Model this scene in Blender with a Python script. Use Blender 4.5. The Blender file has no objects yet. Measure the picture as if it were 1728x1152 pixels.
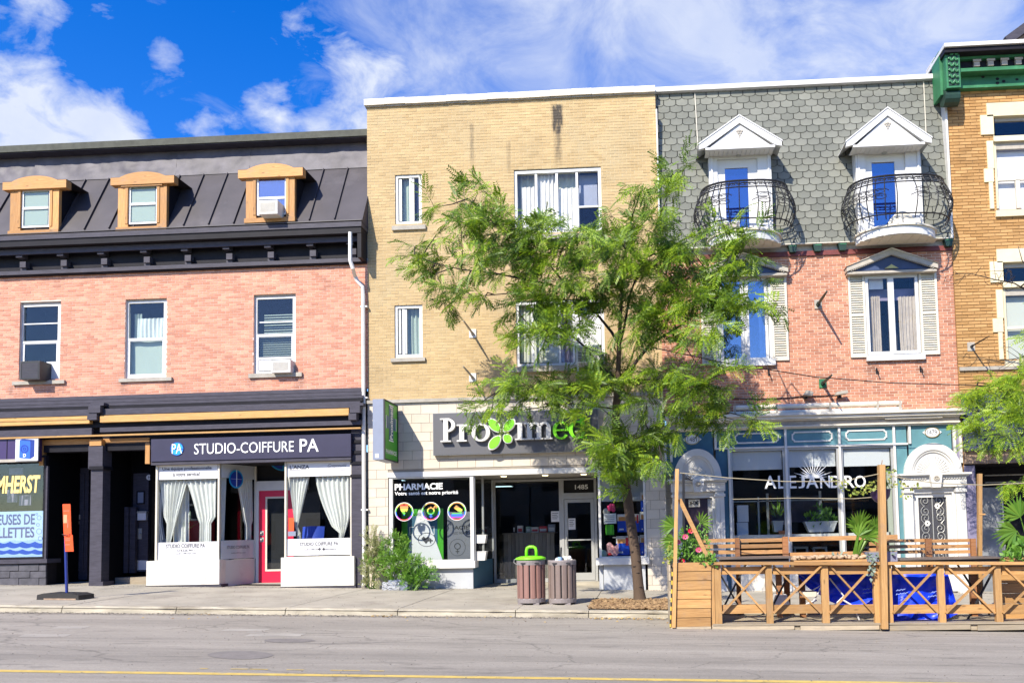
import bpy, math, random
import numpy as np
from mathutils import Vector, Matrix, noise as mnoise
random.seed(7); rng = np.random.default_rng(7)
SC = bpy.context.scene; COL = SC.collection
# ---------------------------------------------------------------- camera
CAM = np.array([0., -20., 1.376]); FOC = 1350.; PPX, PPY = 1024.453, 813.679
ROT = np.array([[0.99852288, -0.02493479, -0.04827331],
                [0.04969708, 0.06004526, 0.99695776],
                [-0.02196035, -0.99788417, 0.06119575]])
cd = bpy.data.cameras.new('camera'); cam = bpy.data.objects.new('camera', cd); COL.objects.link(cam)
cd.sensor_width = 36; cd.lens = FOC/1728*36
cd.shift_x = -(PPX-864)/1728; cd.shift_y = (PPY-576)/1728
cd.clip_start = 0.1; cd.clip_end = 3000
_m = Matrix.Identity(4)
for i in range(3):
    _m[i][0] = ROT[i][0]; _m[i][1] = -ROT[i][1]; _m[i][2] = -ROT[i][2]; _m[i][3] = CAM[i]
cam.matrix_world = _m
SC.camera = cam
# ---------------------------------------------------------------- light
SUN = Vector((0.75, 1.45, -1.35)).normalized()
sl = bpy.data.lights.new('sun', 'SUN'); sl.energy = 4.9; sl.angle = math.radians(0.5); sl.color = (1, 0.925, 0.79)
so = bpy.data.objects.new('sun', sl); COL.objects.link(so); so.location = (-10, -25, 25)
so.rotation_euler = SUN.to_track_quat('-Z', 'Y').to_euler()
SC.view_settings.view_transform = 'Standard'; SC.view_settings.look = 'None'
SC.view_settings.gamma = 1; SC.view_settings.use_curve_mapping = False
SC.view_settings.exposure = 0.67
SC.render.film_transparent = False
SC.cycles.max_bounces = 6; SC.cycles.diffuse_bounces = 3; SC.cycles.glossy_bounces = 3
SC.cycles.transparent_max_bounces = 12; SC.cycles.caustics_reflective = False; SC.cycles.caustics_refractive = False
try: SC.cycles.use_denoising = True
except Exception: pass

def ray(px, py):
    d = ROT @ np.array([(px-PPX)/FOC, (py-PPY)/FOC, 1.]); return d
def at(px, py, Y=0.):
    d = ray(px, py); t = (Y-CAM[1])/d[1]
    return CAM[0]+d[0]*t, CAM[2]+d[2]*t
def pt(px, py, Y=0.):
    x, z = at(px, py, Y); return (x, Y, z)
def rc(x0, y0, x1, y1, Y=0.):
    ym, xm = (y0+y1)/2, (x0+x1)/2
    return at(x0, ym, Y)[0], at(x1, ym, Y)[0], at(xm, y1, Y)[1], at(xm, y0, Y)[1]

# ---------------------------------------------------------------- sky
def build_world():
    w = bpy.data.worlds.new('World'); SC.world = w; w.use_nodes = True
    nt = w.node_tree; N = nt.nodes; L = nt.links; N.clear()
    out = N.new('ShaderNodeOutputWorld'); bg = N.new('ShaderNodeBackground'); bg.inputs[1].default_value = 0.085
    sky = N.new('ShaderNodeTexSky'); sky.sky_type = 'NISHITA'; sky.sun_disc = False
    sky.sun_elevation = math.radians(39.6); sky.sun_rotation = math.radians(207)
    sky.altitude = 300; sky.air_density = 1.0; sky.dust_density = 0.4; sky.ozone_density = 3.0
    hs = N.new('ShaderNodeHueSaturation'); hs.inputs['Saturation'].default_value = 1.42; hs.inputs['Value'].default_value = 2.0
    hs.inputs['Hue'].default_value = 0.518
    L.new(sky.outputs[0], hs.inputs['Color'])
    tc = N.new('ShaderNodeTexCoord')
    def math_(op, a, b=None, clamp=False):
        n = N.new('ShaderNodeMath'); n.operation = op; n.use_clamp = clamp
        for i, v in enumerate((a, b)):
            if v is None: continue
            if isinstance(v, (int, float)): n.inputs[i].default_value = v
            else: L.new(v, n.inputs[i])
        return n.outputs[0]
    def fbm(scale, detail, rough, dist, off, sz=1.0):
        mp = N.new('ShaderNodeMapping'); mp.inputs['Location'].default_value = off; mp.inputs['Scale'].default_value = (1, 1, sz)
        L.new(tc.outputs['Generated'], mp.inputs['Vector'])
        n = N.new('ShaderNodeTexNoise'); n.inputs['Scale'].default_value = scale; n.inputs['Detail'].default_value = detail
        n.inputs['Roughness'].default_value = rough; n.inputs['Distortion'].default_value = dist
        L.new(mp.outputs[0], n.inputs['Vector']); return n.outputs[0]
    def blob(px, py, r, amp, sx=1.0):
        d = Vector(ray(px, py)).normalized()
        s = N.new('ShaderNodeVectorMath'); s.operation = 'SUBTRACT'; L.new(tc.outputs['Generated'], s.inputs[0]); s.inputs[1].default_value = d
        sc = N.new('ShaderNodeVectorMath'); sc.operation = 'MULTIPLY'; L.new(s.outputs[0], sc.inputs[0]); sc.inputs[1].default_value = (1/sx, 1, 1)
        ln = N.new('ShaderNodeVectorMath'); ln.operation = 'LENGTH'; L.new(sc.outputs[0], ln.inputs[0])
        mr = N.new('ShaderNodeMapRange'); mr.interpolation_type = 'SMOOTHERSTEP'
        L.new(ln.outputs['Value'], mr.inputs[0]); mr.inputs[1].default_value = 0; mr.inputs[2].default_value = r/FOC
        mr.inputs[3].default_value = amp; mr.inputs[4].default_value = 0
        return mr.outputs[0]
    def total(items):
        t = items[0]
        for i in items[1:]: t = math_('ADD', t, i)
        return t
    puff = fbm(15, 9, 0.60, 0.35, (3.1, 1.7, 0.4), 1.5)
    cum = total([blob(20, 205, 215, 0.36), blob(110, 235, 130, 0.20), blob(215, 236, 70, 0.15), blob(335, 225, 70, 0.27, 1.4), blob(450, 178, 62, 0.27),
                 blob(668, 140, 100, 0.40, 1.3), blob(590, 200, 85, 0.27), blob(285, 84, 40, 0.17, 1.3), blob(370, 78, 34, 0.15, 1.3),
                 blob(95, 4, 60, 0.16, 2.0), blob(188, 12, 30, 0.12, 1.6), blob(490, 18, 60, 0.22), blob(575, 75, 60, 0.20), blob(512, 220, 50, .22, 1.5)])
    c1 = math_('MULTIPLY', math_('SUBTRACT', math_('ADD', puff, cum), 0.67), 3.6, True)
    veil = fbm(7, 10, 0.62, 0.8, (0.3, 5.2, 2.2), 1.8)
    vm = total([blob(1150, 40, 520, 0.27, 1.5), blob(1450, 90, 480, 0.20, 1.3), blob(830, 60, 360, 0.20), blob(1700, 60, 320, .12)])
    c2 = math_('MULTIPLY', math_('SUBTRACT', math_('ADD', veil, vm), 0.625), 2.4, True)
    c2 = math_('MULTIPLY', c2, 0.84)
    cov = math_('MAXIMUM', c1, c2)
    mx = N.new('ShaderNodeMix'); mx.data_type = 'RGBA'
    L.new(cov, mx.inputs['Factor']); L.new(hs.outputs[0], mx.inputs['A'])
    ramp = N.new('ShaderNodeMix'); ramp.data_type = 'RGBA'; L.new(fbm(22, 6, .6, 0, (1, 1, 1)), ramp.inputs['Factor'])
    ramp.inputs['A'].default_value = (4.6, 5.3, 7.2, 1); ramp.inputs['B'].default_value = (6.6, 7.0, 7.8, 1)
    L.new(ramp.outputs['Result'], mx.inputs['B'])
    L.new(mx.outputs['Result'], bg.inputs[0]); L.new(bg.outputs[0], out.inputs[0])
build_world()

# ---------------------------------------------------------------- mesh builder
class MB:
    def __init__(s): s.v = []; s.f = []
    def add(s, vs, fs):
        b = len(s.v); s.v.extend([tuple(p) for p in vs]); s.f.extend([tuple(i+b for i in f) for f in fs]); return s
    def box(s, x0, x1, y0, y1, z0, z1):
        v = [(x0,y0,z0),(x1,y0,z0),(x1,y1,z0),(x0,y1,z0),(x0,y0,z1),(x1,y0,z1),(x1,y1,z1),(x0,y1,z1)]
        return s.add(v, [(0,3,2,1),(4,5,6,7),(0,1,5,4),(1,2,6,5),(2,3,7,6),(3,0,4,7)])
    def pbox(s, x0, y0, x1, y1, Y, d):           # photograph rectangle, its face at depth Y, thickness d
        a, b, c, e = rc(x0, y0, x1, y1, Y); return s.box(a, b, Y, Y+d, c, e)
    def quad(s, *p): return s.add(p, [tuple(range(len(p)))])
    def prism(s, pts, y0, y1):                    # polygon in x,z extruded along y
        n = len(pts); v = [(x, y0, z) for x, z in pts]+[(x, y1, z) for x, z in pts]
        fs = [tuple(range(n-1, -1, -1)), tuple(range(n, 2*n))]+[(i, (i+1)%n, n+(i+1)%n, n+i) for i in range(n)]
        return s.add(v, fs)
    def slab(s, pts, z0, z1):                     # polygon in x,y extruded along z
        n = len(pts); v = [(x, y, z0) for x, y in pts]+[(x, y, z1) for x, y in pts]
        fs = [tuple(range(n-1, -1, -1)), tuple(range(n, 2*n))]+[(i, (i+1)%n, n+(i+1)%n, n+i) for i in range(n)]
        return s.add(v, fs)
    def beam(s, a, b, w, h, up=(0, 0, 1)):        # bar of section w x h between two points
        a, b = Vector(a), Vector(b); d = (b-a).normalized(); u = Vector(up)
        if abs(d.dot(u)) > .98: u = Vector((0, 1, 0))
        r = d.cross(u).normalized()*(w/2); t = r.cross(d).normalized()*(h/2)
        v = [a-r-t, a+r-t, a+r+t, a-r+t, b-r-t, b+r-t, b+r+t, b-r+t]
        return s.add(v, [(0,1,2,3),(7,6,5,4),(0,4,5,1),(1,5,6,2),(2,6,7,3),(3,7,4,0)])
    def tube(s, pts, r, n=8, cap=True):
        pts = [Vector(p) for p in pts]; k = len(pts); rs = r if isinstance(r, (list, tuple)) else [r]*k
        rings = []; prev = None
        for i, p in enumerate(pts):
            d = (pts[min(i+1, k-1)]-pts[max(i-1, 0)])
            d = d.normalized() if d.length > 1e-9 else Vector((0, 0, 1))
            if prev is None:
                u = Vector((0, 0, 1)) if abs(d.z) < .9 else Vector((1, 0, 0))
                x = d.cross(u).normalized()
            else:
                x = (prev-d*prev.dot(d)); x = x.normalized() if x.length > 1e-6 else d.orthogonal().normalized()
            prev = x; y = d.cross(x)
            rings.append([p+(x*math.cos(2*math.pi*j/n)+y*math.sin(2*math.pi*j/n))*rs[i] for j in range(n)])
        v = [q for g in rings for q in g]
        fs = [(i*n+j, i*n+(j+1)%n, (i+1)*n+(j+1)%n, (i+1)*n+j) for i in range(k-1) for j in range(n)]
        if cap: fs += [tuple(range(n-1, -1, -1)), tuple((k-1)*n+j for j in range(n))]
        return s.add(v, fs)
    def lathe(s, prof, c, n=16, cap=True):        # prof: (r, z) list
        v = [(c[0]+r*math.cos(2*math.pi*j/n), c[1]+r*math.sin(2*math.pi*j/n), c[2]+z) for r, z in prof for j in range(n)]
        k = len(prof); fs = [(i*n+j, i*n+(j+1)%n, (i+1)*n+(j+1)%n, (i+1)*n+j) for i in range(k-1) for j in range(n)]
        if cap: fs += [tuple(range(n-1, -1, -1)), tuple((k-1)*n+j for j in range(n))]
        return s.add(v, fs)
    def ring(s, cx, cz, rx, rz, tx, tz, y0, y1, a0=0, a1=360, n=24):   # elliptical ring (sector) facing -y
        full = abs(a1-a0) >= 360; m = n if full else n+1; v = []
        for y in (y0, y1):
            for (ax, az) in ((rx, rz), (rx-tx, rz-tz)):
                for i in range(m):
                    a = math.radians(a0+(a1-a0)*i/n); v.append((cx+ax*math.cos(a), y, cz+az*math.sin(a)))
        fs = []
        for i in range(n):
            j = (i+1) % m
            fs += [(i, i+m, j+m, j), (2*m+i, 2*m+j, 3*m+j, 3*m+i), (i, j, 2*m+j, 2*m+i), (m+i, 3*m+i, 3*m+j, m+j)]
        if not full: fs += [(0, 2*m, 3*m, m), (m-1, 2*m-1, 4*m-1, 3*m-1)]
        return s.add(v, fs)
    def disc(s, cx, cz, rx, rz, y0, y1, n=24, a0=0, a1=360):
        p = [(cx+rx*math.cos(math.radians(a0+(a1-a0)*i/n)), cz+rz*math.sin(math.radians(a0+(a1-a0)*i/n))) for i in range(n + (0 if a1-a0 >= 360 else 1))]
        return s.prism(p, y0, y1)
    def sphere(s, c, r, n=10, m=6, sq=(1, 1, 1)):
        prof = [(r*math.sin(math.pi*i/m), -r*math.cos(math.pi*i/m)) for i in range(m+1)]
        b = MB().lathe(prof, (0, 0, 0), n, False)
        return s.add([(c[0]+x*sq[0], c[1]+y*sq[1], c[2]+z*sq[2]) for x, y, z in b.v], b.f)
    def grid(s, fn, nu, nv):                      # fn(u,v)->point
        v = [fn(i/nu, j/nv) for j in range(nv+1) for i in range(nu+1)]
        return s.add(v, [(j*(nu+1)+i, j*(nu+1)+i+1, (j+1)*(nu+1)+i+1, (j+1)*(nu+1)+i) for j in range(nv) for i in range(nu)])
    def build(s, name, m, parent=None, smooth=False, kind=None, label=None, cat=None, group=None, loc=None):
        return mk(name, s.v, s.f, m, parent, smooth, kind, label, cat, group, loc)

def wloc(o):
    p = Vector((0, 0, 0))
    while o is not None: p += Vector(o.location); o = o.parent
    return p
def props(o, kind=None, label=None, cat=None, group=None):
    if kind: o['kind'] = kind
    if label: o['label'] = label
    if cat: o['category'] = cat
    if group: o['group'] = group
    return o
def mk(name, v, f, m, parent=None, smooth=False, kind=None, label=None, cat=None, group=None, loc=None):
    if loc is None: loc = wloc(parent) if parent else Vector((0, 0, 0))
    loc = Vector(loc); me = bpy.data.meshes.new(name)
    me.from_pydata([(a-loc.x, b-loc.y, c-loc.z) for a, b, c in v], [], f); me.update()
    if smooth: me.polygons.foreach_set('use_smooth', [True]*len(me.polygons))
    me.materials.append(m)
    o = bpy.data.objects.new(name, me); COL.objects.link(o)
    if parent: o.parent = parent; o.location = loc-wloc(parent)
    else: o.location = loc
    return props(o, kind, label, cat, group)
def thing(name, label, cat, loc, group=None):
    o = bpy.data.objects.new(name, None); COL.objects.link(o); o.location = loc; o.empty_display_size = .2
    return props(o, None, label, cat, group)
def part(name, parent, loc=None):
    o = bpy.data.objects.new(name, None); COL.objects.link(o); o.parent = parent
    if loc is not None: o.location = Vector(loc)-wloc(parent)
    return o
def inst(name, me, parent, loc, rot=None, scale=None):
    o = bpy.data.objects.new(name, me); COL.objects.link(o); o.parent = parent; o.location = Vector(loc)-wloc(parent)
    if rot: o.rotation_euler = rot
    if scale: o.scale = scale
    return o
def np_mesh(name, V, nper, m, parent=None, kind=None, smooth=False, **k):   # V (n,nper,3) polygons of nper corners each
    n = V.shape[0]; loc = wloc(parent) if parent else Vector((0, 0, 0))
    V = (V.reshape(-1, 3)-np.array(loc)).astype(np.float32); me = bpy.data.meshes.new(name)
    me.vertices.add(len(V)); me.vertices.foreach_set('co', V.ravel())
    me.loops.add(len(V)); me.loops.foreach_set('vertex_index', np.arange(len(V), dtype=np.int32))
    me.polygons.add(n); me.polygons.foreach_set('loop_start', np.arange(0, len(V), nper, dtype=np.int32))
    me.update(calc_edges=True); me.validate(); me.materials.append(m)
    o = bpy.data.objects.new(name, me); COL.objects.link(o)
    if parent: o.parent = parent
    return props(o, kind, **k)
def text(body, rect, Y, ext=0.004, bold=0.0, shear=0.0, fit=True, align=None):
    cu = bpy.data.curves.new('t', 'FONT'); cu.body = body; cu.size = 1; cu.extrude = 0; cu.offset = bold; cu.shear = shear
    cu.resolution_u = 3
    ob = bpy.data.objects.new('t', cu); COL.objects.link(ob)
    me = bpy.data.meshes.new_from_object(ob); bpy.data.objects.remove(ob)
    v = [tuple(q.co) for q in me.vertices]; f = [tuple(p.vertices) for p in me.polygons]
    edges = {}
    for p in f:
        for i in range(len(p)):
            e = (p[i], p[(i+1) % len(p)]); k = tuple(sorted(e)); edges[k] = None if k in edges else e
    bpy.data.meshes.remove(me); bpy.data.curves.remove(cu)
    xs = [q[0] for q in v]; ys = [q[1] for q in v]; x0, x1, y0, y1 = min(xs), max(xs), min(ys), max(ys)
    a, b, c, d = rect
    sx = (b-a)/(x1-x0); sz = (d-c)/(y1-y0)
    fr = [(a+(q[0]-x0)*sx, Y-ext, c+(q[1]-y0)*sz) for q in v]; n = len(v)
    bk = [(p[0], Y, p[2]) for p in fr]
    m = MB(); fs = list(f)
    if ext > 0.0005: fs += [(e[1], e[0], e[0]+n, e[1]+n) for e in edges.values() if e]
    else: bk = []
    m.add(fr+bk, fs); return m
def ptext(body, x0, y0, x1, y1, Y, **k): return text(body, rc(x0, y0, x1, y1, Y), Y, **k)
# ---------------------------------------------------------------- materials
def mat(name, col, rough=0.6, metal=0.0, var=0.0, vscale=6.0, isl=0.0, bump=0.0, bscale=40.0, stretch=(1, 1, 1), col2=None,
        dirt=None, dscale=1.5, dmin=0.5, spec=0.5, trans=0.0, hue=0.0, emit=None):
    m = bpy.data.materials.new(name); m.use_nodes = True; nt = m.node_tree; N = nt.nodes; L = nt.links
    b = N['Principled BSDF']; b.inputs['Roughness'].default_value = rough; b.inputs['Metallic'].default_value = metal
    b.inputs['Specular IOR Level'].default_value = spec
    b.inputs['Base Color'].default_value = (*col, 1)
    tc = N.new('ShaderNodeTexCoord'); mp = N.new('ShaderNodeMapping'); mp.inputs['Scale'].default_value = stretch
    L.new(tc.outputs['Object'], mp.inputs['Vector'])
    cur = None
    def mixc(fac, a, bcol):
        x = N.new('ShaderNodeMix'); x.data_type = 'RGBA'
        if isinstance(fac, float): x.inputs['Factor'].default_value = fac
        else: L.new(fac, x.inputs['Factor'])
        for k, v in (('A', a), ('B', bcol)):
            if isinstance(v, tuple): x.inputs[k].default_value = (*v[:3], 1)
            else: L.new(v, x.inputs[k])
        return x.outputs['Result']
    def noise(scale, detail=5, rough_=0.6, vec=None):
        n = N.new('ShaderNodeTexNoise'); n.inputs['Scale'].default_value = scale; n.inputs['Detail'].default_value = detail
        n.inputs['Roughness'].default_value = rough_; L.new(vec or mp.outputs[0], n.inputs['Vector']); return n.outputs[0]
    cur = tuple(col)
    if isl > 0 or hue > 0:
        g = N.new('ShaderNodeNewGeometry'); oi = N.new('ShaderNodeObjectInfo')
        ad = N.new('ShaderNodeMath'); ad.operation = 'ADD'; L.new(g.outputs['Random Per Island'], ad.inputs[0]); L.new(oi.outputs['Random'], ad.inputs[1])
        fr = N.new('ShaderNodeMath'); fr.operation = 'FRACT'; L.new(ad.outputs[0], fr.inputs[0])
        c2 = col2 or tuple(c*(1-isl) for c in col)
        cur = mixc(fr.outputs[0], tuple(min(1, c*(1+isl*.6)) for c in col) if not col2 else tuple(col), tuple(c2))
    elif col2 is not None:
        mr = N.new('ShaderNodeMapRange'); L.new(noise(vscale, 6, .65), mr.inputs[0]); mr.inputs[1].default_value = .36; mr.inputs[2].default_value = .64
        cur = mixc(mr.outputs[0], tuple(col), tuple(col2))
    if var > 0:
        mr = N.new('ShaderNodeMapRange'); L.new(noise(vscale), mr.inputs[0]); mr.inputs[1].default_value = .3; mr.inputs[2].default_value = .7
        mr.inputs[3].default_value = 1-var; mr.inputs[4].default_value = 1+var
        x = N.new('ShaderNodeMix'); x.data_type = 'RGBA'; x.blend_type = 'MULTIPLY'; x.inputs['Factor'].default_value = 1
        if isinstance(cur, tuple): x.inputs['A'].default_value = (*cur[:3], 1)
        else: L.new(cur, x.inputs['A'])
        L.new(mr.outputs[0], x.inputs['B']); cur = x.outputs['Result']
    if dirt is not None:
        mr = N.new('ShaderNodeMapRange'); L.new(noise(dscale, 8, .7), mr.inputs[0]); mr.inputs[1].default_value = dmin; mr.inputs[2].default_value = dmin+.18
        cur = mixc(mr.outputs[0], cur, tuple(dirt))
    if not isinstance(cur, tuple): L.new(cur, b.inputs['Base Color'])
    if bump > 0:
        bp = N.new('ShaderNodeBump'); bp.inputs['Strength'].default_value = bump; bp.inputs['Distance'].default_value = .01
        L.new(noise(bscale), bp.inputs['Height']); L.new(bp.outputs[0], b.inputs['Normal'])
    if trans > 0:
        out = [n for n in N if n.type == 'OUTPUT_MATERIAL'][0]
        tl = N.new('ShaderNodeBsdfTranslucent'); ms = N.new('ShaderNodeMixShader'); ms.inputs[0].default_value = trans
        if isinstance(cur, tuple): tl.inputs[0].default_value = (*cur[:3], 1)
        else: L.new(cur, tl.inputs[0])
        L.new(b.outputs[0], ms.inputs[1]); L.new(tl.outputs[0], ms.inputs[2]); L.new(ms.outputs[0], out.inputs[0])
    if emit:
        b.inputs['Emission Color'].default_value = (*emit[:3], 1); b.inputs['Emission Strength'].default_value = emit[3]
    return m
def wood(name, c1, c2, axis='x', scale=1.0, rough=.65, isl=.24):
    st = {'x': (1.2, 14, 14), 'y': (14, 1.2, 14), 'z': (14, 14, 1.2)}[axis]
    return mat(name, c1, rough, var=.0, vscale=3.2*scale, col2=c2, stretch=st, bump=.25, bscale=9) if isl == 0 else _wood_isl(name, c1, c2, st, scale, rough, isl)
def _wood_isl(name, c1, c2, st, scale, rough, isl):
    m = mat(name, c1, rough, vscale=3.0*scale, col2=c2, stretch=st, bump=.25, bscale=9)
    nt = m.node_tree; N = nt.nodes; L = nt.links; b = N['Principled BSDF']
    src = b.inputs['Base Color'].links[0].from_socket
    g = N.new('ShaderNodeNewGeometry'); oi = N.new('ShaderNodeObjectInfo'); ad = N.new('ShaderNodeMath'); ad.operation = 'ADD'
    L.new(g.outputs['Random Per Island'], ad.inputs[0]); L.new(oi.outputs['Random'], ad.inputs[1])
    fr = N.new('ShaderNodeMath'); fr.operation = 'FRACT'; L.new(ad.outputs[0], fr.inputs[0])
    mr = N.new('ShaderNodeMapRange'); L.new(fr.outputs[0], mr.inputs[0]); mr.inputs[3].default_value = 1-isl; mr.inputs[4].default_value = 1+isl
    x = N.new('ShaderNodeMix'); x.data_type = 'RGBA'; x.blend_type = 'MULTIPLY'; x.inputs['Factor'].default_value = 1
    L.new(src, x.inputs['A']); L.new(mr.outputs[0], x.inputs['B'])
    tc = N.new('ShaderNodeTexCoord'); nz = N.new('ShaderNodeTexNoise'); nz.inputs['Scale'].default_value = 3.1; nz.inputs['Detail'].default_value = 7; nz.inputs['Roughness'].default_value = .7; L.new(tc.outputs['Object'], nz.inputs['Vector'])
    gr = N.new('ShaderNodeMapRange'); L.new(nz.outputs[0], gr.inputs[0]); gr.inputs[1].default_value = .52; gr.inputs[2].default_value = .72; gr.inputs[4].default_value = .55
    y = N.new('ShaderNodeMix'); y.data_type = 'RGBA'; L.new(gr.outputs[0], y.inputs['Factor']); L.new(x.outputs['Result'], y.inputs['A']); y.inputs['B'].default_value = (*[.45*v+.11 for v in c2], 1)
    mk_ = N.new('ShaderNodeMapping'); mk_.inputs['Scale'].default_value = tuple(2.2 if v < 2 else 7 for v in st); L.new(tc.outputs['Object'], mk_.inputs[0])
    vo = N.new('ShaderNodeTexVoronoi'); vo.inputs['Scale'].default_value = 1.0; L.new(mk_.outputs[0], vo.inputs['Vector'])
    kr = N.new('ShaderNodeMapRange'); L.new(vo.outputs['Distance'], kr.inputs[0]); kr.inputs[1].default_value = .05; kr.inputs[2].default_value = .13; kr.inputs[3].default_value = .75; kr.inputs[4].default_value = 0
    w = N.new('ShaderNodeMix'); w.data_type = 'RGBA'; L.new(kr.outputs[0], w.inputs['Factor']); L.new(y.outputs['Result'], w.inputs['A']); w.inputs['B'].default_value = (*[v*.38 for v in c2], 1)
    L.new(w.outputs['Result'], b.inputs['Base Color'])
    return m
def glass(name, refl=.04, tint=(1, 1, 1), rough=.0):
    m = bpy.data.materials.new(name); m.use_nodes = True; nt = m.node_tree; N = nt.nodes; L = nt.links; N.clear()
    out = N.new('ShaderNodeOutputMaterial'); tr = N.new('ShaderNodeBsdfTransparent'); tr.inputs[0].default_value = (*tint, 1)
    gl = N.new('ShaderNodeBsdfGlossy'); gl.inputs['Roughness'].default_value = rough
    lw = N.new('ShaderNodeLayerWeight'); lw.inputs['Blend'].default_value = .5
    pw = N.new('ShaderNodeMath'); pw.operation = 'POWER'; L.new(lw.outputs['Facing'], pw.inputs[0]); pw.inputs[1].default_value = 4.0
    mr = N.new('ShaderNodeMapRange'); L.new(pw.outputs[0], mr.inputs[0]); mr.inputs[3].default_value = refl; mr.inputs[4].default_value = min(1, refl+.6)
    tcn = N.new('ShaderNodeTexCoord'); ns = N.new('ShaderNodeTexNoise'); ns.inputs['Scale'].default_value = 1.1; ns.inputs['Detail'].default_value = 1; L.new(tcn.outputs['Object'], ns.inputs['Vector'])
    bp = N.new('ShaderNodeBump'); bp.inputs['Strength'].default_value = .06; bp.inputs['Distance'].default_value = .05
    L.new(ns.outputs[0], bp.inputs['Height']); L.new(bp.outputs[0], gl.inputs['Normal'])
    ms = N.new('ShaderNodeMixShader'); L.new(mr.outputs[0], ms.inputs[0]); L.new(tr.outputs[0], ms.inputs[1]); L.new(gl.outputs[0], ms.inputs[2])
    L.new(ms.outputs[0], out.inputs[0]); return m
def stained(m, spots=((940, 180, 228, .17, 1.5), (941, 215, 285, .13, .55), (796, 212, 290, .07, .40), (858, 240, 300, .07, .28), (905, 230, 290, .25, .10), (700, 392, 450, .5, .10), (640, 620, 660, .5, .12))):                                          # soot and damp streaks below old vents (world position, ragged edges)
    nt = m.node_tree; N = nt.nodes; L = nt.links; b = N['Principled BSDF']; src = b.inputs['Base Color'].links[0].from_socket
    g = N.new('ShaderNodeNewGeometry'); sx = N.new('ShaderNodeSeparateXYZ'); L.new(g.outputs['Position'], sx.inputs[0])
    mp = N.new('ShaderNodeMapping'); mp.inputs['Scale'].default_value = (9, 9, 2.2); L.new(g.outputs['Position'], mp.inputs[0])
    n = N.new('ShaderNodeTexNoise'); n.inputs['Scale'].default_value = 1.4; n.inputs['Detail'].default_value = 6; L.new(mp.outputs[0], n.inputs['Vector'])
    def M_(op, a, b_=None, cl=False):
        q = N.new('ShaderNodeMath'); q.operation = op; q.use_clamp = cl
        for i, v in enumerate((a, b_)):
            if v is None: continue
            if isinstance(v, (int, float)): q.inputs[i].default_value = v
            else: L.new(v, q.inputs[i])
        return q.outputs[0]
    def rng_(v, a, b_, c, d): 
        q = N.new('ShaderNodeMapRange'); L.new(v, q.inputs[0]); q.inputs[1].default_value = a; q.inputs[2].default_value = b_; q.inputs[3].default_value = c; q.inputs[4].default_value = d; return q.outputs[0]
    tot = None
    for (px, y0, y1, w, amp) in spots:
        x, zt_ = at(px, y0); zb_ = at(px, y1)[1]
        fx = rng_(M_('ABSOLUTE', M_('SUBTRACT', sx.outputs[0], x)), w*.45, w, 1, 0); fz = M_('MULTIPLY', rng_(sx.outputs[2], zb_, zb_+.35*(zt_-zb_), 0, 1), rng_(sx.outputs[2], zt_, zt_+.08, 1, 0))
        k = M_('MULTIPLY', M_('MULTIPLY', fx, fz), amp); tot = k if tot is None else M_('ADD', tot, k)
    f = M_('MULTIPLY', tot, rng_(n.outputs[0], .33, .60, .25, 1.1), True); f = M_('MINIMUM', f, .93)
    x = N.new('ShaderNodeMix'); x.data_type = 'RGBA'; L.new(f, x.inputs['Factor']); L.new(src, x.inputs['A']); x.inputs['B'].default_value = (.035, .03, .026, 1); L.new(x.outputs['Result'], b.inputs['Base Color'])
    return m
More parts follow.
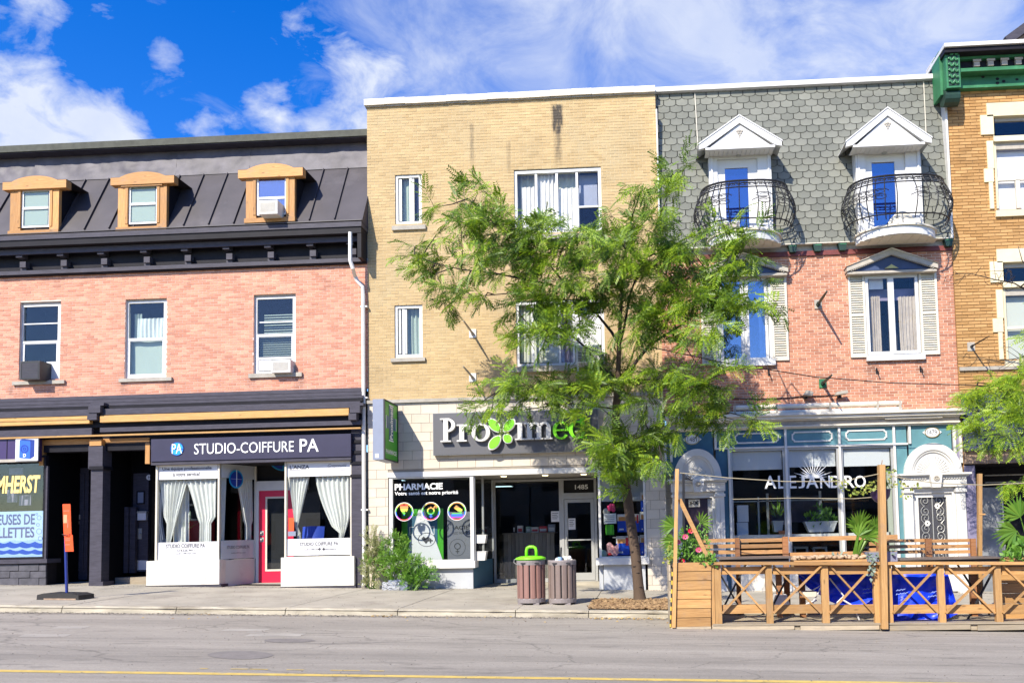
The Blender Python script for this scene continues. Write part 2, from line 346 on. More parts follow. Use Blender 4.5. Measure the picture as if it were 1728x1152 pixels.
def asphalt():
    m = mat('asphalt', (.305, .275, .228), .9, var=.10, vscale=1.2, bump=.5, bscale=260, stretch=(.35, 1, 1))
    nt = m.node_tree; N = nt.nodes; L = nt.links; b = N['Principled BSDF']; src = b.inputs['Base Color'].links[0].from_socket
    tc = N.new('ShaderNodeTexCoord')
    def mulnoise(src, stretch, scale, lo, hi, a, bb, detail=6):
        mp = N.new('ShaderNodeMapping'); mp.inputs['Scale'].default_value = stretch; L.new(tc.outputs['Object'], mp.inputs[0])
        n = N.new('ShaderNodeTexNoise'); n.inputs['Scale'].default_value = scale; n.inputs['Detail'].default_value = detail; L.new(mp.outputs[0], n.inputs['Vector'])
        mr = N.new('ShaderNodeMapRange'); L.new(n.outputs[0], mr.inputs[0]); mr.inputs[1].default_value = lo; mr.inputs[2].default_value = hi
        mr.inputs[3].default_value = a; mr.inputs[4].default_value = bb
        x = N.new('ShaderNodeMix'); x.data_type = 'RGBA'; x.blend_type = 'MULTIPLY'; x.inputs['Factor'].default_value = 1
        L.new(src, x.inputs['A']); L.new(mr.outputs[0], x.inputs['B']); return x.outputs['Result']
    src = mulnoise(src, (.05, 1.2, 1), 1.3, .35, .65, .88, 1.1)          # wheel tracks along the street
    src = mulnoise(src, (1, 1, 1), 90, .3, .7, .86, 1.12)                # aggregate
    src = mulnoise(src, (.5, 2.2, 1), 2.2, .62, .66, 1.0, .80, 9)        # darker worn patches
    src = mulnoise(src, (.8, 2.0, 1), 1.1, .60, .70, 1.0, .86, 5)           # oil and rubber
    src = mulnoise(src, (1, 1, 1), 26, .35, .68, .93, 1.07, 4)
    src = mulnoise(src, (.012, 2.6, 1), 3.0, .38, .62, .93, 1.05, 3)        # tyre streaks
    # thin cracks
    mp = N.new('ShaderNodeMapping'); mp.inputs['Scale'].default_value = (.28, .5, 1); L.new(tc.outputs['Object'], mp.inputs[0])
    wn = N.new('ShaderNodeTexNoise'); wn.inputs['Scale'].default_value = 3; wn.inputs['Detail'].default_value = 6; L.new(mp.outputs[0], wn.inputs['Vector'])
    va = N.new('ShaderNodeMix'); va.data_type = 'VECTOR'; va.inputs['Factor'].default_value = .25; L.new(mp.outputs[0], va.inputs['A']); L.new(wn.outputs['Color'], va.inputs['B'])
    vo = N.new('ShaderNodeTexVoronoi'); vo.feature = 'DISTANCE_TO_EDGE'; vo.inputs['Scale'].default_value = 1.1; L.new(va.outputs['Result'], vo.inputs['Vector'])
    mr = N.new('ShaderNodeMapRange'); L.new(vo.outputs['Distance'], mr.inputs[0]); mr.inputs[1].default_value = .002; mr.inputs[2].default_value = .007; mr.inputs[3].default_value = .72; mr.inputs[4].default_value = 1
    x = N.new('ShaderNodeMix'); x.data_type = 'RGBA'; x.blend_type = 'MULTIPLY'; x.inputs['Factor'].default_value = 1
    L.new(src, x.inputs['A']); L.new(mr.outputs[0], x.inputs['B']); L.new(x.outputs['Result'], b.inputs['Base Color'])
    return m
M = {}
M['asphalt'] = asphalt()
M['patch'] = mat('asphalt_patch', (.205, .185, .165), .9, var=.15, vscale=8, bump=.4, bscale=200)
M['concrete'] = mat('concrete', (.375, .34, .27), .88, var=.16, vscale=1.3, bump=.35, bscale=120, dirt=(.26, .23, .185), dscale=.9, dmin=.52)
M['kerb'] = mat('kerb_concrete', (.40, .36, .275), .88, var=.28, vscale=3.5, bump=.6, bscale=30, stretch=(.5, 1, 2.5), dirt=(.22, .19, .14), dscale=2.2, dmin=.50)
M['yellow'] = mat('yellow_paint', (.60, .43, .11), .75, var=.18, vscale=9, dirt=(.36, .31, .20), dscale=4, dmin=.54)
M['brick_pink'] = stained(mat('pink_brick', (.66, .315, .20), .8, isl=.3, col2=(.45, .188, .115), var=.12, vscale=2.2, bump=.4, bscale=90), ((26, 648, 672, .25, .35), (100, 648, 668, .2, .3), (206, 643, 668, .2, .35), (284, 643, 665, .2, .3), (425, 636, 660, .2, .3), (505, 636, 660, .2, .35), (330, 452, 480, 1.6, .14), (120, 456, 490, 1.2, .14), (560, 445, 500, .5, .16)))
M['mortar_pink'] = mat('pink_mortar', (.74, .56, .48), .9, var=.1, bump=.3)
M['brick_beige'] = stained(mat('beige_brick', (.50, .36, .18), .8, isl=.14, col2=(.42, .295, .14), var=.12, vscale=.7, bump=.35, bscale=90, dirt=(.42, .325, .18), dscale=.5, dmin=.5))
M['mortar_beige'] = stained(mat('beige_mortar', (.60, .50, .32), .9, var=.12, vscale=1.5, bump=.3))
M['brick_soot'] = mat('sooty_brick', (.06, .05, .045), .9, isl=.5, var=.3)
M['brick_red'] = stained(mat('red_brick', (.60, .265, .155), .8, isl=.3, col2=(.36, .145, .085), var=.14, vscale=2.0, bump=.4, bscale=90), ((1215, 618, 650, .25, .3), (1303, 616, 650, .2, .35), (1470, 608, 645, .25, .35), (1556, 606, 640, .2, .3), (1400, 432, 462, 1.0, .15), (1600, 440, 560, .25, .2)))
M['mortar_red'] = mat('red_mortar', (.72, .60, .48), .9, var=.1, bump=.3)
M['brick_ochre'] = mat('ochre_brick', (.52, .30, .115), .8, isl=.3, col2=(.37, .195, .062), var=.18, vscale=1.5, bump=.4, bscale=90)
M['mortar_ochre'] = mat('ochre_mortar', (.30, .19, .09), .9, var=.1)
M['stone'] = mat('cream_stone', (.62, .55, .45), .8, isl=.1, col2=(.54, .475, .385), var=.06, vscale=2, bump=.2, bscale=60)
M['stone_joint'] = mat('stone_joint', (.30, .26, .21), .9, var=.1)
M['quoin'] = mat('quoin_stone', (.68, .595, .40), .8, isl=.08, var=.06, bump=.25, bscale=50)
M['grey_stone'] = mat('grey_stone', (.36, .33, .28), .85, var=.15, bump=.4, bscale=40)
M['black'] = mat('black_paint', (.014, .013, .017), .55, var=.25, vscale=3, bump=.12, bscale=25, spec=.15)
M['black2'] = mat('dark_paint', (.060, .056, .072), .55, var=.22, vscale=4, stretch=(1, 1, 5), bump=.15, bscale=20, dirt=(.12, .11, .11), dscale=3, dmin=.66, spec=.2)
M['roofmetal'] = mat('roof_metal', (.05, .043, .048), .48, var=.2, vscale=1.6, bump=.15, bscale=6, dirt=(.085, .075, .08), dscale=1.0, dmin=.55)
M['roofsheet'] = mat('crumpled_metal', (.10, .092, .108), .55, var=.3, vscale=2.4, bump=.25, bscale=5, spec=.3)
M['cedar_z'] = wood('cedar_upright', (.52, .265, .085), (.40, .185, .05), 'z')
M['cedar_x'] = wood('cedar_level', (.52, .265, .085), (.40, .185, .05), 'x')
M['pine_x'] = wood('pine_level', (.60, .345, .115), (.46, .25, .07), 'x')
M['fence_x'] = wood('fence_level', (.50, .285, .105), (.38, .20, .07), 'x')
M['fence_z'] = wood('fence_upright', (.51, .30, .115), (.40, .22, .08), 'z')
M['redwood_x'] = wood('redwood_level', (.33, .145, .055), (.22, .09, .032), 'x')
M['bench_x'] = wood('bench_board', (.46, .25, .10), (.33, .165, .06), 'x')
M['deck_x'] = wood('grey_deck', (.42, .35, .25), (.33, .27, .19), 'x')
M['white'] = mat('white_paint', (.64, .625, .59), .5, var=.06, vscale=4, dirt=(.52, .48, .42), dscale=3, dmin=.64)
M['white2'] = mat('worn_white_paint', (.66, .62, .54), .6, var=.16, vscale=6, stretch=(.4, 1, 3), dirt=(.30, .25, .20), dscale=3.4, dmin=.56)
M['vinyl'] = mat('white_vinyl', (.64, .635, .62), .4, var=.04, vscale=3)
M['plinth'] = mat('plinth_paint', (.64, .615, .55), .5, var=.05, vscale=2, dirt=(.46, .42, .36), dscale=2.6, dmin=.57, stretch=(1, 1, .6))
M['cream'] = mat('cream_paint', (.62, .575, .475), .6, var=.06, vscale=5)
M['greige'] = mat('weathered_trim', (.40, .36, .30), .7, var=.15, vscale=8)
M['navytrim'] = mat('navy_trim', (.035, .055, .12), .5, var=.15)
M['navy'] = mat('navy_sign', (.030, .026, .055), .4, var=.1, vscale=2)
M['navy2'] = mat('navy_fascia', (.035, .035, .12), .45, var=.2, vscale=2)
M['purple'] = mat('purple_sign', (.045, .025, .10), .4)
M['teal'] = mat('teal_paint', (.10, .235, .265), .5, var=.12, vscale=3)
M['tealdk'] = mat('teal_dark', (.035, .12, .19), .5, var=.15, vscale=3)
M['greencopper'] = mat('green_copper', (.028, .16, .065), .55, var=.3, vscale=2.5, dirt=(.10, .29, .14), dscale=2.2, dmin=.56)
M['greendark'] = mat('green_dark', (.008, .035, .022), .5, var=.3, vscale=8)
M['rust'] = mat('rusty_beam', (.34, .24, .17), .85, var=.3, vscale=8, dirt=(.10, .08, .07), dscale=6, dmin=.55)
M['grey_sign'] = mat('grey_sign', (.10, .10, .108), .5, var=.06, vscale=1)
M['greypanel'] = mat('pale_grey_panel', (.44, .455, .47), .5, var=.05, vscale=2)
M['blueside'] = mat('blue_grey_side', (.22, .25, .33), .5, var=.05)
M['green'] = mat('sign_green', (.055, .36, .012), .45)
M['lime'] = mat('lime_green', (.20, .68, .015), .4)
M['greyframe'] = mat('aluminium', (.42, .42, .40), .4, metal=.3, var=.05)
M['shingle'] = mat('grey_shingle', (.215, .218, .185), .85, isl=.16, col2=(.145, .15, .128), var=.18, vscale=.9, bump=.6, bscale=140, dirt=(.14, .14, .12), dscale=.7, dmin=.58)
M['shingle_gap'] = mat('shingle_backing', (.03, .032, .028), .9)
M['iron'] = mat('wrought_iron', (.012, .012, .014), .45)
M['red'] = mat('red_door', (.62, .012, .055), .4, var=.05)
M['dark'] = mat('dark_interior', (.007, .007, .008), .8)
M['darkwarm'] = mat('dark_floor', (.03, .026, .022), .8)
M['ceiling'] = mat('recess_ceiling', (.42, .40, .37), .7)
M['curtain'] = mat('white_curtain', (.86, .85, .79), .8, trans=.15, var=.05)
M['sheer'] = mat('pale_blind', (.46, .49, .41), .8)
M['film'] = mat('white_film', (.68, .68, .69), .5)  # also the painted sunlit patch on the green display panel
M['inkgrey'] = mat('grey_lettering', (.06, .06, .07), .6)  # also the painted decal shadow on the green display panel
M['ink'] = mat('black_lettering', (.02, .02, .022), .6)  # also the painted decal shadows on the grey display panel
M['whiteink'] = mat('white_lettering', (.85, .85, .83), .5)
M['creamink'] = mat('cream_lettering', (.85, .66, .22), .5)
M['poster'] = mat('pale_blue_poster', (.36, .54, .76), .5, var=.05, vscale=4)
M['posterblue'] = mat('poster_blue', (.003, .03, .24), .5)
M['wave'] = mat('wave_blue', (.002, .07, .48), .5)
M['cyan'] = mat('logo_cyan', (.02, .33, .62), .4)
M['logoblue'] = mat('logo_blue', (.01, .04, .30), .4)
M['orange'] = mat('orange_sign', (.86, .09, .012), .5, var=.05, vscale=12)
M['bluepole'] = mat('blue_pole', (.012, .03, .22), .5)
M['rubber'] = mat('black_rubber', (.022, .02, .02), .7, var=.2, vscale=12)
M['acwhite'] = mat('ac_white', (.66, .66, .63), .5, var=.05)
M['acdark'] = mat('ac_dark', (.03, .03, .032), .5)
M['bark'] = mat('bark', (.155, .108, .075), .95, var=.4, vscale=7, stretch=(3, 3, .7), bump=1.0, bscale=30, col2=(.072, .05, .036), spec=.15)
M['barkdark'] = mat('branch_bark', (.032, .023, .02), .9, var=.2)
M['leaf'] = mat('locust_leaf', (.165, .27, .012), .5, isl=.3, col2=(.042, .105, .005), trans=.22)
M['leafb'] = mat('locust_leaf_bright', (.33, .45, .018), .5, isl=.3, col2=(.11, .23, .008), trans=.25)
M['weed'] = mat('weed_leaf', (.20, .38, .035), .5, isl=.3, col2=(.08, .20, .015), trans=.3)
M['weedpale'] = mat('pale_weed', (.42, .42, .20), .6, isl=.3, col2=(.22, .25, .08), trans=.3)
M['palm'] = mat('palm_leaf', (.20, .36, .04), .45, isl=.3, col2=(.09, .22, .02), trans=.35)
M['herb'] = mat('bright_leaf', (.20, .40, .05), .5, isl=.3, col2=(.08, .22, .02), trans=.35)
M['succulent'] = mat('grey_green_leaf', (.22, .28, .22), .6, isl=.3, col2=(.12, .16, .12))
M['yellowleaf'] = mat('yellow_green_leaf', (.42, .42, .08), .5, isl=.4, col2=(.18, .26, .03), trans=.3)
M['pink'] = mat('pink_petal', (.75, .10, .22), .5, isl=.2)
M['terracotta'] = mat('terracotta', (.42, .15, .06), .8)
M['blue_tarp'] = mat('blue_tarp', (.006, .045, .78), .38, var=.1, vscale=3, bump=.3, bscale=6)
M['tarpprint'] = mat('tarp_print', (.25, .35, .75), .5)
M['binslat'] = mat('bin_slat', (.25, .135, .11), .6, isl=.16, var=.08)
M['binslat2'] = mat('bin_slat_grey', (.20, .15, .13), .6, isl=.14, var=.08)
M['binring'] = mat('bin_ring', (.24, .21, .205), .6)
M['mulch'] = mat('mulch', (.36, .24, .12), .9, isl=.4, col2=(.20, .12, .06))
M['dryleaf'] = mat('dry_leaf', (.42, .30, .10), .8, isl=.4, col2=(.25, .14, .05))
M['counter'] = mat('counter_board', (.22, .19, .155), .6, isl=.25, var=.25, vscale=2, stretch=(8, 8, .6))
M['pipe'] = mat('awning_tube', (.70, .65, .54), .5, var=.12, vscale=5, stretch=(.6, 1, 1), dirt=(.32, .25, .18), dscale=4, dmin=.66)
M['boxblue'] = mat('blue_box', (.004, .06, .50), .4)
M['boxwhite'] = mat('white_box', (.68, .64, .62), .5)
M['boxred'] = mat('red_box', (.50, .02, .03), .4)
M['boxorange'] = mat('orange_print', (.62, .28, .08), .5)
M['pinkmag'] = mat('magenta_toy', (.72, .03, .16), .5)
M['mint'] = mat('mint_ball', (.30, .46, .38), .5)
M['lamp'] = mat('lit_lamp', (.9, .8, .5), .5, emit=(1, .82, .45, 2.5))
M['chair'] = mat('blue_chair', (.02, .06, .42), .6)
M['rope'] = mat('rope', (.36, .31, .20), .8)
M['tape'] = mat('yellow_tape', (.55, .42, .06), .5)
M['lav'] = mat('lavender_wall', (.22, .20, .30), .7, var=.25, vscale=3)
M['metaldoor'] = mat('grey_metal_door', (.20, .21, .22), .5, var=.35, vscale=2.5)
M['planterbox'] = mat('blue_grey_planter', (.20, .21, .30), .7, var=.1)
M['tabletop'] = mat('table_top', (.14, .115, .10), .35, var=.2, vscale=3, stretch=(1, 6, 6))
M['gold'] = mat('brass', (.5, .36, .12), .35, metal=.7)
M['doorblind'] = mat('blue_blind', (.035, .075, .26), .6, var=.2, vscale=3)
M['far'] = mat('shaded_front', (.20, .185, .175), .8, var=.3, vscale=.5)
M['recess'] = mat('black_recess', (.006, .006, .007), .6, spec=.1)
for nm, c in (('rain_r', (.75, .05, .03)), ('rain_y', (.75, .62, .08)), ('rain_g', (.12, .55, .05)), ('rain_b', (.03, .16, .72)), ('rain_p', (.42, .03, .55))):
    M[nm] = mat(nm, c, .5)
G = glass('window_glass', .035); GB = glass('sky_glass', .30, (.55, .65, .9)); GD = glass('shop_glass', .045, (.94, .96, .96))
GU = glass('upper_glass', .045, (.9, .94, .94))
# ---------------------------------------------------------------- ground
def zw(x, y): return -0.0263*(x+3.409)+0.012*y
KY = -4.72                                              # kerb line
def gpoint(px, py, drop=0.):                            # photograph pixel -> point on the pavement (drop .13: on the road)
    d = ray(px, py); t = (-CAM[2]-0.0263*3.409+0.012*CAM[1]-drop)/(d[2]+.0263*d[0]-.012*d[1])
    return CAM[0]+d[0]*t, CAM[1]+d[1]*t, CAM[2]+d[2]*t
def sheet(m, x0, x1, y0, y1, dz, th=0.0):
    c = [(x0, y0), (x1, y0), (x1, y1), (x0, y1)]
    if th == 0: return m.add([(x, y, zw(x, y)+dz) for x, y in c], [(0, 1, 2, 3)])
    v = [(x, y, zw(x, y)+dz-th) for x, y in c]+[(x, y, zw(x, y)+dz) for x, y in c]
    return m.add(v, [(0,3,2,1),(4,5,6,7),(0,1,5,4),(1,2,6,5),(2,3,7,6),(3,0,4,7)])
m = MB()
for xa, xb in ((-400, -40), (-40, 40), (40, 400)):
    for ya, yb in ((-400, -40), (-40, 40), (40, 400)): sheet(m, xa, xb, ya, yb, -.13)
m.build('road', M['asphalt'], kind='structure')
joints = [-30, -22.5, -17.2] + [gpoint(p, 1030)[0] for p in (48, 262, 462, 662, 868)] + [gpoint(993, 1030)[0], 1.6, 5.0, 8.6, 12.5, 20]
side = part('sidewalk', None) if False else None
m = MB(); sheet(m, -30, 20, KY+.17, 6, -.03)
walk = m.build('sidewalk', mat('joint_dirt', (.22, .19, .15), .95), kind='structure')
m = MB(); sheet(m, -30, 20, KY-.02, KY+.17, -.035)
kerb = m.build('kerb', mat('kerb_joint_dirt', (.20, .17, .14), .95), kind='structure')
for a, b in zip(joints[:-1], joints[1:]):
    m = MB(); g = .007
    sheet(m, a+g, b-g, KY+.19, 5.9, 0.0+random.uniform(-.003, .003), .02); m.build('slab', M['concrete'], walk)
    # kerb stone with a rounded, chipped arris
    m = MB(); n = 9; prof = [(-.03, -.14), (0.0, -.03), (.015, -.008), (.05, .002), (.165, .004)]
    def kp(u, v, a=a, b=b):
        x = a+g+(b-a-2*g)*u; i = int(round(v*4)); dy, dz = prof[i]
        ch = max(0, mnoise.noise((x*2.6, i*.7, 3.))-.15)*.05
        return (x, KY+dy+ch, zw(x, KY)+dz-ch*.8)
    m.grid(kp, 40, 4); m.build('kerb_stone', M['kerb'], kerb)
# yellow line, worn second line, repair patches
m = MB(); sheet(m, -60, 60, -10.66, -10.53, -.126)
m.build('road_marking', M['yellow'], kind='structure', label='continuous yellow centre line on the road')
m = MB()
for a, b in ((322, 333), (377, 405), (410, 440), (476, 504), (553, 603), (622, 645)):
    p, q = gpoint(a, 1132, .126), gpoint(b, 1133, .126); sheet(m, p[0], q[0], -10.30, -10.265, -.126)
m.build('road_marking', M['yellow'], kind='structure', label='worn broken traces of a second yellow line')
for (px, py, rx, ry) in ((405, 1104, 56, 7), (488, 1080, 43, 3.5)):
    m = MB(); vs = []
    for i in range(28):
        a = 2*math.pi*i/28; r = 1+.10*mnoise.noise((math.cos(a)*1.5, math.sin(a)*1.5, px*.1))
        x, y, z = gpoint(px+rx*r*math.cos(a), py+ry*r*math.sin(a), .126); vs.append((x, y, zw(x, y)-.126))
    m.quad(*vs[::-1]); m.build('asphalt_patch', M['patch'], kind='structure')
m = MB()
for (a, b, c, d) in ((372, 446, 1060, 1063.5), (410, 440, 1065, 1067), (412, 505, 1068, 1073), (30, 110, 1069, 1073.5), (86, 140, 1056, 1060)):
    p0, p1, p2, p3 = gpoint(a, d, .127), gpoint(b, d, .127), gpoint(b+12, c, .127), gpoint(a+12, c, .127)
    m.quad(*[(p[0], p[1], zw(p[0], p[1])-.127) for p in (p0, p1, p2, p3)])
m.build('worn_paint', mat('worn_paint', (.36, .33, .28), .9, var=.2, vscale=5, stretch=(.3, 1, 1)), kind='structure')

# ---------------------------------------------------------------- wall and window helpers
def wall_mesh(x0, x1, z0, z1, Y, holes, reveal):
    xs = sorted({x0, x1, *[h[0] for h in holes], *[h[1] for h in holes]}); zs = sorted({z0, z1, *[h[2] for h in holes], *[h[3] for h in holes]})
    xs = [x for x in xs if x0 <= x <= x1]; zs = [z for z in zs if z0 <= z <= z1]
    m = MB()
    for i in range(len(xs)-1):
        for j in range(len(zs)-1):
            cx, cz = (xs[i]+xs[i+1])/2, (zs[j]+zs[j+1])/2
            if any(h[0] < cx < h[1] and h[2] < cz < h[3] for h in holes): continue
            m.quad((xs[i], Y, zs[j]), (xs[i+1], Y, zs[j]), (xs[i+1], Y, zs[j+1]), (xs[i], Y, zs[j+1]))
    for a, b, c, d in holes:
        if reveal <= 0: continue
        y = Y+reveal
        m.quad((a, Y, c), (a, Y, d), (a, y, d), (a, y, c)); m.quad((b, Y, c), (b, y, c), (b, y, d), (b, Y, d))
        m.quad((a, Y, d), (b, Y, d), (b, y, d), (a, y, d)); m.quad((a, Y, c), (a, y, c), (b, y, c), (b, Y, c))
    return m
def brick_wall(bld, x0, x1, z0, z1, Y, holes, ch, bl, j, bm, mm, n_ind=300, reveal=.13, special=(), piece='brick', rest='brickwork', proud=.006, bond=.5, see=None):
    w = wall_mesh(x0, x1, z0, z1, Y, holes, reveal).build('wall', mm, bld)
    bricks = []; r = 0; z = z0
    while z < z1-.02:
        zt = min(z+ch, z1); x = x0-bl*(bond if r % 2 else 0)-random.uniform(0, .02)
        while x < x1:
            a, b = max(x+j/2, x0), min(x+bl-j/2, x1); segs = [(a, b)]
            for h in holes:
                if h[2] < (z+zt)/2 < h[3]:
                    segs = [q for s in segs for q in ((s[0], min(s[1], h[0])), (max(s[0], h[1]), s[1])) if q[1]-q[0] > .02]
            for s in segs:
                if s[1]-s[0] > .02: bricks.append((s[0], s[1], z+j/2, zt-j/2))
            x += bl
        z += ch; r += 1
    full = []; parts = MB(); spec = {}
    def dist(b): return (((b[0]+b[1])/2-CAM[0])**2+((b[2]+b[3])/2-CAM[2])**2)
    for b in bricks:
        cx, cz = (b[0]+b[1])/2, (b[2]+b[3])/2; hit = None
        for k, (h, mt) in enumerate(special):
            if h[0] < cx < h[1] and h[2] < cz < h[3] and random.random() < .85: hit = mt
        if hit is not None: spec.setdefault(hit.name, (hit, []))[1].append(b); continue
        if abs((b[1]-b[0])-(bl-j)) < .004 and abs((b[3]-b[2])-(ch-j)) < .004 and (see is None or see(cx, cz)): full.append(b)
        else: parts.box(b[0], b[1], Y-proud+random.uniform(-.002, .002), Y+.01, b[2], b[3])
    full.sort(key=dist)
    hw, hh = (bl-j)/2, (ch-j)/2
    um = MB().box(-hw, hw, -proud, .01, -hh, hh); me = bpy.data.meshes.new(piece); me.from_pydata(um.v, [], um.f); me.materials.append(bm)
    for b in full[:n_ind]: inst(piece, me, w, ((b[0]+b[1])/2, Y+random.uniform(-.002, .002), (b[2]+b[3])/2))
    for b in full[n_ind:]: parts.box(b[0], b[1], Y-proud+random.uniform(-.002, .002), Y+.01, b[2], b[3])
    parts.build(rest, bm, w, kind='stuff')
    for mt, bs in spec.values():
        for b in bs: MB().box(b[0], b[1], Y-proud, Y+.01, b[2], b[3]).build(piece, mt, w)
    return w
def frame(m, xa, xb, za, zb, Y, w, d, wt=None, wb=None):
    wt = w if wt is None else wt; wb = w if wb is None else wb
    m.box(xa, xa+w, Y, Y+d, za, zb); m.box(xb-w, xb, Y, Y+d, za, zb)
    m.box(xa+w, xb-w, Y, Y+d, zb-wt, zb); m.box(xa+w, xb-w, Y, Y+d, za, za+wb); return m
def pframe(m, x0, y0, x1, y1, Y, wpx, d, wt=None, wb=None):
    xa, xb, za, zb = rc(x0, y0, x1, y1, Y); k = (xb-xa)/(x1-x0)
    return frame(m, xa, xb, za, zb, Y, wpx*k, d, None if wt is None else wt*k, None if wb is None else wb*k)
def pane(parent, x0, y0, x1, y1, Y, g=None, name='pane'):
    a, b, c, d = rc(x0, y0, x1, y1, Y)
    return MB().box(a, b, Y, Y+.006, c, d).build(name, g or G, parent)
def drape(parent, x0, y0, x1, y1, Y, folds=8, amp=.03, mt=None, xl=None, xr=None, name='curtain', nv=10, zj=0):
    a, b, c, d = rc(x0, y0, x1, y1, Y); nu = folds*8; ph = random.uniform(0, 6)
    def fn(u, v):
        l = a if xl is None else a+(b-a)*xl(v); r = b if xr is None else a+(b-a)*xr(v); wd = max(.02, (r-l)/(b-a))
        x = l+(r-l)*u; y = Y+amp*min(1, wd+.25)*math.sin(u*folds*2*math.pi+ph+.5*math.sin(v*3))+.012*math.sin(u*folds*5.1+v*2)
        return (x, y, c+(d-c)*v)
    return MB().grid(fn, nu, nv).build(name, mt or M['curtain'], parent, smooth=True)
def blinds(parent, x0, y0, x1, y1, Y, n, mt, open_=.6):
    a, b, c, d = rc(x0, y0, x1, y1, Y); m = MB(); h = (d-c)/n
    for i in range(n): m.box(a, b, Y, Y+.004, c+i*h, c+i*h+h*open_)
    return m.build('blind', mt, parent)
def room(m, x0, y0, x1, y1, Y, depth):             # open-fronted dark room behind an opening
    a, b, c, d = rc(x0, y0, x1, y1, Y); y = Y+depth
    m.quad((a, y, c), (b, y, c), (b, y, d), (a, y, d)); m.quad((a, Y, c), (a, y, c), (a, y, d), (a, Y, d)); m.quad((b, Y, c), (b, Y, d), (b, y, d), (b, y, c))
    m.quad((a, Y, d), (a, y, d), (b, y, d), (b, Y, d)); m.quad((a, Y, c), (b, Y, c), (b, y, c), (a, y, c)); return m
def ac_unit(label, x0, y0, x1, y1, Y, d, mt, grille, loc=None):
    a, b, c, e = rc(x0, y0, x1, y1, Y); t = thing('air_conditioner', label, 'air conditioner', ((a+b)/2, Y, c))
    MB().box(a, b, Y, Y+d, c, e).build('housing', mt, t)
    g = MB(); w = b-a; h = e-c
    frame(g, a+.02, b-.02, c+.02, e-.02, Y-.008, .02, .0075); 
    g.build('grille_frame', mt, t)
    s = MB(); n = 9
    for i in range(n): s.box(a+.05, b-.05, Y-.005, Y-.001, c+.05+(h-.1)*i/n, c+.05+(h-.1)*(i+.55)/n)
    s.build('grille', grille, t); return t
def stone_sill(parent, x0, y0, x1, y1, Y=-.07, d=.2, mt=None):
    return MB().pbox(x0, y0, x1, y1, Y, d).build('sill', mt or M['grey_stone'], parent)
# ================================================================ left building: pink brick under a black mansard
XL, XA, XB, XC, XR = -19.5, -7.05, 0.49, 7.772, 13.5
B1 = thing('brick_building', 'pink brick building with black metal mansard, three cedar framed dormers and dark shopfronts', 'building', (-12.5, 0, zw(-12.5, 0)))
zt = at(300, 454)[1]; zb = at(300, 666)[1]
W1 = [(33, 509, 102, 641), (211, 503, 281, 637), (428, 496, 499, 631)]
brick_wall(B1, XL, XA+.0, zb, zt, 0, [rc(*w) for w in W1], .0655, .207, .011, M['brick_pink'], M['mortar_pink'])
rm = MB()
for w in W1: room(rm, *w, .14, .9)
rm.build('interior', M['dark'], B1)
for k, (x0, y0, x1, y1) in enumerate(W1):
    fm = MB(); pframe(fm, x0+1, y0+3, x1, y1, .07, 5, .07)
    my = (577, 572, 565)[k]; fm.pbox(x0+6, my-2, x1-5, my+2, .065, .06)
    win = fm.build('window', M['vinyl'], B1)
    MB().pbox(x0, y0, x1, y0+4, .05, .1).build('head_board', M['greige'], win)
    pane(win, x0+6, y0+8, x1-5, my-2, .10, GU); pane(win, x0+6, my+2, x1-5, y1-5, .085, GU)
    sash = MB(); pframe(sash, x0+6, my+1, x1-5, y1-4, .075, 2.2, .02); sash.build('sash', M['vinyl'], win)
    stone_sill(win, *((20, 642, 108, 648), (200, 637, 289, 643), (419, 629, 509, 636))[k])
    if k == 0:
        MB().pbox(40, 545, 99, 547, .08, .02).build('glazing_bar', M['vinyl'], win)
        MB().pbox(78, 610, 99, 638, .072, .012).build('filler_panel', M['vinyl'], win)
    if k == 1:
        drape(win, 232, 537, 279, 572, .22, 7, .02); drape(win, 219, 574, 279, 632, .2, 2, .006, M['sheer']); drape(win, 226, 530, 240, 572, .26, 3, .02, M['sheer'])
    if k == 2:
        blinds(win, 446, 528, 495, 566, .2, 9, M['sheer'], .35); blinds(win, 438, 567, 495, 600, .2, 9, M['sheer'], .3)
        MB().pbox(438, 542, 494, 544, .08, .02).build('glazing_bar', M['vinyl'], win); MB().pbox(436, 602, 497, 606, .06, .02).build('glazing_bar', M['vinyl'], win)
        MB().pbox(437, 607, 458, 628, .075, .012).build('filler_panel', M['film'], win)
ac_unit('black window air conditioner in the lower left corner of the leftmost pink brick window', 34, 609, 67, 640, -.33, .42, M['acdark'], M['black2'])
ac_unit('small white window air conditioner at the foot of the pink brick window with blinds', 458, 607, 490, 628, -.22, .3, M['acwhite'], M['greige'])

# --- cornice
z = lambda py, Y=0., px=300: at(px, py, Y)[1]
cor = part('cornice', B1, (-12.5, -.3, z(430)))
XCR = XA+.02
MB().box(XL, XCR, -.50, .3, z(394, -.5), z(386, -.5)).build('gutter_lip', M['black2'], cor)
MB().box(XL, XCR-.02, -.47, .25, z(405, -.47), z(394.2, -.47)).build('soffit_board', M['black'], cor)
MB().box(XL, XCR-.12, -.30, -.26, z(419, -.30), z(410, -.30)).build('fascia_board', M['black2'], cor)
MB().box(XL, XCR-.13, -.258, .1, z(413, -.3), z(405.5, -.47)).build('soffit_board', M['black'], cor)
MB().box(XL, XCR-.03, -.04, .1, z(447), z(413.4, -.3)).build('frieze_board', M['black'], cor)
MB().box(XL, XCR-.03, -.14, .09, z(453, -.14), z(446.5, -.14)).build('moulding', M['black2'], cor)
MB().box(XL, XCR-.03, -.09, .09, z(456, -.09), z(453.3, -.14)).build('moulding', M['black'], cor)
